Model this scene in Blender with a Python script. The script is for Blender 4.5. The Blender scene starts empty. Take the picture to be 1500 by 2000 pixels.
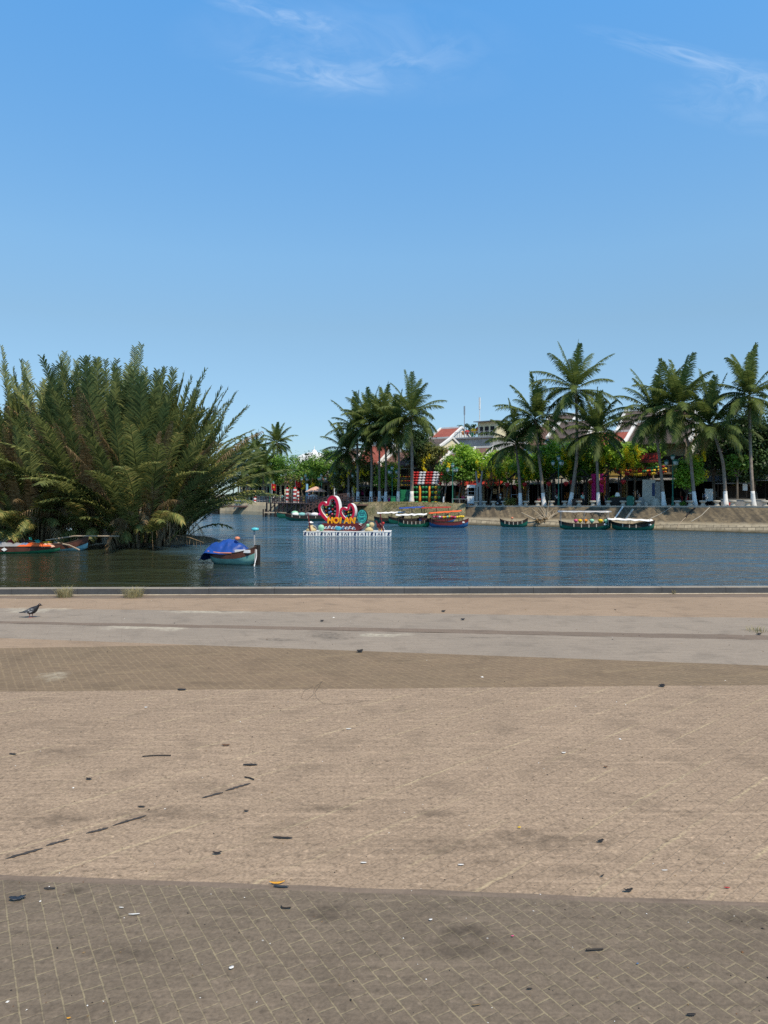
import bpy, math, random
from mathutils import Vector, Matrix, noise
C = bpy.context.scene.collection
PI = math.pi
# ---------------------------------------------------------------- photograph geometry -> metres
F, H, EYE, WZ = 1400.0, 965.0, 1.8, -2.3
def P(px, py, D): return Vector(((px-750)/F*D, D, EYE-(py-H)/F*D))
def G(px, py, z=0.0): return P(px, py, (EYE-z)*F/(py-H))
def XY(px, D, z): return Vector(((px-750)/F*D, D, z))
def zat(py, D): return EYE-(py-H)/F*D
WL = [(-900,979),(-400,983),(0,990),(300,999),(440,1003),(560,1008),(640,1012),(700,1017),(900,1025),(1200,1033),(1500,1042),(1700,1048),(2200,1065),(2800,1100)]
def lerp(tab, x):
    if x <= tab[0][0]: return tab[0][1]
    for (a, b), (c, d) in zip(tab, tab[1:]):
        if x <= c: return b+(d-b)*(x-a)/(c-a)
    return tab[-1][1]
def Dw(px): return (EYE-WZ)*F/(lerp(WL, px)-H)
def Dq(px): return Dw(px)+3.4
def gs(x): return 0.15+0.29*min(1, max(0, (x-10)/30))      # height of the far street
def SP(px, off):                                            # a spot on the far street, off metres behind the quay edge
    D = Dq(px)+off; p = XY(px, D, 0); p.z = gs(p.x); return p
TQ = Vector((-0.814, 0.581, 0)); NQ = Vector((0.581, 0.814, 0)); AQ = XY(1500, Dw(1500), 0)
def Q(s, b):
    p = AQ+TQ*s+NQ*(3+b); p.z = gs(p.x); return p
def s_for(px, b):
    lo, hi = -30.0, 120.0
    for _ in range(40):
        m = (lo+hi)/2; p = Q(m, b)
        if 750+F*p.x/p.y > px: lo = m
        else: hi = m
    return lo
# ---------------------------------------------------------------- mesh builder
class MB:
    def __init__(s): s.v = []; s.f = []; s.mi = []; s.cur = 0
    def m(s, i): s.cur = i; return s
    def add(s, vs, fs):
        o = len(s.v); s.v += [tuple(q) for q in vs]
        s.f += [tuple(i+o for i in f) for f in fs]; s.mi += [s.cur]*len(fs)
    def box(s, c, d, rz=0.0, taper=1.0):
        cx, cy, cz = c; x, y, z = d[0]/2, d[1]/2, d[2]/2; cs, sn = math.cos(rz), math.sin(rz); vs = []
        for zz, t in ((-z, 1), (z, taper)):
            for a, b in ((-x, -y), (x, -y), (x, y), (-x, y)):
                vs.append((cx+(a*cs-b*sn)*t, cy+(a*sn+b*cs)*t, cz+zz))
        s.add(vs, [(3,2,1,0),(4,5,6,7),(0,1,5,4),(1,2,6,5),(2,3,7,6),(3,0,4,7)])
        return s
    def beam(s, a, b, w, h=None):
        a, b = Vector(a), Vector(b); h = h or w; d = (b-a).normalized()
        u = d.cross(Vector((0,0,1))); u = Vector((1,0,0)) if u.length < 1e-4 else u.normalized(); n = u.cross(d)
        vs = [p+u*(i*w/2)+n*(j*h/2) for p in (a, b) for i, j in ((-1,-1),(1,-1),(1,1),(-1,1))]
        s.add(vs, [(0,1,2,3),(7,6,5,4),(4,5,1,0),(5,6,2,1),(6,7,3,2),(7,4,0,3)])
        return s
    def tube(s, pts, r, n=6):
        pts = [Vector(p) for p in pts]; k = len(pts)
        rr = r if isinstance(r, (list, tuple)) else [r]*k
        vs = []; fs = []; u = None
        for i, p in enumerate(pts):
            d = (pts[min(i+1, k-1)]-pts[max(i-1, 0)]).normalized()
            if u is None:
                u = d.cross(Vector((0.3,0.2,1))); u = u.normalized() if u.length > 1e-3 else Vector((1,0,0))
            u = (u-d*u.dot(d)); u = u.normalized() if u.length > 1e-4 else Vector((1,0,0)); w = d.cross(u)
            for j in range(n):
                a = 2*PI*j/n; vs.append(p+(u*math.cos(a)+w*math.sin(a))*rr[i])
        for i in range(k-1):
            for j in range(n):
                a, b = i*n+j, i*n+(j+1) % n; fs.append((a, b, b+n, a+n))
        fs.append(tuple(range(n))[::-1]); fs.append(tuple(range((k-1)*n, k*n)))
        s.add(vs, fs); return s
    def lathe(s, prof, o=(0,0,0), n=12, sx=1.0, sy=1.0):
        o = Vector(o); vs = []; fs = []
        for r, z in prof:
            for j in range(n):
                a = 2*PI*j/n; vs.append(o+Vector((r*math.cos(a)*sx, r*math.sin(a)*sy, z)))
        for i in range(len(prof)-1):
            for j in range(n):
                a, b = i*n+j, i*n+(j+1) % n; fs.append((a, b, b+n, a+n))
        fs.append(tuple(range(n))[::-1]); fs.append(tuple(range((len(prof)-1)*n, len(prof)*n)))
        s.add(vs, fs); return s
    def ball(s, o, r, n=10, k=7, sq=(1,1,1)):
        prof = [(max(1e-3, math.sin(PI*i/k))*r*sq[0], -math.cos(PI*i/k)*r*sq[2]) for i in range(k+1)]
        return s.lathe(prof, o, n, 1, sq[1]/sq[0])
    def prism(s, poly, o, ux, uy, dep):
        o, ux, uy, dep = Vector(o), Vector(ux), Vector(uy), Vector(dep); k = len(poly)
        vs = [o+ux*a+uy*b for a, b in poly]; vs += [p+dep for p in vs]
        fs = [tuple(range(k)), tuple(range(k, 2*k))[::-1]]+[(i, i+k, (i+1) % k+k, (i+1) % k) for i in range(k)]
        s.add(vs, fs); return s
    def build(s, name, mats, parent=None, smooth=False, loc=None, rz=0.0):
        me = bpy.data.meshes.new(name); me.from_pydata(s.v, [], s.f)
        mats = mats if isinstance(mats, (list, tuple)) else [mats]
        for q in mats: me.materials.append(M[q])
        if len(mats) > 1: me.polygons.foreach_set('material_index', s.mi)
        if smooth: me.polygons.foreach_set('use_smooth', [True]*len(s.f))
        me.update()
        o = bpy.data.objects.new(name, me); C.objects.link(o)
        if parent: o.parent = parent
        if loc is not None: o.location = loc
        o.rotation_euler.z = rz
        return o
def tag(o, label=None, cat=None, group=None, kind=None):
    for k, q in (('label', label), ('category', cat), ('group', group), ('kind', kind)):
        if q: o[k] = q
    if label and not 4 <= len(label.split()) <= 16: print('LABEL WORDS', len(label.split()), label)
    return o
def thing(name, label, cat, loc=(0,0,0), rz=0.0, group=None):
    o = bpy.data.objects.new(name, None); C.objects.link(o); o.empty_display_size = .2
    o.location = loc; o.rotation_euler = (0, 0, rz); return tag(o, label, cat, group)
def struct(o): o['kind'] = 'structure'; return o
# ---------------------------------------------------------------- materials
M = {}
def new(name):
    m = bpy.data.materials.new(name); m.use_nodes = True; n = m.node_tree.nodes; l = m.node_tree.links
    M[name] = m; return m, n, l, n['Principled BSDF']
def nz(n, l, scale, detail=5, vec=None, dist=0.0, rough=.55):
    t = n.new('ShaderNodeTexNoise'); t.inputs['Scale'].default_value = scale; t.inputs['Detail'].default_value = detail
    t.inputs['Distortion'].default_value = dist; t.inputs['Roughness'].default_value = rough
    if vec is not None: l.new(vec, t.inputs['Vector'])
    return t.outputs['Fac']
def mr(n, l, src, a, b, c, d):
    t = n.new('ShaderNodeMapRange'); l.new(src, t.inputs['Value'])
    for k, q in zip(('From Min', 'From Max', 'To Min', 'To Max'), (a, b, c, d)): t.inputs[k].default_value = q
    return t.outputs['Result']
def mix(n, l, fac, a, b, mode='MIX'):
    t = n.new('ShaderNodeMix'); t.data_type = 'RGBA'; t.blend_type = mode; t.clamp_factor = True
    for s_, q in ((0, fac), (6, a), (7, b)):
        if isinstance(q, (tuple, list)): t.inputs[s_].default_value = (*q[:3], 1)
        elif isinstance(q, (int, float)): t.inputs[s_].default_value = q
        else: l.new(q, t.inputs[s_])
    return t.outputs[2]
def mth(n, l, op, a, b=0.0):
    t = n.new('ShaderNodeMath'); t.operation = op
    for i, q in enumerate((a, b)):
        if isinstance(q, (int, float)): t.inputs[i].default_value = q
        else: l.new(q, t.inputs[i])
    return t.outputs[0]
def mapping(n, l, rz=0.0, sc=(1,1,1), loc=(0,0,0), kind='Object'):
    tc = n.new('ShaderNodeTexCoord'); mp = n.new('ShaderNodeMapping'); l.new(tc.outputs[kind], mp.inputs['Vector'])
    mp.inputs['Rotation'].default_value = (0, 0, rz); mp.inputs['Scale'].default_value = sc; mp.inputs['Location'].default_value = loc
    return mp.outputs['Vector']
def bumpn(n, l, bs, src, strength, dist):
    b = n.new('ShaderNodeBump'); b.inputs['Strength'].default_value = strength; b.inputs['Distance'].default_value = dist
    l.new(src, b.inputs['Height']); l.new(b.outputs['Normal'], bs.inputs['Normal']); return b
def mat(name, c, rough=.7, var=.18, sc=2.0, bump=0.0, bsc=30, metal=0.0, c2=None, sp=.4):
    m, n, l, bs = new(name); v = mapping(n, l)
    f = nz(n, l, sc, 6, v)
    if c2: col = mix(n, l, mr(n, l, f, .35, .65, 0, 1), c, c2)
    else:
        hs = n.new('ShaderNodeHueSaturation'); hs.inputs['Color'].default_value = (*c, 1)
        l.new(mr(n, l, f, .3, .7, 1-var, 1+var), hs.inputs['Value']); col = hs.outputs['Color']
    l.new(col, bs.inputs['Base Color']); bs.inputs['Roughness'].default_value = rough; bs.inputs['Metallic'].default_value = metal
    bs.inputs['Specular IOR Level'].default_value = sp
    if bump: bumpn(n, l, bs, nz(n, l, bsc, 5, v), bump, .03)
    return m
def leaf(name, cs, trans=.3, rough=.5, sc=.35, sp=.35):
    m, n, l, bs = new(name); v = mapping(n, l); g = n.new('ShaderNodeNewGeometry')
    f = mth(n, l, 'ADD', mth(n, l, 'MULTIPLY', g.outputs['Random Per Island'], .62), mth(n, l, 'MULTIPLY', mr(n, l, nz(n, l, sc, 3, v), .3, .7, 0, 1), .38))
    r = n.new('ShaderNodeValToRGB'); l.new(f, r.inputs['Fac']); e = r.color_ramp.elements
    while len(e) < len(cs): e.new(.5)
    for i, c in enumerate(cs): e[i].position = i/(len(cs)-1); e[i].color = (*c, 1)
    l.new(r.outputs['Color'], bs.inputs['Base Color']); bs.inputs['Roughness'].default_value = rough; bs.inputs['Specular IOR Level'].default_value = sp
    t = n.new('ShaderNodeBsdfTranslucent'); l.new(r.outputs['Color'], t.inputs['Color']); x = n.new('ShaderNodeMixShader'); x.inputs[0].default_value = trans
    l.new(bs.outputs[0], x.inputs[1]); l.new(t.outputs[0], x.inputs[2]); l.new(x.outputs[0], n['Material Output'].inputs['Surface']); return m
# ---------------------------------------------------------------- material library
leaf('nipa_leaf', [(0.051,0.067,0.023),(0.103,0.131,0.043),(0.184,0.216,0.069),(0.283,0.301,0.096),(0.600,0.430,0.152)], .38, .5, .12, .3)
leaf('dead_leaf', [(0.093,0.060,0.028),(0.185,0.122,0.057),(0.291,0.198,0.101),(0.397,0.291,0.158)], .2, .7)
leaf('coco_leaf', [(0.039,0.064,0.017),(0.075,0.112,0.027),(0.128,0.171,0.040),(0.254,0.278,0.071)], 0.38, .55, .15, .25)
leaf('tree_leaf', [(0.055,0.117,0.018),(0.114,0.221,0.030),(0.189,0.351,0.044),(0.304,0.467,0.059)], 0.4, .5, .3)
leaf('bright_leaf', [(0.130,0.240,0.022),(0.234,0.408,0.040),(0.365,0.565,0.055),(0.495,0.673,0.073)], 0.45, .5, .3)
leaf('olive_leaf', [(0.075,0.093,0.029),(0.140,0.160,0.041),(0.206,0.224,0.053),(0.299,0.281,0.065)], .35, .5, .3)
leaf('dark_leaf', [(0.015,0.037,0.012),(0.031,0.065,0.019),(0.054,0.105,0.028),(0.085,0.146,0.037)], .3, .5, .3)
leaf('blossom', [(.80,.60,.02),(.90,.74,.025),(.95,.82,.06)], .35, .6)
leaf('dry_grass', [(.20,.17,.07),(.34,.29,.14),(.46,.40,.22),(.24,.23,.09)], .3, .7, 6)
leaf('pink_flower', [(.35,.02,.09),(.5,.04,.14),(.28,.02,.06)], .3, .6)
mat('palm_bark', (.23,.185,.145), .85, .3, 3, .6, 14)
mat('tree_bark', (.13,.105,.08), .9, .3, 4, .5, 20)
mat('lime_wash', (.74,.72,.68), .8, .1, 3)
mat('dark_stem', (.10,.072,.045), .85, .4, 2.5, c2=(.30,.22,.13))
mat('dead_wood', (.42,.34,.24), .85, .25, 3)
mat('mud', (.13,.10,.065), .9, .3, 1.2, .8, 6, c2=(.24,.17,.10))
mat('white_paint', (.78,.77,.74), .5, .08, 3)
mat('white_cloth', (.80,.79,.77), .8, .07, 2)
mat('blue_tarp', (.014,.060,.27), .42, .35, 1.6, .7, 5.0, sp=.4)
mat('orange_tarp', (.72,.12,.025), .6, .1, 1)
mat('red_tarp', (.33,.03,.02), .6, .2, 1)
mat('royal_tarp', (.02,.07,.32), .6, .15, 1)
mat('brown_strake', (.085,.032,.020), .5, .3, 3)
mat('timber', (.075,.048,.032), .8, .3, 5)
mat('dark_timber', (.022,.017,.014), .8, .3, 5)
mat('dock_timber', (.125,.075,.062), .85, .3, 4)
mat('pale_timber', (.36,.29,.21), .8, .25, 5)
mat('green_hull', (.04,.26,.13), .5, .2, 2)
mat('dark_green_hull', (.012,.125,.085), .5, .2, 2)
mat('sea_green_hull', (.20,.42,.37), .55, .22, 2.5)
mat('blue_hull', (.03,.13,.32), .5, .2, 2)
mat('pale_blue_hull', (.25,.50,.55), .5, .2, 2)
mat('salmon_paint', (.60,.22,.12), .6, .15, 3)
mat('steel', (.45,.46,.47), .4, .15, 5, metal=.6)
mat('grey_metal', (.28,.29,.30), .5, .15, 5)
mat('lamp_green', (.015,.13,.085), .45, .15, 4)
mat('lamp_glass', (.42,.50,.48), .2, .1, 4)
mat('green_paint', (.015,.19,.075), .5, .2, 3)
mat('teal_paint', (.06,.46,.40), .5, .1, 3)
mat('cyan_plastic', (.10,.55,.62), .4, .1, 3)
mat('red_lacquer', (.42,.018,.014), .45, .2, 3)
mat('crimson', (.56,.016,.06), .45, .1, 2)
mat('maroon', (.13,.018,.020), .5, .15, 3)
mat('letter_orange', (.90,.38,.012), .5, .08, 3)
mat('navy', (.012,.035,.11), .5, .15, 4)
mat('wave_blue', (.04,.16,.34), .5, .15, 4)
mat('fish_blue', (.06,.34,.48), .4, .2, 4)
mat('black', (.012,.012,.013), .6, .2, 4)
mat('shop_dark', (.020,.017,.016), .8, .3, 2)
mat('net_dark', (.042,.048,.046), .9, .2, 4)
for k, c in dict(lantern_red=(.42,.018,.018), lantern_yellow=(.80,.52,.03), lantern_green=(.035,.26,.09), lantern_mint=(.30,.62,.42), lantern_blue=(.08,.22,.50), lantern_white=(.75,.72,.66), lantern_pink=(.62,.10,.20), lantern_orange=(.75,.25,.02), lantern_silver=(.55,.56,.60)).items():
    mat(k, c, .55, .1, 6)
mat('yellow_wall', (.66,.46,.14), .85, .12, .8)
mat('cream_wall', (.72,.64,.42), .85, .1, .8)
mat('grey_wall', (.34,.34,.33), .85, .2, .8)
mat('white_wall', (.72,.71,.68), .85, .1, .8)
mat('ochre_wall', (.30,.24,.14), .85, .2, .8)
mat('stone', (.50,.45,.37), .85, .18, 3, .5, 20)
mat('grey_stone', (.33,.31,.28), .85, .2, 2, .5, 12)
mat('pale_stone', (.42,.385,.32), .85, .15, 3, .4, 20)
mat('skin', (.45,.27,.18), .6, .05, 4)
mat('hair', (.015,.012,.010), .6, .1, 9)
for k, c in dict(cloth_white=(.75,.74,.72), cloth_teal=(.22,.48,.46), cloth_dark=(.022,.024,.03), cloth_red=(.45,.04,.04), cloth_green=(.03,.33,.16), cloth_yellow=(.72,.50,.08), cloth_blue=(.10,.17,.30), cloth_pink=(.66,.03,.24), cloth_orange=(.70,.24,.05), cloth_grey=(.25,.25,.26), cloth_peach=(.62,.38,.28), straw=(.55,.44,.24), sky_blue=(.20,.45,.66)).items():
    mat(k, c, .85, .1, 5)
mat('leaf_black', (.022,.018,.016), .7, .3, 20)
mat('leaf_brown', (.15,.075,.035), .8, .3, 20)
mat('paper_white', (.72,.70,.66), .8, .1, 10)
mat('plastic_dark', (.030,.034,.042), .35, .2, 20)
mat('orange_peel', (.70,.33,.03), .6, .15, 10)
mat('tar', (.055,.047,.042), .85, .3, 8)
mat('feather_dark', (.018,.018,.022), .55, .3, 25)
mat('feather_grey', (.075,.078,.085), .6, .25, 40)
mat('feather_white', (.34,.34,.34), .6, .2, 40)
mat('bird_pink', (.42,.14,.12), .6, .1, 20)
mat('sand', (.46,.39,.29), .95, .2, 12)
mat('land', (.16,.14,.09), .95, .25, .3, .5, 3)
mat('street', (.27,.25,.22), .9, .15, .6)
mat('asphalt_edge', (.20,.185,.165), .9, .15, 2)
mat('bank_wall', (.28,.235,.16), .9, .2, .6, .8, 3, c2=(.38,.32,.215))

def roof_mat(name, c, c2):
    m, n, l, bs = new(name); v = mapping(n, l, 0, (1, 1, 1))
    w = n.new('ShaderNodeTexWave'); w.wave_type = 'BANDS'; w.bands_direction = 'X'; w.inputs['Scale'].default_value = 1.6; w.inputs['Distortion'].default_value = .3; l.new(v, w.inputs['Vector'])
    col = mix(n, l, mr(n, l, nz(n, l, .7, 7, v), .35, .65, 0, 1), c, c2)
    col = mix(n, l, mr(n, l, nz(n, l, 5, 4, v), .35, .7, 0, .5), col, tuple(q*.5 for q in c))
    l.new(col, bs.inputs['Base Color']); bs.inputs['Roughness'].default_value = .85; bumpn(n, l, bs, w.outputs['Fac'], .8, .08)
roof_mat('roof_dark', (.095,.075,.066), (.16,.115,.10)); roof_mat('roof_brown', (.17,.085,.065), (.23,.13,.105)); roof_mat('roof_red', (.33,.075,.05), (.42,.12,.08)); roof_mat('roof_grey', (.22,.22,.225), (.30,.30,.30))

# sloped concrete of the quay: pale concrete, dark weathering running down the slope, joints
m, n, l, bs = new('quay_concrete'); v = mapping(n, l, math.atan2(TQ.y, TQ.x), (1.6, .10, .16))
m1 = nz(n, l, 1.0, 6, v, .4); v2 = mapping(n, l)
col = mix(n, l, mr(n, l, m1, .38, .62, 0, 1), (.075,.058,.036), (.195,.15,.09)); col = mix(n, l, mr(n, l, nz(n, l, 2.5, 8, v2), .45, .7, 0, .85), col, (.045,.038,.03))
g = n.new('ShaderNodeSeparateXYZ'); l.new(v2, g.inputs[0])
col = mix(n, l, mr(n, l, mth(n, l, 'ADD', g.outputs['Z'], mth(n, l, 'MULTIPLY', m1, .5)), -1.4, -.95, 1, 0), col, (.44,.37,.255))
l.new(col, bs.inputs['Base Color']); bs.inputs['Roughness'].default_value = .9; bumpn(n, l, bs, nz(n, l, 7, 6, v2), .5, .05)
m, n, l, bs = new('footing_stone'); v = mapping(n, l, -math.atan2(TQ.y, TQ.x), (1, 1, 1)); b = n.new('ShaderNodeTexBrick'); l.new(v, b.inputs['Vector'])
b.inputs['Scale'].default_value = 1; b.inputs['Brick Width'].default_value = .75; b.inputs['Row Height'].default_value = .32; b.inputs['Mortar Size'].default_value = .03
b.inputs['Color1'].default_value = (.42,.35,.24,1); b.inputs['Color2'].default_value = (.30,.25,.17,1); b.inputs['Mortar'].default_value = (.14,.115,.08,1)
g = n.new('ShaderNodeSeparateXYZ'); l.new(mapping(n, l), g.inputs[0])
col = mix(n, l, mr(n, l, mth(n, l, 'ADD', g.outputs['Z'], mth(n, l, 'MULTIPLY', nz(n, l, 1, 5, v), .5)), -1.95, -1.65, 1, 0), b.outputs['Color'], (.10,.082,.045))
l.new(mix(n, l, mr(n, l, nz(n, l, 3, 6, v), .4, .7, 0, .6), col, (.16,.13,.09)), bs.inputs['Base Color']); bs.inputs['Roughness'].default_value = .9; bumpn(n, l, bs, b.outputs['Fac'], -.5, .05)
# dry grass bank
m, n, l, bs = new('bank_grass'); v = mapping(n, l, 0, (1, 1, 1))
col = mix(n, l, mr(n, l, nz(n, l, .5, 6, v), .4, .6, 0, 1), (.19,.18,.08), (.36,.29,.17)); col = mix(n, l, mr(n, l, nz(n, l, 6, 6, v), .4, .7, 0, .8), col, (.06,.055,.025))
l.new(col, bs.inputs['Base Color']); bs.inputs['Roughness'].default_value = .95; bumpn(n, l, bs, nz(n, l, 5, 8, v), 1, .15)

# water
m, n, l, bs = new('river_water'); bs.inputs['Base Color'].default_value = (.026,.062,.092,1); bs.inputs['Roughness'].default_value = .10; bs.inputs['IOR'].default_value = 1.33
v = mapping(n, l, .25, (1.0, 1.35, 1)); va = mapping(n, l, -.5, (.9, 1.5, 1))
h = mth(n, l, 'ADD', mth(n, l, 'MULTIPLY', nz(n, l, .85, 3, v, .6), .9), mth(n, l, 'ADD', mth(n, l, 'MULTIPLY', nz(n, l, 3.2, 3, va, .4), .26), mth(n, l, 'MULTIPLY', nz(n, l, .30, 4, mapping(n, l, .12, (.34, 1.35, 1)), .7), 3.0)))
calm = mr(n, l, nz(n, l, .05, 3, mapping(n, l, .2, (.35, 1, 1), (3,1,0))), .36, .64, .22, 1.5)
sxw = n.new('ShaderNodeSeparateXYZ'); l.new(mapping(n, l), sxw.inputs[0])
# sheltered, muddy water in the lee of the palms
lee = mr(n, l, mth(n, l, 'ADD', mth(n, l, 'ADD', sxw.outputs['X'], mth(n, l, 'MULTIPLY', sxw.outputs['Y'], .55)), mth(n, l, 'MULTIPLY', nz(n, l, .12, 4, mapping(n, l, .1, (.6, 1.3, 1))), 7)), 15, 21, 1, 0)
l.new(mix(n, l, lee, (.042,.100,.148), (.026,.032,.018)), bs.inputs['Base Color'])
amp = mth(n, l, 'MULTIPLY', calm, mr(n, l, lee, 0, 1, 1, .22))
bumpn(n, l, bs, mth(n, l, 'MULTIPLY', h, amp), 1.0, .58)

# ---------------------------------------------------------------- paving materials (object coordinates = metres on the plaza)
def spots(n, l, v, pts, nzv):
    acc = None
    for (px, py, rx, ry) in pts:
        p = G(px, py); mp = n.new('ShaderNodeMapping'); l.new(v, mp.inputs['Vector']); mp.vector_type = 'POINT'
        mp.inputs['Location'].default_value = (-p.x/rx, -p.y/ry, 0); mp.inputs['Scale'].default_value = (1/rx, 1/ry, 0)
        ln = n.new('ShaderNodeVectorMath'); ln.operation = 'LENGTH'; l.new(mp.outputs[0], ln.inputs[0])
        d = mr(n, l, mth(n, l, 'ADD', ln.outputs['Value'], mth(n, l, 'MULTIPLY', nzv, 1.5)), .35, 1.15, 1, 0)
        acc = d if acc is None else mth(n, l, 'MAXIMUM', acc, d)
    return mth(n, l, 'MULTIPLY', acc, mr(n, l, nz(n, l, 14, 6, v), .38, .62, .25, 1))
def paving(name, c1, c2, rot, cell, mort, mortc, mfac, grain, stain=.5, joints=None, dark_spots=None, pale_spots=None, soff=.5, wob=.02, cellc=None, bump=.35, gsc=60, streak=.38):
    m, n, l, bs = new(name); v = mapping(n, l)
    w = n.new('ShaderNodeTexNoise'); w.inputs['Scale'].default_value = 11; w.inputs['Detail'].default_value = 3; l.new(v, w.inputs['Vector'])
    a = n.new('ShaderNodeVectorMath'); a.operation = 'MULTIPLY_ADD'; l.new(w.outputs['Color'], a.inputs[0]); a.inputs[1].default_value = (wob, wob, 0); l.new(v, a.inputs[2])
    mp = n.new('ShaderNodeMapping'); mp.inputs['Rotation'].default_value = (0, 0, -rot); l.new(a.outputs[0], mp.inputs['Vector'])
    b = n.new('ShaderNodeTexBrick'); l.new(mp.outputs[0], b.inputs['Vector']); b.offset = soff; b.inputs['Scale'].default_value = 1
    b.inputs['Brick Width'].default_value = cell[0]; b.inputs['Row Height'].default_value = cell[1]; b.inputs['Mortar Size'].default_value = mort; b.inputs['Mortar Smooth'].default_value = .35
    b.inputs['Color1'].default_value = (*c1, 1); b.inputs['Color2'].default_value = (*(cellc or c1), 1); b.inputs['Mortar'].default_value = (*c1, 1)
    big = nz(n, l, .45, 6, v); mid = nz(n, l, 2.6, 7, v, .3); fine = nz(n, l, gsc, 4, v); grit = nz(n, l, gsc*.45, 5, v)
    col = mix(n, l, mr(n, l, big, .36, .64, 0, 1), b.outputs['Color'], c2)
    jm = mth(n, l, 'MULTIPLY', b.outputs['Fac'], mr(n, l, nz(n, l, 8, 5, v), .36, .58, .1, 1))
    col = mix(n, l, mth(n, l, 'MULTIPLY', jm, mfac), col, mortc)
    if joints:
        for (jr, jd, jw, jc, jf) in joints:
            q = n.new('ShaderNodeMapping'); q.inputs['Rotation'].default_value = (0, 0, -jr); l.new(a.outputs[0], q.inputs['Vector'])
            sx = n.new('ShaderNodeSeparateXYZ'); l.new(q.outputs[0], sx.inputs[0])
            fr = mth(n, l, 'PINGPONG', sx.outputs['Y'], jd/2)
            ln = mth(n, l, 'MULTIPLY', mr(n, l, fr, 0, jw, jf, 0), mr(n, l, nz(n, l, 1.7, 5, v), (.42 if jd > .1 else .38), (.60 if jd > .1 else .56), 0, 1))
            col = mix(n, l, ln, col, jc)
    col = mix(n, l, mr(n, l, mid, .52, .78, 0, stain), col, tuple(q*.42 for q in c1))
    col = mix(n, l, mr(n, l, grit, .56, .72, 0, grain), col, tuple(q*.38 for q in c1))
    col = mix(n, l, mr(n, l, grit, .42, .28, 0, grain*.7), col, tuple(min(.8, q*1.55) for q in c1))
    col = mix(n, l, mr(n, l, fine, .4, .7, 0, grain*.8), col, tuple(q*.5 for q in c2))
    st = nz(n, l, 1.0, 6, mapping(n, l, -.06, (2.2, 26, 1)), .3)
    col = mix(n, l, mr(n, l, st, .54, .72, 0, streak), col, tuple(q*.45 for q in c1)); col = mix(n, l, mr(n, l, st, .46, .30, 0, streak*.8), col, tuple(min(.8, q*1.4) for q in c1))
    if dark_spots: col = mix(n, l, mth(n, l, 'MULTIPLY', spots(n, l, v, dark_spots, mr(n, l, mid, .3, .7, -.5, .5)), .62), col, tuple(q*.25 for q in c1))
    if pale_spots: col = mix(n, l, mth(n, l, 'MULTIPLY', spots(n, l, v, pale_spots, mr(n, l, mid, .3, .7, -.5, .5)), .55), col, (.58,.53,.40))
    # sparse specks of grit and chewing gum
    vo = n.new('ShaderNodeTexVoronoi'); vo.inputs['Scale'].default_value = 3.2; l.new(v, vo.inputs['Vector'])
    col = mix(n, l, mr(n, l, vo.outputs['Distance'], .010, .018, .7, 0), col, (.55,.53,.48))
    vo2 = n.new('ShaderNodeTexVoronoi'); vo2.inputs['Scale'].default_value = 2.1; l.new(mapping(n, l, .7, (1,1,1), (3.3,7.1,0)), vo2.inputs['Vector'])
    col = mix(n, l, mr(n, l, vo2.outputs['Distance'], .012, .024, .8, 0), col, (.04,.035,.03))
    l.new(col, bs.inputs['Base Color']); bs.inputs['Roughness'].default_value = .88; bs.inputs['Specular IOR Level'].default_value = .25
    hh = mth(n, l, 'SUBTRACT', mth(n, l, 'ADD', mth(n, l, 'MULTIPLY', grit, .9), mth(n, l, 'MULTIPLY', fine, .4)), mth(n, l, 'MULTIPLY', b.outputs['Fac'], .8))
    bumpn(n, l, bs, hh, bump, .012)
R = math.radians
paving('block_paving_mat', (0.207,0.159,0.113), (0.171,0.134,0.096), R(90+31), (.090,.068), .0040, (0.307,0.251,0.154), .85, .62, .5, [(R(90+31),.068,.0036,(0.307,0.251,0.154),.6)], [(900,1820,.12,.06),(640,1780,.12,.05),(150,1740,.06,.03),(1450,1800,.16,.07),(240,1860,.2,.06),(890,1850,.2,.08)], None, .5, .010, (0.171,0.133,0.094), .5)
paving('stone_paving_mat', (0.399,0.292,0.197), (0.343,0.249,0.168), R(42), (.085,.085), .005, (0.199,0.144,0.097), .24, .95, .7, [(R(41.5),.36,.013,(0.528,0.416,0.251),.95),(R(41.5+90),.72,.008,(0.528,0.416,0.251),.28)],
       [(860,1590,.12,.05),(1120,1700,.14,.06),(330,1590,.35,.10),(860,1650,.35,.1),(1350,1590,.10,.05),(90,1600,.25,.08),(620,1580,.2,.06),(130,1468,.25,.1),(960,1680,.12,.06),(1060,1640,.3,.1)], None, .5, .03, (0.369,0.268,0.184), .5)
paving('olive_paving_mat', (0.233,0.162,0.100), (0.199,0.144,0.089), R(90+31), (.16,.075), .010, (0.304,0.222,0.131), .6, .35, .55, [(R(20),.55,.05,(0.295,0.218,0.124),.45)], None, [(110,1320,.15,.2)], .5, .03, (0.214,0.150,0.094), .3)
paving('grey_paving_mat', (0.277,0.228,0.177), (0.315,0.257,0.197), R(90+20), (.30,.30), .006, (0.225,0.183,0.144), .3, .35, .5, None, [(640,1240,.35,.3),(930,1245,.3,.06),(560,1250,.3,.1)], [(290,1225,.7,.18),(400,1195,.6,.12),(60,1192,.5,.2),(760,1240,.4,.1)], .5, .03, None, .3)
paving('beige_paving_mat', (0.353,0.254,0.170), (0.310,0.222,0.146), R(90+20), (.20,.20), .006, (0.258,0.187,0.122), .3, .4, .5, None, None, [(60,1190,.6,.2)], .5, .03, None, .3)
paving('pink_strip_mat', (0.213,0.158,0.116), (0.184,0.142,0.106), R(90), (.30,.15), .004, (0.147,0.110,0.085), .4, .3, .5, None, None, None, .5, .02, None, .3)
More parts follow.
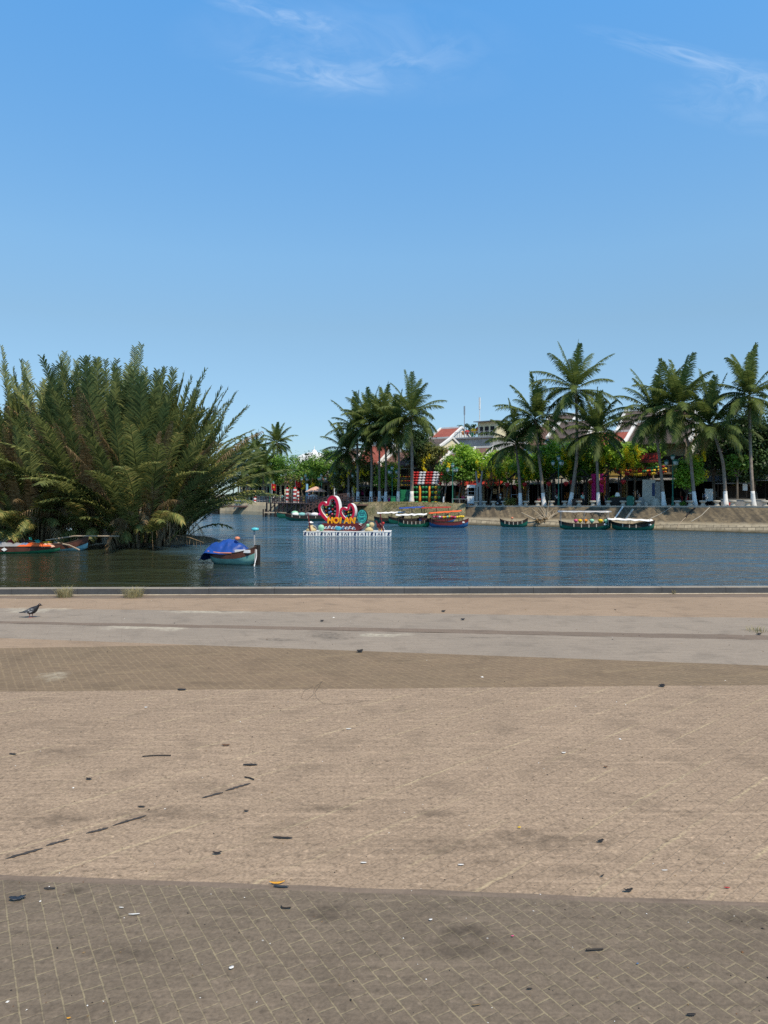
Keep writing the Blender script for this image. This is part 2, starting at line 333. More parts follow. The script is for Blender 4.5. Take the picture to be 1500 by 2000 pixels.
paving('kerb_face_mat', (.088,.088,.090), (.076,.077,.08), 0, (1.0,.6), .004, (.03,.03,.03), .4, .3, .5, None, None, None, 0, .01, None, .2)
paving('kerb_mat', (.30,.265,.215), (.25,.225,.185), 0, (1.0,.6), .006, (.15,.13,.11), .6, .3, .5, None, None, None, 0, .01, None, .3)
# ---------------------------------------------------------------- camera, sun, sky
cam = bpy.data.objects.new('camera', bpy.data.cameras.new('camera')); C.objects.link(cam); bpy.context.scene.camera = cam
cam.location = (0, 0, EYE); cam.rotation_euler = (PI/2, 0, 0); cd = cam.data
cd.sensor_fit = 'VERTICAL'; cd.sensor_height = 36; cd.lens = F/2000*36; cd.shift_y = -(1000-H)/2000; cd.clip_end = 6000; cd.clip_start = .05
SKY_GAIN = (.95, 1.28, 1.85)
SKY_TINT = [(0,(.98,1.0,.90)),(.10,(1.25,1.2,1.0)),(.226,(1.5,1.42,1.06)),(.31,(1.6,1.68,1.30)),(.56,(1.31,2.0,1.84)),(.78,(1.35,1.45,1.2)),(1,(1.35,1.35,1.1))]   # sky tint by height; stops above view made more neutral to cut blue fill
SUN_EL, SUN_AZ = R(57), R(148)
sl = bpy.data.lights.new('sun', 'SUN'); sl.energy = 4.6; sl.angle = R(.53); sl.color = (1, .88, .70)
so = bpy.data.objects.new('sun', sl); C.objects.link(so); so.rotation_euler = (SUN_EL-PI/2, 0, -SUN_AZ); so.location = (60, 20, 80)
w = bpy.data.worlds.new('World'); bpy.context.scene.world = w; w.use_nodes = True; n = w.node_tree.nodes; l = w.node_tree.links
sky = n.new('ShaderNodeTexSky'); sky.sky_type = 'NISHITA'; sky.sun_disc = False; sky.sun_elevation = SUN_EL; sky.sun_rotation = SUN_AZ
sky.air_density = 1.0; sky.dust_density = .2; sky.ozone_density = 1.2; sky.altitude = 0
tc = n.new('ShaderNodeTexCoord'); sx = n.new('ShaderNodeSeparateXYZ'); l.new(tc.outputs['Generated'], sx.inputs[0])
yy = mth(n, l, 'MAXIMUM', sx.outputs['Y'], .02); uu = mth(n, l, 'DIVIDE', sx.outputs['X'], yy); vv = mth(n, l, 'DIVIDE', sx.outputs['Z'], yy)
front = mr(n, l, sx.outputs['Y'], .15, .4, 0, 1)
cb = n.new('ShaderNodeCombineXYZ'); l.new(uu, cb.inputs[0]); l.new(vv, cb.inputs[1])
acc = None
for (px, py, ang, rx, ry, amp) in ((560,30,-14,.11,.018,.75),(600,45,-30,.10,.03,.4),(620,142,-8,.13,.024,.85),(760,130,12,.13,.035,.5),(1400,125,-15,.17,.016,.72),(1480,165,-12,.09,.03,.6),(690,95,-4,.22,.07,.3),(1450,215,-10,.12,.03,.35)):
    mp = n.new('ShaderNodeMapping'); mp.vector_type = 'TEXTURE'; l.new(cb.outputs[0], mp.inputs['Vector'])
    mp.inputs['Location'].default_value = ((px-750)/F, (H-py)/F, 0); mp.inputs['Rotation'].default_value = (0, 0, R(ang)); mp.inputs['Scale'].default_value = (rx, ry, 1)
    ln = n.new('ShaderNodeVectorMath'); ln.operation = 'LENGTH'; l.new(mp.outputs[0], ln.inputs[0])
    t = n.new('ShaderNodeTexNoise'); t.inputs['Scale'].default_value = 1.3; t.inputs['Detail'].default_value = 9; t.inputs['Distortion'].default_value = 1.1; t.inputs['Roughness'].default_value = .6
    m2 = n.new('ShaderNodeMapping'); l.new(mp.outputs[0], m2.inputs['Vector']); m2.inputs['Scale'].default_value = (1.6, .75, 1); m2.inputs['Location'].default_value = (px*.01, py*.02, 0); l.new(m2.outputs[0], t.inputs['Vector'])
    d = mth(n, l, 'MULTIPLY', mr(n, l, ln.outputs['Value'], .1, 1.25, 1, 0), mr(n, l, t.outputs['Fac'], .36, .72, 0, amp))
    acc = d if acc is None else mth(n, l, 'MAXIMUM', acc, d)
gm = n.new('ShaderNodeGamma'); l.new(sky.outputs[0], gm.inputs['Color']); gm.inputs['Gamma'].default_value = .80
skyc = mix(n, l, 1.0, gm.outputs[0], SKY_GAIN, 'MULTIPLY')
rp = n.new('ShaderNodeValToRGB'); l.new(sx.outputs['Z'], rp.inputs['Fac']); el = rp.color_ramp.elements
for pos, c in SKY_TINT[1:-1]: el.new(pos)
for e_, (pos, c) in zip(el, SKY_TINT): e_.position = pos; e_.color = (*[q/2.4 for q in c], 1)
skyc = mix(n, l, 1.0, skyc, rp.outputs['Color'], 'MULTIPLY'); vm = n.new('ShaderNodeVectorMath'); vm.operation = 'SCALE'; l.new(skyc, vm.inputs[0]); vm.inputs['Scale'].default_value = 2.4; skyc = vm.outputs[0]
cl = mix(n, l, mth(n, l, 'MULTIPLY', mth(n, l, 'MULTIPLY', acc, front), .36), skyc, (10, 11, 12))
l.new(cl, n['Background'].inputs['Color']); n['Background'].inputs['Strength'].default_value = .10
vs_ = bpy.context.scene.view_settings; vs_.view_transform = 'Standard'; vs_.look = 'None'; vs_.exposure = 0; vs_.gamma = 1
bpy.context.scene.cycles.sample_clamp_direct = 2; bpy.context.scene.cycles.sample_clamp_indirect = 3; bpy.context.scene.cycles.max_bounces = 6; bpy.context.scene.cycles.transparent_max_bounces = 8
bpy.context.scene.cycles.use_denoising = False

# ---------------------------------------------------------------- the plaza
def ground(name, mt, px_pts):
    mb = MB(); pts = [(p if isinstance(p, Vector) else G(*p)) for p in px_pts]
    mb.add(pts, [tuple(range(len(pts)))]); o = mb.build(name, mt); o['kind'] = 'structure'
    if o.data.polygons[0].normal.z < 0: o.data.flip_normals()
    return o
def yl(a, b): return lambda x: a+(b-a)*x/1500.0
Lb = yl(1719, 1771); Lb2 = yl(1708, 1763); L2 = yl(1351, 1338); L3 = yl(1246, 1300); L4a = yl(1213, 1241); L4b = yl(1217.5, 1250); L5 = yl(1188, 1207); L6 = yl(1169, 1166); L7 = yl(1163, 1159.5)
XA, XB, XM, XN = -1250, 4000, 2080.0, -1900
def edge(fn, xa, xb, k=150):
    out = []
    for i in range(k+1):
        x = xa+(xb-xa)*i/k; out.append((x, fn(x)+noise.noise(Vector((x*.035, fn(0)*.37, 0)))*(fn(x)-H)*.0035+noise.noise(Vector((x*.009, fn(0)*.11, 5)))*(fn(x)-H)*.003))
    return out
def band(name, mt, lo, hi, xa=-1250, xb=4000):
    # zones in rows from near (lo) to far (hi): straight lines on the ground
    return ground(name, mt, edge(lo, xa, xb)+edge(hi, xa, xb)[::-1])
kq = lambda x: (lambda p: Vector((p.x, p.y, -.006)))(G(x, L7(x)))
ground('paving_base', 'beige_paving_mat', [Vector((-60, -25, -.006)), Vector((60, -25, -.006)), kq(9000), kq(-6000)])
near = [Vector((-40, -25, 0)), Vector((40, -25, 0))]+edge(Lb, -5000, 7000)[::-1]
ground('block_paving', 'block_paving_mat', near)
band('border_strip', 'pink_strip_mat', Lb, Lb2, -5000, 7000)
band('stone_paving', 'stone_paving_mat', Lb2, L2, -5000, 7000)
wx = 380.0
olive_l = lambda x: 1266+(L3(wx)-1266)*x/wx
XM = (1351-1246)/((1300-1246+13)/1500.0)
ground('olive_paving', 'olive_paving_mat', edge(L2, -5000, 7000)[(2500*150)//12000:int((XM+5000)*150/12000)]+[(XM, L2(XM)), (wx, L3(wx)), (-2500, olive_l(-2500))])
ground('beige_wedge', 'beige_paving_mat', [(-1250, olive_l(-1250)), (wx, L3(wx)), (-1250, L3(-1250))])
ground('grey_paving', 'grey_paving_mat', [(-1250, L3(-1250)), (XM, L3(XM)), (4000, L2(4000)), (4000, L4b(4000)), (-1250, L4b(-1250))])
band('red_strip', 'pink_strip_mat', L4b, L4a)
band('grey_paving', 'grey_paving_mat', L4a, L5)
band('beige_paving', 'beige_paving_mat', L5, L6)
band('edge_strip', 'pink_strip_mat', L6, L7, -1250, 6000)
XA, XB = -2500, 5000
# kerb along the river and the wall under it
ka, kb = G(XA, L7(XA)), G(XB, L7(XB)); kd = (kb-ka).normalized(); kn = Vector((-kd.y, kd.x, 0))
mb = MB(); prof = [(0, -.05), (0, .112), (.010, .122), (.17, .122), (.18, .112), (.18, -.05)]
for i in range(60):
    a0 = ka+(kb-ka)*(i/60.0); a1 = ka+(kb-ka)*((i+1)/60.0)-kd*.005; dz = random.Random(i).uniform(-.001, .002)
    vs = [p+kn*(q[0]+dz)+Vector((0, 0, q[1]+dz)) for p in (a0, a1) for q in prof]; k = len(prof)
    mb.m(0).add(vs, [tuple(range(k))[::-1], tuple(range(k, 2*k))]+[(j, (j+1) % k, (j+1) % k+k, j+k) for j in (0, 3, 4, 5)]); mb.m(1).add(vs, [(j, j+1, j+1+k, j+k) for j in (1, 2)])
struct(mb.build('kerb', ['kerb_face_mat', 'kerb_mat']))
mb = MB(); b0, b1 = ka+kn*.16, kb+kn*.16; z1, z2 = Vector((0,0,-.04)), Vector((0,0,-4.5))
mb.add([b0+z1, b1+z1, b1+z2+kn*1.2, b0+z2+kn*1.2], [(0,1,2,3)]); mb.add([ka+z1, kb+z1, b1+z1, b0+z1], [(0,1,2,3)])
struct(mb.build('embankment', 'kerb_mat'))
# blown sand lying along the foot of the kerb
mb = MB(); k = 700; Lr = []; Rr = []
for i in range(k+1):
    p = ka+(kb-ka)*(.30+.30*i/k); q = .012+.05*max(0, noise.noise(Vector((i*.06, 2, 0)))+.25)+.012*noise.noise(Vector((i*.7, 5, 0)))
    Lr.append(p-kn*max(.003, q)+Vector((0,0,.003))); Rr.append(p-kn*.001+Vector((0,0,.012)))
mb.add(Lr+Rr, [(i, i+1, i+k+2, i+k+1) for i in range(k)])
tag(mb.build('blown_sand', 'sand'), 'thin pale line of blown sand along the foot of the kerb', 'sand', None, 'stuff')
# dark open joints in the stone paving (worn stripe with gaps)
mb = MB(); rng = random.Random(4)
for (x0, y0, x1, y1) in ((10,1677,84,1656),(90,1651,136,1638),(168,1627,212,1616),(220,1612,286,1592),(394,1558,436,1547),(440,1544,490,1529)):
    a, b = G(x0, y0, .004), G(x1, y1, .004); d = (b-a); u = Vector((-d.y, d.x, 0)).normalized(); k = 14
    L = []; Rr = []
    for i in range(k+1):
        t = i/k; e = .2+.8*min(1, 5*min(t, 1-t)); p = a+d*t
        L.append(p+u*e*rng.uniform(.006,.014)); Rr.append(p-u*e*rng.uniform(.006,.014))
    mb.add(L+Rr, [(i, i+k+1, i+k+2, i+1) for i in range(k)])
o = struct(mb.build('paving_joint', 'tar'))
# ---------------------------------------------------------------- the river and the land beyond
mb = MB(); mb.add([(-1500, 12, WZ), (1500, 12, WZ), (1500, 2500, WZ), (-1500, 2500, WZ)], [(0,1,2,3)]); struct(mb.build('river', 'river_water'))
PX = [-900,-400,-100,150,300,440,500,560,600,640,700,760,820,860,900,1000,1100,1200,1300,1400,1500,1600,1700,2000,2400,2800]
mb = MB(); vs = []; fs = []
for px in PX:
    e = XY(px, Dq(px), 0); z = gs(e.x); e.z = z
    f = e+Vector((.5, .83, 0))*70; f.z = z+.1; g = f+Vector((e.x*4, 2500, 0)); g.z = z+.1
    vs += [e, f, g]
for i in range(len(PX)-1): fs.append((3*i, 3*i+3, 3*i+4, 3*i+1))
mb.add(vs, fs); struct(mb.build('street', 'street'))
mb = MB(); mb.add(vs, [(3*i+1, 3*i+4, 3*i+5, 3*i+2) for i in range(len(PX)-1)]); struct(mb.build('land', 'land'))
# quay wall from px 900 to the right; bank wall to the left; grass bank between
def slope(pxs, rows, name, mt, par=None, jitter=0.0, sub=1):
    mb = MB(); cols = []; rng = random.Random(len(pxs))
    for px in pxs:
        a = XY(px, Dw(px)-.25, 0); b = XY(px, Dq(px), 0); col = []
        for (t, zf) in rows:
            p = a.lerp(b, t); p.z = zf(b.x) if callable(zf) else zf
            p.z += rng.uniform(-jitter, jitter)*(1 if 0 < t < 1 else .2); col.append(p)
        cols.append(col)
    k = len(rows); mb.add([p for c in cols for p in c], [(i*k+j, (i+1)*k+j, (i+1)*k+j+1, i*k+j+1) for i in range(len(cols)-1) for j in range(k-1)])
    return mb.build(name, mt, par)
qp = list(range(905, 1500, 35))+[1500, 1560, 1640, 1750, 1900, 2100, 2400, 2800]
qw = thing('quay_wall', 'long sloped concrete quay wall with a brick footing at the right waterline', 'quay wall')
slope(qp, [(0, WZ-.6), (.02, WZ+.1), (.16, -1.55)], 'stone_footing', 'footing_stone', qw)
slope(qp, [(.16, -1.55), (.19, -1.45), (.96, lambda x: gs(x)-.12)], 'concrete_face', 'quay_concrete', qw)
slope(qp, [(.955, lambda x: gs(x)-.12), (.945, lambda x: gs(x)+.04), (1.07, lambda x: gs(x)+.045), (1.07, lambda x: gs(x)-.02)], 'coping', 'stone', qw)
gp = list(range(685, 912, 7))
slope(gp, [(0, WZ-.5), (.05, WZ+.25), (.2, -1.75), (.4, -.95), (.55, -.35), (.7, .1), (.85, .42), (1.05, .52), (1.4, .45), (1.9, .3), (2.3, .05)], 'grass_bank', 'bank_grass', None, .10)['kind'] = 'structure'
bwp = [-900,-400,-100,150,300,380,440,500,540,580,620,660,692]
bw = slope(bwp, [(.1, WZ-.5), (.25, WZ+.6), (.6, -.5), (.9, .0), (1, lambda x: gs(x)+.02)], 'bank_wall', 'bank_wall', None, .08)
tag(bw, 'rough pale earth and stone bank wall behind the wooden jetty', 'bank wall')
# grass tufts growing out of the bank
def tuft_mesh(mb, o, h, r, nb, rng, wd=.01, bend=.5):
    for i in range(nb):
        a = rng.uniform(0, 2*PI); q = rng.random()**.6*r; b = Vector(o)+Vector((math.cos(a)*q, math.sin(a)*q, 0))
        a2 = a+rng.uniform(-.7, .7); L = h*rng.uniform(.45, 1.1); e = rng.uniform(.1, bend)*L; u = Vector((-math.sin(a2), math.cos(a2), 0))*wd
        m1 = b+Vector((math.cos(a2)*e*.35, math.sin(a2)*e*.35, L*.6)); t = b+Vector((math.cos(a2)*e, math.sin(a2)*e, L*rng.uniform(.8, 1)))
        mb.add([b-u, b+u, m1+u*.8, m1-u*.8, t], [(0,1,2,3),(3,2,4)])
rng = random.Random(9); mb = MB()
for i in range(1100):
    px = 688+220*(.5+.5*(rng.uniform(-1,1)**3+rng.uniform(-1,1))/2); t = rng.uniform(.35, 1.6); a = XY(px, Dw(px), 0); b = XY(px, Dq(px), 0); p = a.lerp(b, t)
    p.z = lerp([(0,-2.2),(.2,-1.75),(.4,-.95),(.55,-.35),(.7,.1),(.85,.42),(1.05,.52),(1.4,.45),(1.9,.3)], t)-.05
    tuft_mesh(mb, p, .26, .3, 5, rng, .03, 1.2)
tag(mb.build('bank_tussocks', 'dry_grass'), 'dry tussock grass covering the river bank below the lantern house', 'grass', None, 'stuff')
# ---------------------------------------------------------------- fronds and trees
def frond(mb, o, az, el, L, droop, leafL, n, w, ldroop=.5, fwd=.55, t0=.14, rr=.03, rng=random, vee=.15, taper=1.0, wind=None, k=10):
    p = Vector(o); d = Vector((math.cos(el)*math.cos(az), math.cos(el)*math.sin(az), math.sin(el))); pts = [p.copy()]; dirs = [d.copy()]
    for i in range(k):
        p = p+d*(L/k); pts.append(p.copy())
        d = (d+Vector((0, 0, -droop*(.35+1.3*i/k)/k))+(wind*(i/k)/k if wind else Vector())).normalized(); dirs.append(d.copy())
    mb.tube(pts, [rr*(1-.8*i/k) for i in range(k+1)], 3)
    for i in range(n):
        t = t0+(1-t0)*(i+.5)/n; x = t*k; j = min(k-1, int(x)); f = x-j
        q = pts[j].lerp(pts[j+1], f); dd = dirs[j].lerp(dirs[j+1], f).normalized()
        sd = dd.cross(Vector((0, 0, 1))); sd = sd.normalized() if sd.length > .05 else Vector((math.sin(az), -math.cos(az), 0))
        up = sd.cross(dd).normalized(); u = (t-t0)/(1-t0)
        ll = leafL*(math.sin(PI*min(1, .12+u*.80))**.6)*(1-.35*u*taper)
        for s in (-1, 1):
            if rng.random() < .04: continue
            ln = ll*rng.uniform(.8, 1.1)
            v = (sd*s*rng.uniform(.85, 1.1)+dd*(fwd+.5*u)+up*vee*rng.uniform(.3, 1.4)).normalized()
            m_ = q+v*ln*.55+Vector((0, 0, -ldroop*ln*.12)); tip = q+v*ln*.96+Vector((0, 0, -ldroop*ln*rng.uniform(.4, .75)))
            e = dd*w*.5
            mb.add([q-e, q+e, m_+e*.9, m_-e*.9, tip], [(0,1,2,3),(3,2,4)])
def palm(label, px_base, off, path, crownL, nf, seed, D=None, group='coconut palms along the far bank', trunk_r=.20, upb=.0, white=True, wind=(0,0,0), lower=2, zb=None, leafmat='coco_leaf'):
    """path: pixel points up the trunk, from the foot to the crown"""
    rng = random.Random(seed); D = D or Dq(px_base)+off; base = XY(px_base, D, 0); base.z = gs(base.x) if zb is None else zb
    t = thing('coconut_palm', label, 'palm tree', base, 0, group)
    pts = [Vector((0, 0, -.15))]
    for (px, py) in path: pts.append(P(px, py, D+rng.uniform(-.4, .4))-base)
    # smooth resampling
    sm = []
    for i in range(len(pts)-1):
        a, b = pts[i], pts[i+1]; pa = pts[max(0, i-1)]; pb = pts[min(len(pts)-1, i+2)]
        for j in range(6):
            x = j/6; h0 = (2*x**3-3*x**2+1); h1 = (x**3-2*x**2+x); h2 = (-2*x**3+3*x**2); h3 = (x**3-x**2)
            sm.append(a*h0+(b-pa)*.5*h1+b*h2+(pb-a)*.5*h3)
    sm.append(pts[-1]); k = len(sm); hh = sm[-1].z
    rad = [trunk_r*(1.0-.42*i/(k-1))*(1+.7*math.exp(-max(0, p.z)/.5))*(1+.05*(i % 2)) for i, p in enumerate(sm)]
    MB().tube(sm, rad, 9).build('trunk', 'palm_bark', t, True)
    if white:
        ws = [p for p in sm if p.z < 1.9]; top = next((p for p in sm if p.z >= 1.9), sm[-1]); pv = ws[-1]
        fz = (1.7-pv.z)/max(.01, top.z-pv.z); ws.append(pv.lerp(top, max(0, min(1, fz))))
        MB().tube(ws, [trunk_r*(1.0-.42*i/(k-1))*(1+.7*math.exp(-max(0, p.z)/.5))*1.06+.012 for i, p in enumerate(ws)], 9).build('white_base', 'lime_wash', t, True)
    c = sm[-1]; mb = MB(); W = Vector(wind)
    for i in range(nf):
        u = (i+.5)/nf; az = i*2.39996+rng.uniform(-.35, .35); el = R(86-118*u**.9+rng.uniform(-8, 8)+upb)
        L = crownL*rng.uniform(.85, 1.15)*(1.0 if u < .75 else .92)
        frond(mb, c+Vector((0, 0, .35-.5*u)), az, el, L, .75+.85*u+rng.uniform(-.15, .25), crownL*.27, 50, .112, .75+.5*u, .5, .13, .045, rng, .12, 1, W)
    mb.build('crown', leafmat, t)
    mb = MB()
    for i in range(9):
        a = rng.uniform(0, 2*PI); mb.beam(c+Vector((0,0,-.5)), c+Vector((math.cos(a)*.5, math.sin(a)*.5, rng.uniform(-.5, .35))), .10, .05)
    if lower:
        for i in range(lower):
            frond(mb, c+Vector((0, 0, -.25)), rng.uniform(0, 6.28), R(-45+rng.uniform(-20, 10)), crownL*.55, .9, crownL*.12, 12, .05, 1.2, .5, .2, .03, rng)
    mb.build('dead_sheaths', 'dead_leaf', t)
    return t
def leafblob(mb, c, r, n, size, rng, sq=(1,1,.75)):
    for i in range(n):
        v = Vector((rng.gauss(0, 1), rng.gauss(0, 1), rng.gauss(0, 1))); v = v.normalized()*(rng.random()**.45)
        p = Vector(c)+Vector((v.x*r*sq[0], v.y*r*sq[1], v.z*r*sq[2]))
        nrm = (v*.9+Vector((rng.uniform(-.8,.8), rng.uniform(-.8,.8), rng.uniform(0,1.5)))).normalized()
        a = nrm.cross(Vector((rng.uniform(-1,1), rng.uniform(-1,1), rng.uniform(-1,1)))); a = a.normalized() if a.length > .01 else Vector((1,0,0)); b = nrm.cross(a); s = size*rng.uniform(.6, 1.25)
        mb.add([p-a*s*.5, p+b*s*.32, p+a*s*.6, p-b*s*.32], [(0,1,2,3)])
def tree(label, px, off, cpx, cpy, rx, ry, seed, leafm='tree_leaf', flowers=0, dens=1.0, D=None, group='leafy trees along the far street', cat='tree', name='street_tree', lsize=.36, trunk_r=.13, fl=None, sparse=0, white=False, b=None):
    """crown centre and radii given in photo pixels at the depth of the tree"""
    rng = random.Random(seed)
    if b is not None: base = Q(s_for(px, b), b); D = base.y
    else: D = D or Dq(px)+off; base = XY(px, D, 0); base.z = gs(base.x)
    if 560 < px < 1290 and dens < 1.65: rx, ry, cpy = rx*1.22, ry*1.22, cpy+3
    S = D/F; c = P(cpx, cpy, D)-base; rx *= S; ry *= S
    t = thing(name, label, cat, base, 0, group)
    mb = MB(); fork = Vector((c.x*.5, 0, max(.8, c.z-ry*1.05))); mb.tube([(0,0,-.1), (c.x*.15+rng.uniform(-.1,.1), 0, fork.z*.5), fork], [trunk_r*1.3, trunk_r, trunk_r*.85], 7)
    mb2 = MB(); nc = int(17*dens); cl = []
    for i in range(nc):
        v = Vector((rng.gauss(0,1), rng.gauss(0,1), rng.gauss(0,1))).normalized()*(rng.random()**.4)
        q = c+Vector((v.x*rx*.82, v.y*rx*.82, v.z*ry*.80)); cl.append(q)
        if i < 9: mid = fork.lerp(q, .5)+Vector((rng.uniform(-.3,.3), rng.uniform(-.3,.3), .1)); mb.tube([fork, mid, q], [trunk_r*.5, trunk_r*.3, .02], 4)
        r = min(rx, ry)*rng.uniform(.30, .52)
        leafblob(mb2, q, r, int((130 if not sparse else 55)*rng.uniform(.7, 1.2)*min(3.0, max(.7, (r/1.0)**1.6))), lsize, rng)
    leafblob(mb2, c, min(rx, ry)*1.0, int(160*dens*(.4 if sparse else 1)), lsize, rng, (rx/min(rx,ry)*.95, rx/min(rx,ry)*.95, ry/min(rx,ry)*.95))
    mb.build('trunk', 'tree_bark', t, True)
    if white: MB().tube([(0,0,-.1), (c.x*.12, 0, min(1.3, fork.z*.5))], [trunk_r*1.38, trunk_r*1.15], 7).build('white_base', 'lime_wash', t, True)
    mb2.build('crown', leafm, t)
    if flowers or fl:
        mb3 = MB(); spots_ = []
        for i in range(flowers):
            a = rng.uniform(0, 2*PI); h = rng.uniform(-.95, .55); rr = math.sqrt(max(0, 1-h*h))
            spots_.append(c+Vector((math.cos(a)*rr*rx*.95, -abs(math.sin(a))*rr*rx*.95, h*ry)))
        for (fx, fy) in (fl or []): spots_.append(P(fx, fy, D-rx*.8)-base)
        for q in spots_:
            k = rng.randint(3, 5)
            for j in range(k): leafblob(mb3, q+Vector((rng.uniform(-.25,.25), rng.uniform(-.2,.2), -.25*j)), .26*(1.15-.17*j), 30, .17, rng, (1,1,1.5))
        mb3.build('blossom', 'blossom', t)['kind'] = 'stuff'
    return t
# ---------------------------------------------------------------- nipa palms on the mud bank at the left
NB = XY(150, 56, WZ)
mb = MB(); rng = random.Random(2); k = 30; rows = []
for j, (fx, z) in enumerate(((1.0, WZ-.5), (.965, WZ+.06), (.90, WZ+.35), (.7, WZ+.6), (0, WZ+.8))):
    row = []
    for i in range(k):
        a = 2*PI*i/k; rr = 1+.05*math.sin(3*a+1)+.03*math.sin(7*a); row.append(Vector((NB.x-5.2+math.cos(a)*14.6*fx*rr, 61.6+math.sin(a)*7.2*fx*rr, z+rng.uniform(-.06,.06))))
    rows.append(row)
vs = [p for r_ in rows for p in r_]; mb.add(vs, [(j*k+i, j*k+(i+1) % k, (j+1)*k+(i+1) % k, (j+1)*k+i) for j in range(4) for i in range(k)])
struct(mb.build('mud_bank', 'mud', None, True))
def nipa(label, px, D, nf, seed, Lmin, Lmax, lean=0.0, spread=1.0, low=8, stems=26, rad=1.3, dead=6, nsh=0):
    rng = random.Random(seed); base = XY(px, D, WZ+.3)
    t = thing('nipa_palm', label, 'palm', base, 0, 'nipa palms on the mud bank')
    mb = MB(); md = MB(); ms = MB()
    for i in range(nf):
        u = (i+.5)/nf; a = rng.uniform(0, 2*PI); o = Vector((math.cos(a), math.sin(a), 0))*rng.random()**.5*rad
        # tilt from the vertical: mostly upright, outer ones lean
        tilt = R(4+52*u**1.5*spread+rng.uniform(-4, 4)); az = a+rng.uniform(-.5, .5)
        d = Vector((math.sin(tilt)*math.cos(az)+lean, math.sin(tilt)*math.sin(az), math.cos(tilt))).normalized()
        L = rng.uniform(Lmin, Lmax)*(1-.20*u)
        frond(mb, o, math.atan2(d.y, d.x), math.asin(d.z), L, .42+.60*u+rng.uniform(0, .40), 1.7*rng.uniform(.8, 1.1), 62, .15, .45, .85, .30, .075, rng, .35, .6)
    for i in range(nsh):
        a = rng.uniform(-PI, PI); o = Vector((math.cos(a)*rad*1.25, math.sin(a)*rad*1.25, 0)); L = rng.uniform(4, 7.5)
        frond(mb, o, a+rng.uniform(-.4, .4), R(rng.uniform(35, 75)), L, .9+rng.uniform(0, .7), 1.35, 40, .15, .55, .7, .25, .05, rng, .25)
    for i in range(int(low*.45)):
        a = rng.uniform(-PI*.95, .15) if i % 3 else rng.uniform(-PI, PI); o = Vector((math.cos(a)*rad*.9, math.sin(a)*rad*.9, .6)); L = rng.uniform(3.2, 5.5)
        frond(mb, o, a, R(rng.uniform(20, 55)), L, 1.7+rng.uniform(0, .9), 1.2, 34, .15, 1.0, .6, .2, .05, rng, .1)
    for i in range(dead):
        a = rng.uniform(-PI, 0) if i % 4 else rng.uniform(-PI, PI); o = Vector((math.cos(a)*rad, math.sin(a)*rad, .5+rng.random()*1.5)); L = rng.uniform(3, 7)
        el = rng.choice((rng.uniform(45, 75), rng.uniform(-5, 50)))
        frond(md, o, a+rng.uniform(-.5, .5), R(el), L, 1.2+rng.uniform(0, 1.6), 1.0, 22, .075, 1.3, .6, .2, .05, rng, 0)
    for i in range(dead+3):          # standing dead fronds between the green ones
        a = rng.uniform(-PI, 0); o = Vector((math.cos(a)*rad, math.sin(a)*rad, 0)); L = rng.uniform(.5, .82)*Lmax
        frond(md, o, a+rng.uniform(-.6, .6), R(rng.uniform(58, 84)), L, .5+rng.uniform(0, .9), 1.0, 44, .10, 1.5, .75, .35, .05, rng, 0)
    for i in range(95):              # tan strips hanging round the foot
        a = rng.uniform(-PI, .2); q = rad*rng.uniform(1.0, 1.75); p = Vector((math.cos(a)*q, math.sin(a)*q, rng.uniform(1.0, 3.9))); hl = rng.uniform(.6, 2.1); u = Vector((-math.sin(a), math.cos(a), 0))*rng.uniform(.03, .09); e = Vector((rng.uniform(-.25,.25), rng.uniform(-.2,.1), 0))
        md.add([p-u, p+u, p+u*.9+e*.5+Vector((0,0,-hl*.5)), p-u*.9+e*.5+Vector((0,0,-hl*.5)), p+e+Vector((0,0,-hl))], [(0,1,2,3),(3,2,4)])
    for i in range(stems):
        a = rng.uniform(0, 2*PI); q = rad*1.15*rng.random()**.4; o = Vector((math.cos(a)*q, math.sin(a)*q, -.5)); h = rng.uniform(1.0, 3.2)
        ms.tube([o, o+Vector((math.cos(a)*.12, math.sin(a)*.12, h*.5)), o+Vector((math.cos(a)*.4+rng.uniform(-.2,.2), math.sin(a)*.4, h))], [.16, .12, .05], 5)
        if i % 2 == 0:
            b = o+Vector((0, 0, h*.75)); ms.tube([b, b+Vector((math.cos(a)*.8, math.sin(a)*.8, -.3)), b+Vector((math.cos(a)*1.1+rng.uniform(-.4,.4), math.sin(a)*1.1, -h*.65-.1))], [.05, .04, .015], 4)
    mb.build('crown', 'nipa_leaf', t); md.build('dead_fronds', 'dead_leaf', t); ms.build('stem_bases', 'dark_stem', t, True)
    return t
nipa('nipa palm clump cut by the left edge, behind the moored boats', -10, 60, 44, 11, 11.5, 14.2, -.03, .9, 12, 30, 1.7, 10)
nipa('tall nipa palm clump whose one frond rises highest over the red globe', 82, 60.5, 46, 12, 14, 17.2, -.02, .75, 10, 30, 1.6, 9, 8)
nipa('low front nipa palm clump with pale dead fronds just behind the boats', 70, 56.6, 16, 13, 6.5, 9.5, 0, 1.2, 14, 26, 1.3, 14, 8)
nipa('nipa palm clump with the thick pale stalk standing at its foot', 195, 58, 44, 14, 12.6, 15.8, 0, .8, 12, 30, 1.5, 10, 8)
nipa('tall nipa palm clump behind, in the middle of the mud bank', 235, 63.5, 50, 15, 14.2, 17, .02, .72, 4, 20, 1.7, 4)
nipa('dark rooted nipa palm clump at the right end, leaning toward the tarp boat', 284, 57.5, 72, 16, 11, 14.8, .11, .9, 8, 46, 1.7, 9, 12)
nipa('nipa palm clump behind the right end with fronds low over the river', 322, 63, 52, 17, 10, 12.6, .17, .82, 0, 24, 1.5, 6, 5)
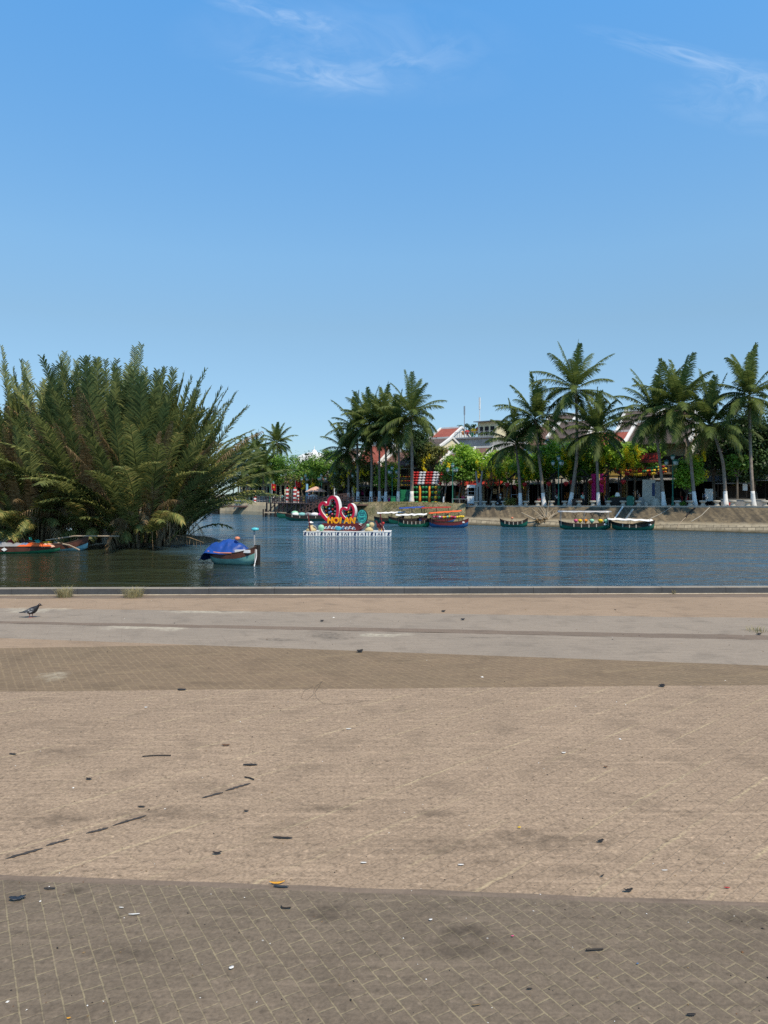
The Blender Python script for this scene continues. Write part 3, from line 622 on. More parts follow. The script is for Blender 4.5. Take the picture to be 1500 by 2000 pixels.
nipa('nipa palm clump between the right end clump and the one behind it', 304, 60.5, 60, 18, 11.5, 15, .14, .82, 0, 24, 1.6, 8, 8)
# the pale stalk and drift branches on the bank
mb = MB(); b = XY(208, 55.8, WZ+.2); mb.tube([(0,0,0), (-.05,0,.8), (.02,0,1.7), (-.02,0,2.6)], [.34, .24, .2, .12], 8)
for i in range(10): mb.beam((.2*math.cos(i), .2*math.sin(i), 2.5), (.36*math.cos(i), .36*math.sin(i), .25), .09, .03)
tag(mb.build('palm_stalk', 'pale_timber', None, False, b), 'thick pale tan dead palm stalk standing on the mud bank', 'palm stalk')
# ---------------------------------------------------------------- coconut palms on the far bank
GB = 'coconut palms along the far bank'
palm('tall slim coconut palm at the right edge with straight trunk and white painted foot', 1472, 1.2, [(1468,930),(1465,860),(1464,790),(1464,774)], 4.9, 29, 21, wind=(.25,0,0))
palm('coconut palm whose trunk bends sharply to the left, second from the right edge', 1418, 1.0, [(1414,925),(1410,895),(1398,858),(1387,832)], 5.6, 27, 22)
palm('coconut palm leaning left behind the low bushy tree, dark crown', 1358, 1.3, [(1352,930),(1347,880),(1335,830),(1327,796)], 5.8, 29, 23)
palm('coconut palm rising between the grey stone monument and the red cyclo', 1297, 1.5, [(1292,930),(1285,870),(1281,828),(1279,812)], 5.8, 29, 24)
palm('coconut palm with straight trunk in front of the magenta hanging cloths', 1169, 1.2, [(1167,930),(1165,880),(1164,845)], 5.2, 29, 25, wind=(.1,0,0))
palm('tallest coconut palm of the right bank, curved foot, crown clear against the sky', 1113, 1.5, [(1122,930),(1127,880),(1126,800),(1123,762)], 5.8, 28, 26, trunk_r=.24, wind=(.1,0,0))
palm('coconut palm with slightly leaning trunk behind the pale driftwood', 1063, 1.0, [(1057,930),(1051,880),(1048,845),(1045,820)], 5.6, 29, 27, trunk_r=.22)
palm('short coconut palm with crown below its neighbours, beside the shrub on the quay', 1017, 1.1, [(1014,930),(1010,890),(1007,868)], 5.2, 27, 28)
palm('front coconut palm of the middle cluster, tall pale trunk by the lantern house', 804, 4.0, [(805,920),(804,860),(803,812)], 6.0, 29, 31, zb=.55, trunk_r=.27)
palm('thin coconut palm just left of the pale trunk, beside the green panels', 777, 4.5, [(779,930),(779,880),(774,838)], 5.6, 27, 32, zb=.5, trunk_r=.22)
palm('coconut palm with narrow dark trunk, third of the middle cluster from its right', 753, 5.5, [(754,930),(753,870),(750,822)], 5.4, 27, 33, zb=.45, trunk_r=.22)
palm('coconut palm with drooping low crown in the heart of the middle cluster', 741, 7, [(741,930),(741,890),(742,850)], 5.8, 27, 34, zb=.4, trunk_r=.22)
palm('coconut palm of the middle cluster standing over the small red heart', 724, 5.0, [(726,930),(725,880),(722,830)], 5.6, 27, 35, zb=.4, trunk_r=.23)
palm('coconut palm at the left of the middle cluster, tall straight dark trunk', 699, 6.0, [(699,930),(698,880),(697,840)], 5.7, 28, 36, zb=.35, trunk_r=.24)
palm('short coconut palm at the far left of the middle cluster, brown skirt', 681, 6.5, [(681,940),(680,905),(677,882)], 5.4, 26, 37, zb=.3, trunk_r=.22, lower=6)
palm('tall far coconut palm left of the white dome, crown against the sky', 542, 22, [(542,920),(542,885),(541,866)], 4.7, 27, 38, white=False, trunk_r=.25)
palm('broad coconut palm behind the red flag on the left promenade', 515, 5, [(515,950),(514,930),(513,915)], 5.6, 29, 39, white=False, trunk_r=.22, lower=5)
palm('coconut palm half hidden behind the nipa fronds beyond the jetty', 482, 8, [(483,945),(481,925),(479,902)], 5.4, 27, 40, white=False, trunk_r=.24, lower=4)
palm('far coconut palm behind the broad one, thin dark crown', 500, 26, [(500,930),(500,900),(499,884)], 5.0, 25, 41, white=False, trunk_r=.24)
# ---------------------------------------------------------------- leafy trees
T = tree
T('dark green round tree left of the white dome, above the red flag', 566, 12, 570, 908, 42, 30, 51, 'tree_leaf', dens=1.2)
T('low dense green tree between the flag and the parasol', 606, 9, 606, 922, 36, 22, 91, 'tree_leaf', dens=1.2, fl=[(612,946)])
T('dense green tree behind the red flag under the tall far palm', 538, 16, 536, 914, 40, 34, 92, 'tree_leaf', dens=1.3)
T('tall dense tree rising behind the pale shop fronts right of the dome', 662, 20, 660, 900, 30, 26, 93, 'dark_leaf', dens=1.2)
T('bright green tree between the forked pillar and the brown sprayed tree', 940, 8, 938, 905, 28, 30, 94, 'bright_leaf', dens=1.2, fl=[(936,925),(932,900)])
T('bright green tree behind the leaning palm, over the dark stalls', 1050, 10, 1052, 905, 30, 28, 95, 'bright_leaf', dens=1.3, fl=[(1046,918)])
T('fresh green tree filling the gap right of the tall palm', 1115, 9, 1113, 905, 30, 28, 96, 'bright_leaf', dens=1.3, fl=[(1106,918)])
T('bright tree with hanging yellow sprays right of the short palm trunk', 1020, 9, 1022, 902, 25, 26, 101, 'bright_leaf', dens=1.2, fl=[(1014,915),(1027,905),(1019,925)])
T('tree with pale yellow sprays behind the lamp post at the tall palm', 1070, 11, 1072, 912, 25, 26, 102, 'bright_leaf', dens=1.2, fl=[(1066,905),(1076,918)])
T('green tree between the tall palm and the magenta cloths', 1130, 10, 1131, 905, 24, 28, 103, 'bright_leaf', dens=1.2, fl=[(1126,895),(1136,908)])
T('green tree above the magenta cloths', 1163, 9, 1165, 893, 24, 28, 104, 'bright_leaf', dens=1.2, fl=[(1158,900),(1171,905)])
T('light green tree left of the yellow blossoming one', 1212, 9, 1212, 890, 24, 28, 105, 'bright_leaf', dens=1.2, fl=[(1208,885),(1217,900)])
T('green tree behind the palm by the stone monument', 1275, 9.5, 1276, 888, 22, 24, 106, 'tree_leaf', dens=1.1)
T('thin bright tree in front of the rust red roof', 975, 10, 976, 898, 24, 24, 107, 'bright_leaf', dens=1.1, fl=[(970,900),(982,910)])
T('sparse dark tree standing up in front of the white dome', 604, 10, 608, 901, 22, 24, 52, 'dark_leaf', dens=1.1, sparse=1)
T('green tree right of the white dome behind the pinkish parasol', 640, 9, 642, 906, 36, 30, 53, 'tree_leaf', dens=1.2)
T('low olive tree above the striped posts of the jetty', 590, 6, 590, 932, 30, 15, 54, 'olive_leaf', flowers=1)
T('dense far trees beyond the nipa fronds, at the left end of the promenade', 455, 12, 458, 915, 60, 38, 55, 'dark_leaf', dens=1.4)
T('low green tree behind the striped pole at the left of the promenade', 500, 14, 500, 920, 42, 34, 56, 'tree_leaf', dens=1.1)
T('olive tree hung with yellow blossom behind the left trunks of the palm cluster', 672, 8, 672, 926, 26, 24, 57, 'olive_leaf', flowers=1, fl=[(668,925),(670,940),(646,925)])
T('yellow flowering tree seen between the palm cluster trunks', 712, 10, 712, 920, 28, 32, 58, 'olive_leaf', flowers=4, fl=[(705,920),(716,922),(710,918),(700,922)])
T('bright green tree seen through the palm trunks beside the yellow one', 757, 10, 757, 925, 24, 34, 59, 'bright_leaf', flowers=0)
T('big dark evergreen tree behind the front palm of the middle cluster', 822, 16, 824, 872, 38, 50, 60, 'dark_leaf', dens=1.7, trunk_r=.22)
T('olive green tree over the lantern house roof', 842, 13, 845, 888, 30, 24, 61, 'olive_leaf', flowers=1, fl=[(827,897),(829,912)], dens=1.2)
T('leaning tree with whitish foot at the right corner of the lantern house', 866, 4, 878, 912, 22, 24, 62, 'tree_leaf', flowers=0, fl=[(874,905)], white=True)
T('large fresh green tree in front of the cream gable house', 905, 9, 908, 892, 40, 26, 63, 'bright_leaf', dens=1.6, fl=[(922,893),(932,912),(947,902),(896,911)])
T('olive green tree behind the three armed lamp in front of the crimson awning', 895, 6, 905, 920, 30, 22, 64, 'tree_leaf', fl=[(878,908),(953,922)])
T('thin drooping brownish tree with yellow sprays left of the short palm', 958, 6, 964, 918, 26, 30, 65, 'olive_leaf', dens=.9, sparse=1, fl=[(966,912),(967,922),(954,925),(944,905)], flowers=0)
T('slender tree with long yellow tassels beside the short palm', 990, 6, 996, 912, 22, 26, 66, 'bright_leaf', fl=[(999,918),(997,928),(1003,922),(986,922)], flowers=1, sparse=1)
T('low yellow green tree between the short palm and the leaning palm', 1030, 5, 1032, 918, 24, 28, 67, 'bright_leaf', fl=[(1028,902),(1043,897),(1023,918),(1026,926),(1060,892)], flowers=1)
T('big fresh green tree with yellow blossom in front of the dark roof with white bands', 1084, 7, 1082, 890, 38, 34, 68, 'bright_leaf', dens=1.6, fl=[(1099,872),(1101,880),(1098,890),(1110,896),(1112,903),(1061,892)])
T('green tree behind the tall palm trunk, yellow sprays at its side', 1140, 7, 1142, 896, 32, 36, 69, 'tree_leaf', dens=1.3, flowers=1, fl=[(1140,890)])
T('bright green tree behind the palm with the magenta cloths', 1188, 7, 1186, 892, 32, 34, 70, 'bright_leaf', dens=1.3, fl=[(1180,892),(1188,888),(1176,893)], flowers=0)
T('yellow blossoming tree in front of the balcony house', 1240, 8, 1240, 886, 28, 22, 71, 'bright_leaf', dens=1.0, flowers=4, fl=[(1228,890),(1243,870),(1237,893),(1248,880),(1225,882),(1233,902),(1226,886)], group='leafy trees along the far street')
T('low bushy bright tree right of the green lamp post, in front of the shops', 1340, 3.2, 1345, 922, 32, 42, 72, 'bright_leaf', dens=1.6, flowers=1, fl=[(1375,882),(1363,890)], trunk_r=.1)
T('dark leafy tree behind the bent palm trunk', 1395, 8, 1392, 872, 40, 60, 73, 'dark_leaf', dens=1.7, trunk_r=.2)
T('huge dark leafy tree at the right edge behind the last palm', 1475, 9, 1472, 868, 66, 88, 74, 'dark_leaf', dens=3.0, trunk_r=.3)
T('small leaning bright tree under the dark trees at the right', 1440, 5, 1440, 905, 24, 26, 75, 'tree_leaf', dens=.8)
T('far tree tops behind the rooftop terrace with lanterns', 920, 50, 912, 838, 34, 12, 76, 'dark_leaf', dens=1.0)
T('far tree tops behind the dark roofs left of the right palms', 1215, 45, 1222, 812, 40, 12, 77, 'dark_leaf', dens=1.0)
# ground shrubs
def shrub(label, px, off, w, h, seed, lm='tree_leaf', D=None, zb=None):
    D = D or Dq(px)+off; b = XY(px, D, 0); b.z = gs(b.x) if zb is None else zb; rng = random.Random(seed); mb = MB(); S = D/F
    for i in range(9): leafblob(mb, (rng.uniform(-w, w)*S*.4, rng.uniform(-.3,.3), h*S*rng.uniform(.25, .7)), h*S*.36, 90, .2, rng, (1.3,1,1))
    t = thing('shrub', label, 'shrub', b); mb.build('foliage', lm, t)
    mb = MB(); [mb.tube([(0,0,-.05), (rng.uniform(-.3,.3), 0, h*S*.5)], .02, 4) for i in range(4)]; mb.build('stem', 'tree_bark', t)
shrub('rounded green shrub on the quay edge beside the short palm', 995, .8, 24, 16, 81, 'olive_leaf')
shrub('small olive shrub at the foot of the pale stone planter row by the cyclo', 1330, 2.5, 14, 10, 82)
shrub('potted leafy plant beside the gable gate with dark roof', 1197, 3, 10, 22, 83, 'bright_leaf')
# ---------------------------------------------------------------- lamp posts with three lantern heads
def lamp(label, px, off, top, seed, zb=None):
    D = Dq(px)+off; b = XY(px, D, 0); b.z = gs(b.x) if zb is None else zb; t = thing('street_lamp', label, 'street lamp', b, R(seed*37 % 360), 'green lamp posts of the far promenade')
    h = zat(top, D)-b.z
    MB().lathe([(.20,0),(.22,.15),(.13,.3),(.11,.9),(.14,1.0),(.075,1.1),(.055,h-1.5),(.05,h-.6)], (0,0,0), 10).build('post', 'lamp_green', t, True)
    mb = MB(); heads = [(0, 0, h-.62)]
    for i in range(3):
        a = i*2*PI/3; e = (math.cos(a)*.72, math.sin(a)*.72, h-1.25); heads.append(e)
        mb.tube([(0,0,h-1.75), (e[0]*.5, e[1]*.5, h-1.65), (e[0]*.95, e[1]*.95, h-1.5), e], .028, 5)
    mb.build('bracket', 'lamp_green', t)
    for e in heads:
        o = MB().lathe([(.05,0),(.17,.06),(.26,.38),(.24,.42)], (0,0,0), 9).build('lamp_glass', 'lamp_glass', t, True, e)
        MB().lathe([(.30,0),(.27,.08),(.14,.20),(.04,.24),(.03,.32)], (0,0,.42), 9).build('lamp_cap', 'lamp_green', o, True)
lamp('green lamp post in front of the black stalls near the tall palm', 1091, 1.6, 890, 1)
lamp('green lamp post at the left end of the quay wall, before the bench', 884, 1.6, 905, 2)
lamp('green lamp post beside the green litter bin in the palm cluster', 766, 4.2, 910, 3, .45)
lamp('green lamp post standing against the low bushy tree', 1314, 1.8, 888, 4)
lamp('green lamp post between two trunks of the palm cluster', 697, 8, 918, 5, .25)
lamp('green lamp post left of the palm cluster behind the big red heart', 655, 5, 922, 6)
lamp('green lamp post right of the red flag on the promenade', 628, 5, 925, 7)
lamp('green lamp post over the striped jetty posts', 597, 4, 926, 8)
lamp('green lamp post behind the parasol on the left promenade', 574, 5, 928, 9)
lamp('leftmost green lamp post in view, under the broad palm', 527, 4, 934, 10)
# ---------------------------------------------------------------- stone stools along the quay edge
by = {930:'left of the shrub, beside the grey forked pillar', 946:'just right of the grey forked pillar', 964:'left of the shrub on the quay', 984:'touching the shrub on the quay', 1027:'right of the short palm', 1050:'left of the leaning palm', 1077:'between the leaning palm and the lamp post', 1103:'right of the lamp post near the tall palm', 1131:'under the person in the pale teal shirt', 1158:'left of the palm with the magenta cloths', 1188:'right of the palm with the magenta cloths', 1217:'before the dark timber crates', 1247:'between the green bin and the stone monument', 1323:'right of the lamp post by the bushy tree', 1348:'left of the palm behind the bushy tree', 1373:'right of the palm behind the bushy tree', 1400:'left of the bent palm', 1431:'right of the bent palm', 1460:'left of the last palm', 1494:'at the right edge beyond the last palm'}
def stool():
    t = thing('stone_stool', 'x x x x', 'stone stool', (0,0,0), 0, 'pale stone stools along the quay edge')
    MB().lathe([(.30,0),(.31,.08),(.22,.14),(.19,.26),(.24,.38),(.30,.42)], (0,0,0), 14).build('pedestal', 'pale_stone', t, True)
    MB().lathe([(.30,.42),(.40,.45),(.42,.53),(.38,.61),(.28,.63)], (0,0,0), 14).build('seat', 'pale_stone', t, True)
    return t
def copy_tree(o, parent=None):
    c = o.copy(); C.objects.link(c)
    if parent: c.parent = parent
    for ch in o.children: copy_tree(ch, c)
    return c
st0 = stool()
for i, (px, where) in enumerate(by.items()):
    t = st0 if i == 0 else copy_tree(st0); b = SP(px, .5); b.z += .04; t.location = b; t.rotation_euler.z = i; tag(t, 'pale stone stool '+where)
# ---------------------------------------------------------------- people
def person(label, pos, face=0.0, shirt='cloth_white', legs='cloth_dark', pose='stand', hat=None, hold=None, h=1.66, skirt=False, s=None):
    """one skinned body; clothes, hair and hat are children"""
    t = thing('person', label, 'person', pos, face, 'people on the far bank'); k = h/1.66
    sit = pose in ('sit', 'ride'); z0 = .50 if sit else .86; ws = .12 if pose == 'walk' else 0
    J = {'pel': (0,0,z0), 'waist': (0,0,z0+.16), 'chest': (0,.0,z0+.36), 'neck': (0,-.01,z0+.52), 'head': (0,-.03,z0+.62), 'crown': (0,-.01,z0+.76)}
    rad = {'pel': .125, 'waist': .115, 'chest': .135, 'neck': .052, 'head': .085, 'crown': .07}
    E = [('pel','waist'),('waist','chest'),('chest','neck'),('neck','head'),('head','crown')]
    for s_, n_ in ((-1,'l'),(1,'r')):
        if sit: kn, an, toe = (s_*.12,-.42,z0-.02), (s_*.12,-.42,.08), (s_*.12,-.56,.03)
        else: kn, an, toe = (s_*.10,-.03-ws*s_,.47), (s_*.10,.02-ws*1.6*s_+(.10 if ws and s_>0 else 0),.07), (s_*.11,-.14-ws*1.6*s_+(.10 if ws and s_>0 else 0),.03)
        J['hip'+n_] = (s_*.09,0,z0-.02); J['kn'+n_] = kn; J['an'+n_] = an; J['toe'+n_] = toe
        rad.update({'hip'+n_:.085,'kn'+n_:.058,'an'+n_:.042,'toe'+n_:.034}); E += [('pel','hip'+n_),('hip'+n_,'kn'+n_),('kn'+n_,'an'+n_),('an'+n_,'toe'+n_)]
        J['sh'+n_] = (s_*.18,0,z0+.46)
        if hold or pose == 'ride': el, wr = (s_*.24,-.10,z0+.22), (s_*.17,-.36,z0+.26)
        elif sit: el, wr = (s_*.24,-.04,z0+.2), (s_*.15,-.26,z0+.10)
        else: el, wr = (s_*.235,.04+ws*s_*.6,z0+.20), (s_*.25,-.05+ws*s_*1.6,z0-.02)
        v = (Vector(wr)-Vector(el)).normalized(); pm = Vector(wr)+v*.07
        J['el'+n_] = el; J['wr'+n_] = wr; J['pm'+n_] = tuple(pm)
        rad.update({'sh'+n_:.062,'el'+n_:.042,'wr'+n_:.028,'pm'+n_:.032}); E += [('chest','sh'+n_),('sh'+n_,'el'+n_),('el'+n_,'wr'+n_),('wr'+n_,'pm'+n_)]
        sd = Vector((0,1,0)) if abs(v.z) > .6 else Vector((1,0,0))
        for q in range(4):
            f0 = pm+v*.03+sd*(.021*(q-1.5)); f1 = f0+v*(.052+.008*(q in (1,2))); f2 = f1+(v*.6+Vector((-s_*.5,-.3,0))).normalized()*.03
            for nm, pp in (('a',f0),('b',f1),('c',f2)): J[f'f{n_}{q}{nm}'] = tuple(pp); rad[f'f{n_}{q}{nm}'] = .009
            E += [('pm'+n_, f'f{n_}{q}a'),(f'f{n_}{q}a', f'f{n_}{q}b'),(f'f{n_}{q}b', f'f{n_}{q}c')]
        th = Vector(wr)+v*.03+sd*-.035; th2 = th+v*.045+sd*-.015
        J['t'+n_] = tuple(th); J['u'+n_] = tuple(th2); rad['t'+n_] = .011; rad['u'+n_] = .009; E += [('wr'+n_, 't'+n_),('t'+n_, 'u'+n_)]
    J['nose'] = (0,-.125,z0+.635); rad['nose'] = .016; E.append(('head','nose'))
    keys = ['pel']+[q for q in J if q != 'pel']
    def mk(name, keys, edges, grow, mt):
        me = bpy.data.meshes.new(name); ix = {q: i for i, q in enumerate(keys)}
        me.from_pydata([tuple(c*k for c in J[q]) for q in keys], [(ix[a], ix[b]) for a, b in edges if a in ix and b in ix], [])
        o = bpy.data.objects.new(name, me); C.objects.link(o); o.parent = t; me.materials.append(M[mt])
        o.modifiers.new('skin', 'SKIN').use_smooth_shade = True
        for q, i in ix.items(): me.skin_vertices[0].data[i].radius = ((rad[q]+grow)*k,)*2
        me.skin_vertices[0].data[0].use_root = True
        sb = o.modifiers.new('sub', 'SUBSURF'); sb.levels = 1; sb.render_levels = 1
        return o
    mk('body', keys, E, 0, 'skin')
    mk('shirt', ['waist','chest','pel','shl','shr','ell','elr'], E, .018, shirt)
    mk('trousers', ['pel','hipl','hipr','knl','knr','anl','anr'], E, .016, legs)
    hz = (z0+.69)*k
    MB().lathe([(.09,-.07),(.101,-.01),(.098,.05),(.06,.10),(.01,.115)], (0,.012*k,hz), 9).build('hair', 'hair', t, True)
    if hat == 'cone': MB().lathe([(.24,0),(.235,.02),(.01,.17)], (0,0,hz+.04), 12).build('hat', 'straw', t)
    elif hat: 
        mb = MB(); mb.lathe([(.108,-.02),(.112,.05),(.075,.115),(.01,.13)], (0,0,hz+.01), 10); mb.box((0,-.13,hz+.015), (.15,.10,.015)); mb.build('hat', hat, t, True)
    return t
def pp(px, off): return SP(px, off)
person('person in a pale teal shirt and dark trousers standing by the tall palm', pp(1138, 1.4), .3, 'cloth_teal', 'cloth_dark', hat='cloth_red')
person('person in a red shirt sitting on a stool left of the leaning palm', pp(1053, 2.6), -.6, 'cloth_red', 'cloth_dark', 'sit')
MB_ = MB().box((0,.02,.21), (.42,.42,.42)); o_ = MB_.build('stool', 'timber', None, False, pp(1053, 2.6)); tag(o_, 'low dark wooden stool under the person in the red shirt', 'stool')
person('person in a green shirt standing alone near the crimson awning', pp(895, 9), 0, 'cloth_green', 'cloth_dark')
person('person in a grey top beside a stall pillar right of the green bin', pp(1248, 7), .8, 'cloth_grey', 'cloth_dark')
person('person in a peach dress standing among the palm cluster trunks', pp(760, 10), .4, 'cloth_peach', 'cloth_pink')
person('person in white between the trunks, left of the green bin', pp(748, 10), -.2, 'cloth_white', 'cloth_dark', 'walk')
person('person in white beside the parasol, walking toward the heart sign', pp(641, 6), 1.0, 'cloth_white', 'cloth_white', 'walk')
person('person in a white top behind the big heart, hat on the head', pp(657, 7), -.5, 'cloth_white', 'cloth_blue', hat='cone')
person('person in a yellow shirt on the jetty promenade', pp(593, 3.5), .2, 'cloth_yellow', 'cloth_yellow')
person('person in an orange shirt beside the yellow shirted one', pp(585.5, 4), -.4, 'cloth_orange', 'cloth_orange')
person('person in a white shirt near the red flag pole', pp(534, 4), .6, 'cloth_white', 'cloth_dark')
person('person in a pale blue shirt right of the red flag', pp(551, 5), -.6, 'cloth_teal', 'cloth_dark', 'walk')
person('person in dark clothes walking on the left promenade near the striped pole', pp(508, 6), 1.3, 'cloth_dark', 'cloth_grey', 'walk')
person('person in a white shirt under the trees by the shaded shop', pp(1014, 9), .5, 'cloth_white', 'cloth_grey')

b = pp(980, 4.2); t = thing('motorbike', 'dark scooter with its rider in white in front of the shaded stalls', 'motorbike', b, R(62))
for x in (-.62, .62):
    o = bpy.data.objects.new('wheel', None); C.objects.link(o); o.parent = t; o.location = (0, x, .29)
    MB().tube([(0, math.cos(a*PI/10)*.26, math.sin(a*PI/10)*.26) for a in range(21)], .05, 6).build('tyre', 'black', o); MB().ball((0,0,0), .16, 10, 6, (.25,1,1)).build('rim', 'steel', o)
mb = MB(); mb.box((0,.28,.58), (.28,.75,.26), 0, .85); mb.box((0,-.15,.33), (.26,.6,.12)); mb.tube([(0,-.42,.35),(0,-.5,.75),(0,-.42,1.0)], [.16,.15,.08], 8); mb.build('body', 'cloth_dark', t)
MB().box((0,.25,.76), (.26,.8,.10)).build('seat', 'black', t); MB().tube([(-.33,-.36,1.02),(0,-.44,1.0),(.33,-.36,1.02)], .022, 6).build('handlebar', 'steel', t); MB().ball((0,-.56,.85), .09, 8, 6).build('headlight', 'lamp_glass', t, True)
mb = MB(); mb.tube([(0,-.46,.75),(0,-.60,.30)], .03, 6); mb.build('fork', 'steel', t)
q = Vector(b)+Matrix.Rotation(R(62), 3, 'Z') @ Vector((0,.18,.30)); person('person in white with a white helmet riding the dark scooter', q, R(62), 'cloth_white', 'cloth_dark', 'ride', 'white_paint')
person('person in a dark top standing between the magenta cloths and the gable gate', pp(1184, 5), .2, 'cloth_dark', 'cloth_grey')
person('person in a blue shirt walking past the leaning stall board at the right', pp(1376, 5.5), 1.2, 'cloth_blue', 'cloth_dark', 'walk')
person('person in a pink top under the crimson awning left of the glass cart', pp(905, 8), .3, 'cloth_pink', 'cloth_dark')
person('person in a white shirt in the shade left of the tall palm foot', pp(1088, 6), -.3, 'cloth_white', 'cloth_dark')
# ---------------------------------------------------------------- houses along the far street
HR = math.atan2(-TQ.y, -TQ.x)
def slabs(mb, x0, x1, ya, za, yb, zb, th):
    mb.add([(x0,ya,za),(x1,ya,za),(x1,yb,zb),(x0,yb,zb),(x0,ya,za+th),(x1,ya,za+th),(x1,yb,zb+th),(x0,yb,zb+th)], [(3,2,1,0),(4,5,6,7),(0,1,5,4),(1,2,6,5),(2,3,7,6),(3,0,4,7)])
def slabx(mb, xa, za, xb, zb, y0, y1, th):
    mb.add([(xa,y0,za),(xb,y0,zb),(xb,y1,zb),(xa,y1,za),(xa,y0,za+th),(xb,y0,zb+th),(xb,y1,zb+th),(xa,y1,za+th)], [(3,2,1,0),(4,5,6,7),(0,1,5,4),(1,2,6,5),(2,3,7,6),(3,0,4,7)])
def house(label, px0, px1, b, eave, ridge, depth, wall, roof, axis='x', gf=3.3, band=True, win=3, awn=True, shop=True, ridge_cap='white_wall', balcony=False, seed=0, shutter='timber', awnm='roof_grey'):
    rng = random.Random(seed+px0); s0, s1 = s_for(px0, b), s_for(px1, b); w = s0-s1; base = Q(s0, b); D = Q((s0+s1)/2, b).y
    t = thing('shop_house', label, 'house', base, HR, 'houses of the far street')
    ez = zat(eave, D)-base.z; rz_ = zat(ridge, D+NQ.y*depth/2)-base.z; rz_ = max(rz_, ez+.8)
    mb = MB(); T = .25
    mb.box((T/2, depth/2, ez/2), (T, depth, ez)); mb.box((w-T/2, depth/2, ez/2), (T, depth, ez)); mb.box((w/2, depth-T/2, ez/2), (w-2*T-.004, T, ez))
    if shop:
        mb.box((w/2, T/2, (gf+ez)/2), (w-2*T-.004, T, ez-gf)); k = max(2, int(w/2.6))
    else: mb.box((w/2, T/2, ez/2), (w-2*T-.004, T, ez))
    if axis == 'x':
        for x in (0, w-T): mb.prism([(0, ez), (depth, ez), (depth/2, rz_-.06)], (x, 0, .002), (0,1,0), (0,0,1), (T, 0, 0))
    else:
        for y in (.003, depth-T-.003): mb.prism([(0, ez), (w, ez), (w/2, rz_-.06)], (0, y, .002), (1,0,0), (0,0,1), (0, T, 0))
    mb.build('wall', wall, t)
    o_ = .55; mb = MB()
    if axis == 'x':
        q = (rz_-ez)/(depth/2); slabs(mb, -.1, w+.1, -o_*1.4, ez-o_*1.4*q+.03, depth/2, rz_+.03, .14); slabs(mb, -.1, w+.1, depth+o_, ez-o_*q+.03, depth/2+.003, rz_+.03, .14)
        rf = mb.build('roof', roof, t)
        if band:
            mb = MB()
            for x0, x1 in ((-.22, .25), (w-.25, w+.22)):
                slabs(mb, x0, x1, -o_*1.2, ez-o_*1.2*q+.06, depth/2, rz_+.06, .36); slabs(mb, x0, x1, depth+o_, ez-o_*q+.06, depth/2+.003, rz_+.06, .36)
            mb.box((w/2, depth/2, rz_+.24), (w-.6, .4, .3)); mb.build('gable_band', ridge_cap, rf)
    else:
        q = (rz_-ez)/(w/2); slabx(mb, -o_, ez-o_*q+.03, w/2, rz_+.03, -.4, depth+.3, .14); slabx(mb, w/2+.003, rz_+.03, w+o_, ez-o_*q+.03, -.4, depth+.3, .14)
        rf = mb.build('roof', roof, t)
        if band:
            mb = MB(); slabx(mb, -o_-.05, ez-o_*q, w/2, rz_+.05, -.55, -.2, .30); slabx(mb, w/2+.003, rz_+.05, w+o_+.05, ez-o_*q, -.55, -.2, .30); mb.build('gable_band', ridge_cap, rf)
    if shop:
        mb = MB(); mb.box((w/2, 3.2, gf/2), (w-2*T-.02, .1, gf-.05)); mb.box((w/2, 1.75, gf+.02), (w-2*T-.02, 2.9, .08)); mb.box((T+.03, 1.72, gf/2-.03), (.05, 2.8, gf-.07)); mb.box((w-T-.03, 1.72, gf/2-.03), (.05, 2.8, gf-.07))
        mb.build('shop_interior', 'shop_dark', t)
        mb = MB(); mb.box((w/2, -.03, gf+.05), (w-.1, .05, .28)); k = max(3, int(w/1.1))
        for i in range(k+1): mb.box((T+(w-2*T)*i/k, .33, gf/2), (.10, .10, gf-.06))
        mb.build('shop_front_timber', 'dark_timber', t)
        for i in range(rng.randint(3, 5)):      # goods hung and stood in the shade
            cm = rng.choice(['cloth_white','cloth_red','cloth_orange','cloth_blue','cloth_grey','straw','cloth_pink','cloth_yellow','cloth_dark']); x = rng.uniform(.6, w-.6); hh = rng.uniform(.5, 1.2)
            MB().box((x, rng.uniform(.6, 1.6), rng.uniform(.9, 2.1)), (rng.uniform(.3, .8), .05, hh)).build('hung_cloth', cm, t)
        MB().box((w*rng.uniform(.3,.7), 1.2, .45), (w*.35, .8, .9)).build('counter', 'timber', t)
    if awn:
        mb = MB(); slabs(mb, .1, w-.1, -1.9, gf-.35, -.06, gf+.35, .07); aw = mb.build('awning', awnm, t)
        mb = MB(); [mb.beam((x, -1.8, -.1), (x, -1.8, gf-.34), .09) for x in (.3, w*.5, w-.3)]; mb.build('awning_post', 'dark_timber', t)
    for i in range(win):
        x = w*(i+.5)/win; zc = gf+.55+(ez-gf-.7)*.5; hh = min(1.5, (ez-gf)*.5)
        if hh < .5: break
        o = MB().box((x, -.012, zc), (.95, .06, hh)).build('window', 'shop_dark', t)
        mb = MB(); mb.box((x, -.05, zc+hh/2+.06), (1.15, .10, .10)); mb.box((x, -.05, zc-hh/2-.06), (1.15, .12, .10)); mb.build('window_frame', 'white_wall', o)
        [MB().box((x+q, -.06, zc), (.36, .05, hh)).build('shutter', shutter, o) for q in (-.66, .66)]
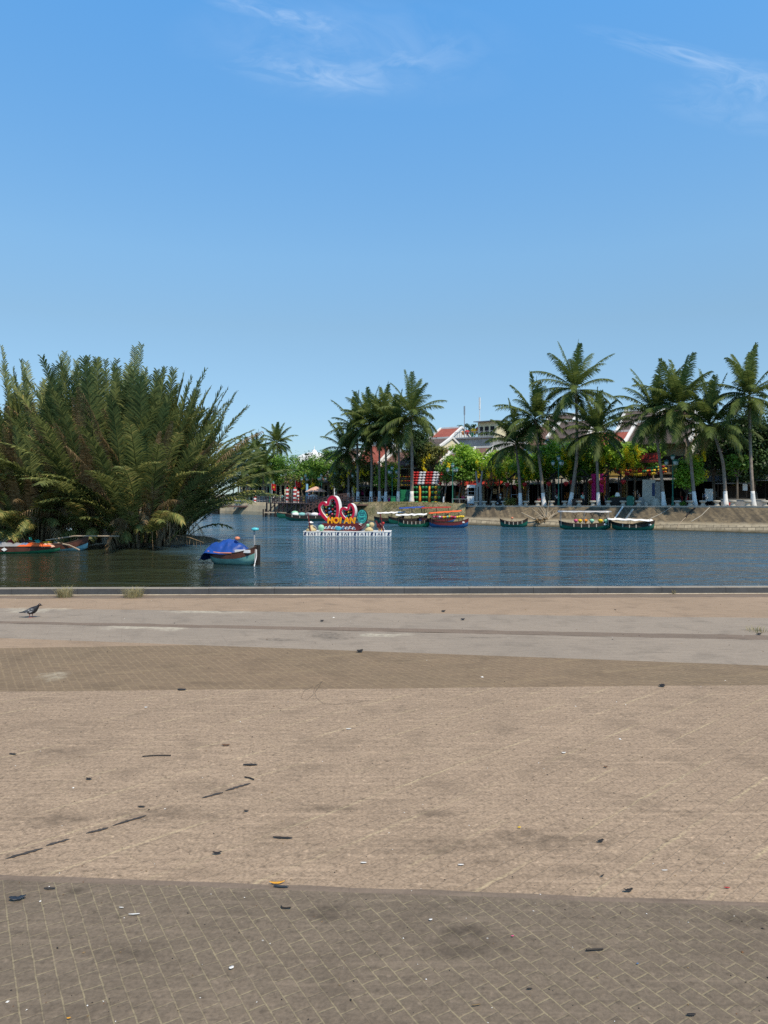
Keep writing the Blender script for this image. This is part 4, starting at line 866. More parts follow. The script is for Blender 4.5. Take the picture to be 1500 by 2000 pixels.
    if balcony:
        mb = MB(); mb.box((w/2, -.75, gf+.6), (w-.2, 1.4, .16)); bz = gf+.68
        for i in range(int(w/.45)+1): mb.box((.2+i*.45, -1.38, bz+.45), (.05, .05, .9))
        mb.box((w/2, -1.38, bz+.93), (w-.3, .09, .07)); [mb.box((x, -1.36, (bz+ez)/2), (.14, .14, ez-bz-.3)) for x in (.3, w*.5, w-.3)]
        mb.build('balcony', 'pale_timber', t)
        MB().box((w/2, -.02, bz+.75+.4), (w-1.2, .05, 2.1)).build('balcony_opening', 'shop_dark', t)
    return t, w, ez
W_ = house
W_('two storey house with timber balcony and dark tiled roof with white ridge bands', 1222, 1350, 13, 862, 824, 10, 'ochre_wall', 'roof_dark', win=0, balcony=True, gf=3.6)
W_('dark shop house behind the huge tree at the right edge', 1352, 1450, 13, 880, 840, 9, 'ochre_wall', 'roof_dark', win=3, awnm='roof_grey')
W_('shop house cut by the right edge, mostly hidden by dark leaves', 1452, 1580, 12, 885, 850, 9, 'yellow_wall', 'roof_brown', win=4)
W_('low house with a patch of red roof left of the balcony house', 1152, 1220, 13, 868, 846, 8, 'yellow_wall', 'roof_red', win=2)
W_('shop house whose dark roof shows between two palms with white slanted bands', 1072, 1150, 14, 852, 824, 9, 'cream_wall', 'roof_dark', win=3)
W_('narrow shop house behind the leaning palm trunk', 1030, 1070, 14, 865, 834, 9, 'white_wall', 'roof_brown', win=2)
W_('yellow gabled house behind the short palm', 990, 1022, 14, 890, 866, 7, 'yellow_wall', 'roof_dark', win=2)
W_('low shop with rust red tiled roof and crimson awning', 943, 986, 13, 908, 884, 8, 'ochre_wall', 'roof_red', win=0, awnm='red_tarp', gf=3.2, band=False)
W_('cream gable house with white edged roof above the fresh green tree', 806, 850, 16, 882, 858, 11, 'cream_wall', 'roof_dark', win=2)
W_('narrow low shop under the cream gable, behind the leaning white footed tree', 860, 904, 13.5, 908, 888, 6, 'ochre_wall', 'roof_brown', win=0)
W_('shop house with a brown lean roof right of the cream gable', 905, 942, 14, 905, 876, 8, 'cream_wall', 'roof_brown', win=2, awnm='red_tarp')
W_('shaded shop house behind the lantern house', 800, 861, 15, 905, 880, 8, 'ochre_wall', 'roof_brown', win=3)
W_('shaded shop house behind the right trunks of the palm cluster', 745, 799, 15, 908, 884, 8, 'ochre_wall', 'roof_brown', win=3)
W_('cream house with red roof seen between the left trunks of the palm cluster', 690, 744, 16, 903, 872, 9, 'cream_wall', 'roof_red', win=3)
W_('white walled house with dark roof left of the palm cluster', 655, 689, 18, 905, 880, 9, 'white_wall', 'roof_brown', win=2)
W_('house with dark roof and white bands on the upper row by the tall palm', 1055, 1110, 34, 842, 812, 9, 'white_wall', 'roof_dark', win=2, shop=False, awn=False)
W_('upper row house with dark roof between the palms left of the balcony house', 1205, 1272, 30, 842, 803, 9, 'cream_wall', 'roof_dark', win=3, shop=False, awn=False)
W_('upper row house peeking over the balcony house roof', 1280, 1350, 32, 838, 800, 10, 'white_wall', 'roof_brown', win=3, shop=False, awn=False)
W_('grey upper row house with flat dark roof behind the short palm', 958, 1008, 40, 850, 836, 10, 'cream_wall', 'roof_grey', win=3, shop=False, awn=False)
W_('house with a bright red roof left of the cream gable', 838, 880, 34, 858, 838, 9, 'white_wall', 'roof_red', win=2, shop=False, awn=False)
# rooftop terrace with lanterns and masts
s0, s1 = s_for(888, 27), s_for(962, 27); base = Q(s0, 27); D = base.y; wd = s0-s1; hz = zat(858, D)-base.z
t = thing('terrace_building', 'grey flat roofed building with a railed rooftop terrace full of lanterns', 'building', base, HR)
mb = MB(); mb.box((wd/2, 5, hz/2), (wd, 10, hz)); mb.build('wall', 'grey_wall', t)
mb = MB(); mb.box((wd/2, -.1, hz+.1), (wd+.5, .5, .25)); [mb.box((i*wd/16, .1, hz+.7), (.06,.06,1.0)) for i in range(17)]; mb.box((wd/2, .1, hz+1.2), (wd, .07, .07)); mb.build('parapet', 'grey_metal', t)
mb = MB(); mb.box((wd*.66, 5.5, hz+1.6), (wd*.5, 5, 3.0)); mb.build('roof_pavilion', 'cream_wall', t)
mb = MB(); slabs(mb, wd*.36, wd*.98, 2.0, hz+3.1, 8.5, hz+3.5, .15); mb.build('roof', 'roof_grey', t)
for i in range(3):
    o = MB().box((wd*(.5+.15*i), 2.99, hz+1.5), (.8, .06, 1.6)).build('window', 'shop_dark', t)
mb = MB(); mb.tube([(wd*.12, 2, hz), (wd*.12, 2, hz+5.2)], .09, 6); mb.box((wd*.12, 2, hz+5.4), (.22, .22, 1.6)); mb.build('mast', 'steel', t)
mb = MB(); mb.tube([(wd*.46, 3, hz), (wd*.46, 3, hz+7)], .09, 6); mb.box((wd*.46, 3, hz+6.6), (.24, .24, 2.2)); mb.build('mast', 'white_wall', t)
def lantern_prof(r): return [(.05*r,-.95*r),(.25*r,-.85*r),(.85*r,-.1*r),(1.0*r,.28*r),(.86*r,.62*r),(.45*r,.85*r),(.2*r,.92*r)]
def lantern(name, c, r, col, par, flat=1.0):
    o = MB().lathe([(a, z*flat) for a, z in lantern_prof(r)], (0,0,0), 9).build(name, col, par, True, c); return o
tb = base
for i, (px, py, c, r) in enumerate(((912,845,'lantern_red',.5),(905,846,'lantern_orange',.4),(926,842,'lantern_yellow',.6),(940,836,'lantern_yellow',.75),(934,838,'lantern_red',.45),(952,843,'lantern_red',.55),(922,849,'lantern_green',.45),(945,838,'lantern_orange',.4))):
    p = P(px, py, D+1.5); o = lantern('hanging_lantern', p, r, c, None)
    tag(o, ['red lantern','small orange lantern','yellow lantern','biggest yellow lantern','small red lantern','red lantern','green lantern','small orange lantern'][i]+[' at the left of the rooftop terrace',' at the far left rail of the rooftop terrace',' in the middle of the rooftop terrace',' high on the rooftop terrace pavilion',' beside the biggest yellow one on the rooftop terrace',' at the right end of the rooftop terrace',' low behind the rooftop terrace rail',' right of the biggest yellow one on the rooftop'][i], 'lantern', 'lanterns of the rooftop terrace')
    MB().tube([(0,0,r*.9),(0,0,r*.9+.6)], .02, 4).build('cord', 'black', o)
# white dome far behind the trees
D = 210; b = XY(614, D, 0); t = thing('domed_hall', 'white domed hall with a small finial behind the trees at the left', 'building', b); S = D/F
rr = 44*S; zc = zat(912, D); ap = zat(883, D); prof = [(rr, 0), (rr, zc)]+[(rr*math.cos(a*PI/16)*.98, zc+(ap-zc)*math.sin(a*PI/16)) for a in range(0, 8)]+[(.4, ap), (.3, ap+.5)]
MB().lathe([(rr*.985, 0), (rr*.985, zc-.1)], (0,0,0), 40).build('wall', 'white_wall', t)
MB().lathe([(rr*1.0, zc-.1)]+[(rr*math.cos(a*PI/24), zc+(ap-zc)*math.sin(a*PI/24)) for a in range(0, 12)]+[(.5, ap-.02)], (0,0,0), 28).build('dome', 'white_paint', t)
MB().lathe([(.8, ap-.1), (.7, ap+.4), (.1, ap+.8), (.06, ap+1.8)], (0,0,0), 8).build('finial', 'white_paint', t)
# ---------------------------------------------------------------- lantern house on the bank
D = Dq(832)+8; b = XY(833, D, .42); t = thing('lantern_house', 'open house built of green, red and silver lanterns on the grassy bank', 'lantern house', b, R(-14)); S = D/F
wh, dh, eh = 4.6, 3.0, zat(948, D)-.42; rh = zat(921, D)-.42
mb = MB()
for x in (-wh/2, -wh/6, wh/6, wh/2):
    for y in (0, dh): mb.box((x, y, eh/2), (.10, .10, eh))
    mb.beam((x, -.25, eh), (x, dh/2, rh), .10); mb.beam((x, dh+.25, eh), (x, dh/2, rh), .10)
for z in (.15, eh): mb.box((0, 0, z), (wh, .08, .08)); mb.box((0, dh, z), (wh, .08, .08))
mb.box((0, dh/2, rh), (wh+.3, .1, .1)); mb.build('frame', 'dark_timber', t)
MB().box((0, dh/2, -.04), (wh+.6, dh+.6, .16)).build('base', 'dark_timber', t)
MB().box((0, dh-.25, eh/2), (wh-.3, .05, eh-.3)).build('back_screen', 'net_dark', t)
for i in range(9):
    x = -wh/2+.28+i*(wh-.56)/8
    if i in (2, 5): 
        MB().lathe([(.16,0),(.2,.5),(.17,1.2),(.2,2.0),(.16,eh-.1)], (x, -.12, .06), 8).build('bamboo_post', 'lantern_orange', t, True); continue
    c = 'lantern_yellow' if i == 7 else 'lantern_green'
    for j in range(4): lantern('lantern', (x, -.16, eh-.35-j*.78), .30 if c == 'lantern_yellow' else .27, c, t, .95)
for i in range(9):
    x = -wh/2+.1+i*(wh-.2)/8; c = 'lantern_silver' if i % 4 in (2, 3) and i < 8 else 'lantern_red'
    for j in range(5):
        u = (j+.3)/5; lantern('roof_lantern', (x, -.35+(dh/2+.3)*u, eh+(rh-eh)*u+.12), .31, c, t, .8)
# green hoarding panels, bin and other things in the cluster
b = XY(790, Dq(790)+8, .4); t = thing('hoarding', 'bright green panel hoarding left of the pale palm trunk', 'hoarding', b, R(-10))
for i in range(5): MB().box((-.9+i*.47, (i % 2)*.03, 1.05+.12*(i == 0)), (.45, .05, 2.1+.25*(i == 0))).build('panel', 'green_paint' if i < 3 else 'lamp_green', t)
b = XY(768, Dq(768)+3.2, .35); t = thing('litter_bin', 'green litter bin among the palm cluster trunks', 'litter bin', b)
MB().box((0,0,.5), (.75,.6,1.0), 0, .92).build('body', 'green_paint', t); MB().box((0,0,1.06), (.8,.65,.12)).build('lid', 'lamp_green', t)
b = XY(794, Dq(794)+12, .3); t = thing('lantern_rack', 'tall shelf rack of red and yellow goods behind the green hoarding', 'rack', b)
mb = MB(); [mb.box((x, 0, 2.4), (.08,.3,4.8)) for x in (-1.2, 0, 1.2)]; [mb.box((0, 0, .6+i*.7), (2.4,.3,.06)) for i in range(7)]; mb.build('frame', 'timber', t)
rng = random.Random(5)
for i in range(24): lantern('lantern', (-1.05+(i % 8)*.3, -.1, 2.95+.7*(i//8)), .15, rng.choice(['lantern_red','lantern_yellow','lantern_orange']), t)
# grey forked pillar, notice board, glass cart
b = SP(935, 2.2); t = thing('forked_pillar', 'tall grey concrete pillar splitting into a fork at its top', 'pillar', b, R(-20)); S = b.y/F; hh = zat(944, b.y)-b.z
mb = MB(); mb.prism([(-.42,0),(.45,0),(.36,hh),(.50,hh+1.7),(.40,hh+1.7),(.20,hh+.1),(-.16,hh+.1),(-.40,hh+1.7),(-.50,hh+1.7),(-.34,hh)], (0,0,0), (1,0,0), (0,0,1), (0,.55,0)); mb.build('shaft', 'grey_stone', t)
MB().box((-.05,-.02,hh*.45), (.12,.05,hh*.8)).build('groove', 'black', t)
b = SP(919, 1.8); t = thing('notice_board', 'white notice board with dark lines in front of the glass cart', 'notice board', b, R(-15))
MB().box((0,0,.85), (.95,.06,1.0)).build('panel', 'white_paint', t); mb = MB(); mb.box((-.38,.05,.4),(.06,.05,.8)); mb.box((.38,.05,.4),(.06,.05,.8)); mb.build('leg', 'grey_metal', t)
mb = MB(); [mb.box((-.1+.25*(i % 2), -.034, .6+.11*i), (.35-.05*(i % 3), .006, .03)) for i in range(5)]; mb.build('lettering', 'black', t)
b = SP(921, 4.5); t = thing('food_cart', 'tall white glass cart with a sloped white roof', 'food cart', b, R(-15)); hh = zat(952, b.y)-b.z
mb = MB(); [mb.box((x, y, hh/2), (.06,.06,hh)) for x in (-.5,.5) for y in (-.35,.35)]; [mb.box((0,y,z), (1,.05,.05)) for y in (-.35,.35) for z in (.9, 1.5, 2.0)]; mb.build('frame', 'steel', t)
MB().box((0,0,hh+.16), (1.25,.95,.4), 0, .9).build('roof', 'white_paint', t); MB().box((0,0,.55), (1,.7,.6)).build('cabinet', 'grey_wall', t)
b = SP(912, 5); t = thing('snack_stand', 'tall rack of tan hanging goods left of the white cart', 'rack', b); hh = 2.6
mb = MB(); mb.box((0,0,hh/2), (.08,.08,hh)); mb.build('pole', 'timber', t)
for i in range(4): MB().lathe([(.28,0),(.30,.08),(.2,.3),(.05,.36)], (0,0,.7+i*.5), 10).build('basket', 'cloth_peach', t, True)
# bench, railing by the lamp
b = SP(898, .9); t = thing('metal_rail', 'low grey tubular rail at the left end of the quay', 'railing', b, HR)
mb = MB(); [mb.tube([(x,0,0),(x,0,.95)], .04, 6) for x in (-1.2, 0, 1.2)]; mb.tube([(-1.2,0,.95),(1.2,0,.95)], .04, 6); mb.build('rail', 'grey_metal', t)
b = SP(1006, 1.2); t = thing('hoop_rail', 'thin grey hoop rail between the shrub and the short palm', 'railing', b, HR); MB().tube([(-.55,0,0),(-.55,0,1.5),(.5,0,1.5),(.5,0,0)], .04, 6).build('rail', 'grey_metal', t)
# ---------------------------------------------------------------- dark gable gates hung with red lanterns
def gate(label, px0, px1, off, top, eave):
    D = Dq((px0+px1)/2)+off; b = XY((px0+px1)/2, D, 0); b.z = gs(b.x); S = D/F; w = (px1-px0)*S*.72; h = zat(eave, D)-b.z; hr = zat(top, D)-b.z
    t = thing('gable_gate', label, 'gate', b, R(-20), 'dark gable gates hung with red lanterns')
    mb = MB(); mb.box((-w/2,0,h/2), (.16,.16,h)); mb.box((w/2,0,h/2), (.16,.16,h)); mb.box((0,0,h), (w+.5,.14,.16)); mb.build('post', 'dark_timber', t)
    mb = MB(); slabx(mb, -w/2-.5, h-.15, 0, hr, -.5, .5, .16); slabx(mb, .003, hr, w/2+.5, h-.15, -.5, .5, .16); mb.build('roof', 'dark_timber', t)
    for s in (-1, 1):
        o = lantern('lantern', (s*(w/2+.55), 0, h-.75), .34, 'lantern_red', t); MB().tube([(0,0,.3),(0,0,.62)], .02, 4).build('cord', 'black', o)
        mb = MB(); mb.box((s*(w/2+.35), 0, h-.1), (.8,.06,.06)); mb.build('arm', 'dark_timber', t)
gate('dark gable gate with red lanterns left of the short palm', 995, 1020, 3, 925, 936)
gate('dark gable gate with red lanterns left of the lamp post by the tall palm', 1077, 1100, 3, 922, 934)
gate('dark gable gate with red lanterns between the tall palm and the magenta cloths', 1122, 1148, 3.5, 918, 931)
gate('dark gable gate with red lanterns left of the dark green rounded bin', 1181, 1212, 2.6, 918, 930)
# dark crates, bins, monument
b = SP(1128, 1.0); t = thing('planter_crate', 'low black timber crate under the person in teal', 'crate', b, R(-20)); MB().box((0,0,.42), (1.3,.6,.84)).build('box', 'dark_timber', t); MB().box((0,0,.86), (1.36,.66,.06)).build('rim', 'timber', t)
b = SP(1207, 1.4); t = thing('timber_counter', 'dark reddish timber counter beside the stone stools', 'counter', b, R(-20)); MB().box((0,0,.5), (1.9,.6,1.0)).build('cabinet', 'dark_timber', t); MB().box((0,0,1.03), (2.0,.7,.07)).build('top', 'timber', t)
b = SP(1206, 1.5); b.z += 1.07; t = thing('table_lamp', 'cream shade lamp standing on the dark timber counter', 'lamp', b); MB().lathe([(.33,0),(.2,.45)], (0,0,.12), 12).build('lamp_shade', 'lantern_white', t); MB().lathe([(.1,0),(.03,.05),(.03,.2)], (0,0,0), 8).build('base', 'black', t)
b = SP(1231, .9); t = thing('rounded_bin', 'dark green bin with rounded top and a painted side', 'litter bin', b, R(-28))
mb = MB(); pr = [(-.38,0),(.38,0),(.38,.95)]+[(.38*math.cos(a*PI/8), .95+.3*math.sin(a*PI/8)) for a in range(1, 8)]+[(-.38,.95)]; mb.prism(pr, (0,-.35,.02), (1,0,0), (0,0,1), (0,.9,0)); mb.build('body', 'dark_green_hull', t)
mb = MB(); mb.box((.384, .1, .62), (.006, .7, .9)); mb.build('painted_side', 'lantern_mint', t); MB().ball((.388,.1,.66), .2, 8, 5, (.03,1,1.3)).build('painted_motif', 'green_paint', t)
b = SP(1271, 3.6); t = thing('stone_monument', 'tall pale stone slab monument with a narrow dark plaque', 'monument', b, R(-24)); hh = zat(937, b.y)-b.z
mb = MB(); mb.prism([(-1.0,0),(.55,0),(.53,hh),(-.97,hh+.02)], (0,0,0), (1,0,0), (0,0,1), (0,.55,0)); mb.build('slab', 'stone', t)
mb = MB(); mb.prism([(.56,0),(1.15,0),(1.1,hh*.93),(.54,hh*.93)], (0,.12,0), (1,0,0), (0,0,1), (0,.5,0)); mb.build('wing', 'grey_stone', t); MB().box((.32,-.004,hh*.62), (.34,.02,hh*.5)).build('plaque', 'navy', t); MB().box((.1,.2,.1), (3,1.6,.22)).build('plinth', 'pale_stone', t)
def boulder(label, px, off, w, h, seed, m_='stone'):
    rng = random.Random(seed); b = SP(px, off); S = b.y/F; vs = []; mb = MB(); n_ = 12
    prof = [(1.0,-.05),(1.02,.3),(.85,.7),(.5,.95),(.08,1.0)]
    for r_, z in prof:
        for j in range(n_): a = 2*PI*j/n_; q = 1+rng.uniform(-.08,.08); vs.append((math.cos(a)*r_*w*S/2*q, math.sin(a)*r_*w*S*.4*q, z*h*S))
    mb.add(vs, [(i*n_+j, i*n_+(j+1) % n_, (i+1)*n_+(j+1) % n_, (i+1)*n_+j) for i in range(4) for j in range(n_)]+[tuple(range(48, 60))]); tag(mb.build('boulder', m_, None, True, b), label, 'boulder', 'boulders around the monument')
boulder('pale domed boulder in front of the stone monument', 1282, 2.2, 18, 15, 1); boulder('grey boulder left of the stone monument', 1252, 2.6, 14, 17, 2, 'grey_stone'); boulder('low flat boulder between the monument and the green bin', 1262, 2.0, 8, 8, 3)
# magenta cloths, sign, cyclo, board, other stall goods
b = SP(1166, 6); t = thing('cloth_rail', 'rail of bright magenta and orange cloths behind the straight palm', 'cloth rail', b, R(-25)); hh = zat(925, b.y)-b.z
mb = MB(); [mb.box((x,0,hh/2), (.06,.06,hh)) for x in (-.8, 1.5)]; mb.box((.35,0,hh), (2.4,.06,.06)); mb.build('rail', 'dark_timber', t)
for i, (x, w_, z0_, c) in enumerate(((-.45,.5,.6,'cloth_pink'),(.0,.36,.5,'cloth_pink'),(.62,.5,1.7,'cloth_pink'),(1.1,.5,.9,'cloth_orange'),(1.15,.3,2.0,'cloth_pink'))):
    mb = MB(); k = 8; vs = []
    for j in range(k+1):
        xx = x-w_/2+w_*j/k; yy = .05*math.sin(j*2.1)-.04; vs += [(xx, yy, hh-.02), (xx*1.0, yy*1.8, z0_)]
    mb.add(vs, [(2*j, 2*j+2, 2*j+3, 2*j+1) for j in range(k)]); mb.build('cloth', c, t)
b = SP(1270, 7.5); t = thing('sign_board', 'wide dark red sign board with pale letters under the balcony', 'sign', b+Vector((0,0,zat(894,b.y)-b.z)), HR)
MB().box((0,0,0), (2.6,.10,1.25)).build('board', 'maroon', t); mb = MB(); [mb.box((-.9+.45*i, -.056, .1+.06*(i % 2)), (.26,.012,.5)) for i in range(5)]; [mb.box((-.9+.3*i, -.056, -.4), (.18,.012,.10)) for i in range(7)]; mb.build('lettering', 'cloth_red', t)
b = SP(1343, 5.2); t = thing('cyclo', 'red and white pedal cyclo parked behind the leaning palm', 'cyclo', b, R(-20))
for x, r_ in ((-.75,.36),(.55,.33)):
    o = bpy.data.objects.new('wheel', None); C.objects.link(o); o.parent = t
    mb = MB(); mb.tube([(x+math.cos(a*PI/10)*r_, 0, r_+math.sin(a*PI/10)*r_) for a in range(21)], .03, 5); mb.build('tyre', 'black', o)
    mb = MB(); [mb.beam((x,0,r_),(x+math.cos(a)*r_,0,r_+math.sin(a)*r_), .012) for a in [k*PI/4 for k in range(8)]]; mb.build('spokes', 'steel', o)
mb = MB(); mb.tube([(-.75,0,.36),(-.2,0,.4),(.2,0,.4),(.55,0,.33)], .035, 6); mb.tube([(-.6,0,.4),(-.65,0,1.05)], .03, 6); mb.tube([(-.5,0,1.0),(-.85,0,1.05)], .03, 6); mb.build('frame', 'red_lacquer', t)
mb = MB(); mb.box((.35,0,.6), (.7,.75,.12)); mb.box((-.02,0,.95), (.12,.75,.7)); mb.build('seat', 'cloth_red', t); mb = MB(); slabs(mb, -.1, .75, -.42, 1.45, .42, 1.5, .05); mb.build('canopy', 'white_cloth', t)
b = SP(1385, 7); t = thing('menu_board', 'white menu board leaning in front of the dark shop', 'menu board', b, R(-20)); mb = MB(); slabs(mb, -.45, .45, 0, .5, .35, 1.95, .05); mb.build('panel', 'white_paint', t); mb = MB(); mb.beam((-.35,.3,1.6),(-.35,.7,0),.05); mb.beam((.35,.3,1.6),(.35,.7,0),.05); mb.build('leg', 'timber', t)
b = SP(1440, 5); t = thing('stage_block', 'long low dark block with a pale top edge at the foot of the dark trees', 'platform', b, HR); MB().box((.6,0,.35), (4.5,1.2,.7)).build('block', 'grey_stone', t); MB().box((.6,0,.74), (4.6,1.3,.08)).build('top', 'pale_stone', t)
b = SP(1422, 2.2); MB_ = MB().box((0,0,.2), (.36,.3,.4), 0, 1.1); tag(MB_.build('plastic_box', 'lantern_red', None, False, b), 'small bright red plastic box right of the bent palm', 'box')
b = SP(1430, 8); t = thing('stall_hut', 'dark timber stall with flat grey roof under the huge tree', 'stall', b, HR); mb = MB(); [mb.box((x,y,1.3), (.12,.12,2.6)) for x in (-1.6,1.6) for y in (0,2)]; mb.box((0,2,1.2), (3.2,.06,2.4)); mb.build('frame', 'timber', t); MB().box((0,1,2.68), (3.8,2.8,.14)).build('roof', 'roof_grey', t); MB().box((0,.1,.5), (3,.5,1.0)).build('counter', 'timber', t); MB().box((1.5,-.46,2.2), (.5,.05,.8)).build('sign', 'white_paint', t)
# strings of lanterns in front of the balcony house
rng = random.Random(77)
for row, (py, off, pos_) in enumerate(((906, 8.0, 'uppermost'), (911, 7.4, 'middle'), (917, 6.8, 'lowest'))):
    a = SP(1200, off); bq = SP(1302, off); a.z = zat(py, a.y); bq.z = zat(py, bq.y); t = thing('lantern_string', f'{pos_} of three strings of small red and yellow lanterns before the balcony', 'lantern string', a, 0, 'lantern strings before the balcony house')
    d = bq-a; k = 24; mb = MB(); mb.tube([d*(i/k)+Vector((0,0,-.35*math.sin(PI*i/k))) for i in range(k+1)], .02, 4); mb.build('cord', 'black', t)
    for i in range(k): 
        if rng.random() < .08: continue
        p = d*((i+.5)/k)+Vector((0, 0, -.35*math.sin(PI*(i+.5)/k)-.32)); lantern('lantern', p, rng.uniform(.17, .24), rng.choice(['lantern_red','lantern_yellow','lantern_yellow','lantern_orange','lantern_green'] if row < 2 else ['lantern_yellow','lantern_yellow','lantern_orange','lantern_red']), t)
for i, (px, py, c, lab) in enumerate(((1006,952,'lantern_red','red lantern hanging left of the short palm trunk'),(935,942,'lantern_pink','pinkish red lantern over the grey forked pillar'),(953,950,'lantern_red','red lantern in the shade right of the forked pillar'),(868,905,'lantern_yellow','yellow lantern in the tree beside the lantern house'))):
    D = Dq(px)+7; o = lantern('hanging_lantern', P(px, py, D), .33, c, None); tag(o, lab, 'lantern'); MB().tube([(0,0,.3),(0,0,.9)], .02, 4).build('cord', 'black', o)
# bougainvillea over the crimson awning
b = SP(925, 11); b.z = zat(940, b.y); mb = MB(); rng = random.Random(12)
for i in range(16): leafblob(mb, (rng.uniform(-4.2, 3.6), rng.uniform(-.5,.5), rng.uniform(-.6,.7)), .6, 60, .2, rng)
t = thing('bougainvillea', 'crimson flowering bougainvillea over the shop front by the forked pillar', 'flowering vine', b); mb.build('flowers', 'pink_flower', t)
mb = MB(); [mb.tube([(x,0,-3.6),(x+.1,0,-1.5),(x-.2,0,0)], .06, 5) for x in (-3, -.5, 2)]; mb.build('stem', 'tree_bark', t)
# ---------------------------------------------------------------- boats
def hull(t, L, B, Hh, sheer=.5, low='green_hull', top='brown_strake', draft=.15, split=.58, bow=1.0, inner='timber', n=18):
    """pointed wooden hull along local x, bow at +x; returns height function of the rim"""
    def sec(u):
        b_ = B/2*max(.03, (1-abs(u)**2.6))**.9; return b_, Hh+sheer*(abs(u)**2.5)*(bow if u > 0 else .75), -draft*(1-abs(u)**3)+abs(u)**4*Hh*.3
    def skin(f0, f1, m_, nm, off=0.0):
        mb = MB(); rows = []
        for i in range(n+1):
            u = -1+2*i/n; b_, h, z0 = sec(u); row = []
            for s in (-1, 1):
                for f in ((f0, (f0+f1)/2, f1) if s < 0 else (f1, (f0+f1)/2, f0)):
                    prof = min(1, .42+.9*f**.6); row.append(Vector((u*L/2*(1-.05*(1-f)*abs(u)), s*(b_*prof+off), z0+(h-z0)*f)))
            rows.append(row)
        mb.add([p for r_ in rows for p in r_], [(i*6+j, (i+1)*6+j, (i+1)*6+j+1, i*6+j+1) for i in range(n) for j in (0, 1, 3, 4)]+([(i*6+0, i*6+5, (i+1)*6+5, (i+1)*6+0) for i in range(n)] if f0 == 0 else []))
        return mb.build(nm, m_, t, True)
    skin(0, split, low, 'hull'); skin(split, 1, top, 'top_strake', .012)
    mb = MB()
    for s in (-1, 1):
        pts = []
        for i in range(n+1):
            u = -1+2*i/n; b_, h, z0 = sec(u); pts.append((u*L/2, s*(b_+.01), h))
        mb.tube(pts, .035, 4)
    mb.build('gunwale', inner, t)
    mb = MB(); vs = []
    for i in range(n+1):
        u = -1+2*i/n; b_, h, z0 = sec(u); zz = z0+(h-z0)*.55; vs += [(u*L/2*.97, -b_*.93, zz), (u*L/2*.97, b_*.93, zz)]
    mb.add(vs, [(2*i, 2*i+2, 2*i+3, 2*i+1) for i in range(n)]); mb.build('deck', inner, t)
    for x in (-.25, 0, .25):
        b_, h, z0 = sec(x*2); MB().box((x*L, 0, h-.10), (.22, b_*1.9, .05)).build('thwart', inner, t)
    return lambda x: sec(x/(L/2))
def boat(label, px0, px1, py, cat='boat', name='wooden_boat', ang=0.0, B=1.5, Hh=.62, sheer=.5, group=None, **kw):
    D = (EYE-WZ)*F/(py-H); L = abs(px1-px0)*D/F/math.cos(ang); c = XY((px0+px1)/2, D, WZ)
    t = thing(name, label, cat, c, ang+(PI if px1 < px0 else 0), group); f = hull(t, L, B, Hh, sheer, **kw); return t, L, f, c
def eye_mark(t, L, f, B):
    b_, h, z0 = f(L*.36)
    for s in (-1, 1): MB().ball((L*.36, s*(b_+.02), h-.22), .14, 8, 5, (1.6,.2,.8)).build('painted_eye', 'white_paint', t, True)
def patches(t, L, f, side=-1, xs=(-.3,-.15,0,.15,.3), sz=(.10,.03,.36)):
    for x in xs:
        b_, h, z0 = f(L*x); MB().box((L*x, side*(b_+.03), h-.16), sz).build('fender', 'pale_stone', t)
# blue tarp boat in the middle of the river
t, L, f, c = boat('small sea green boat under a crumpled blue tarp with a pole lamp at its bow', 404, 508, 1101, ang=R(-24), B=1.75, Hh=.68, sheer=.42, low='sea_green_hull', split=.60, inner='timber', draft=.12)
BT = t
mb = MB(); nx, ny = 64, 30; vs = []
RID = [(0,.16),(.06,.40),(.15,.80),(.25,1.14),(.40,1.30),(.55,1.40),(.66,1.37),(.78,1.20),(.88,.98),(.95,.80),(1,.70)]
for i in range(nx+1):
    u = i/nx; x = -L*.70+u*L*1.08; rid = lerp(RID, u)
    half = lerp([(0,.25),(.1,.6),(.2,.88),(.4,.98),(.7,.94),(.85,.72),(1,.30)], u); edge_ = lerp([(0,.10),(.12,.20),(.2,.48),(.26,.66),(.6,.62),(1,.64)], u)
    for j in range(ny+1):
        v = -1+2*j/ny; y = v*half; p = Vector((x, y, 0))
        ridge_ = .34*(1-abs(noise.noise(p*1.5+Vector((3,1,7))))*2.4)*.35+.05*noise.noise(p*4.5)-.05
        fold = -.07*max(0, 1-abs(((x*.8+y*1.3) % .7)-.35)/.10)*abs(v)
        hh = edge_+(rid-edge_)*(1-abs(v)**1.55)+(ridge_+fold)*(1-abs(v)**4)*(.3+.7*min(1, u*3)); vs.append((x, y*(1+.05*noise.noise(p*2)), hh))
mb.add(vs, [(i*(ny+1)+j, (i+1)*(ny+1)+j, (i+1)*(ny+1)+j+1, i*(ny+1)+j+1) for i in range(nx) for j in range(ny)])
o = mb.build('tarp', 'blue_tarp', None, True, c, t.rotation_euler.z); o.data.validate(); tag(o, 'crumpled blue tarp sheet draped over the sea green boat', 'tarp')
sd = o.modifiers.new('sol', 'SOLIDIFY'); sd.thickness = .02; ss = o.modifiers.new('sub', 'SUBSURF'); ss.levels = 1; ss.render_levels = 1
MB().tube([(L*.41,.1,.5),(L*.405,.1,1.98)], .05, 8).build('pole', 'grey_wall', t)
MB().lathe([(.04,-.06),(.20,-.05),(.235,.01),(.21,.09),(.08,.12)], (L*.405+.06,.1,2.03), 14, 1, .8).build('pole_lamp', 'cyan_plastic', t, True)
MB().box((L*.29,-.45,.80), (.9,.35,.16), R(6)).build('bundle', 'white_cloth', t); MB().tube([(-L*.36,-.78,.74),(-L*.1,-.90,.68),(L*.14,-.87,.70)], .05, 6).build('paddle', 'salmon_paint', t)
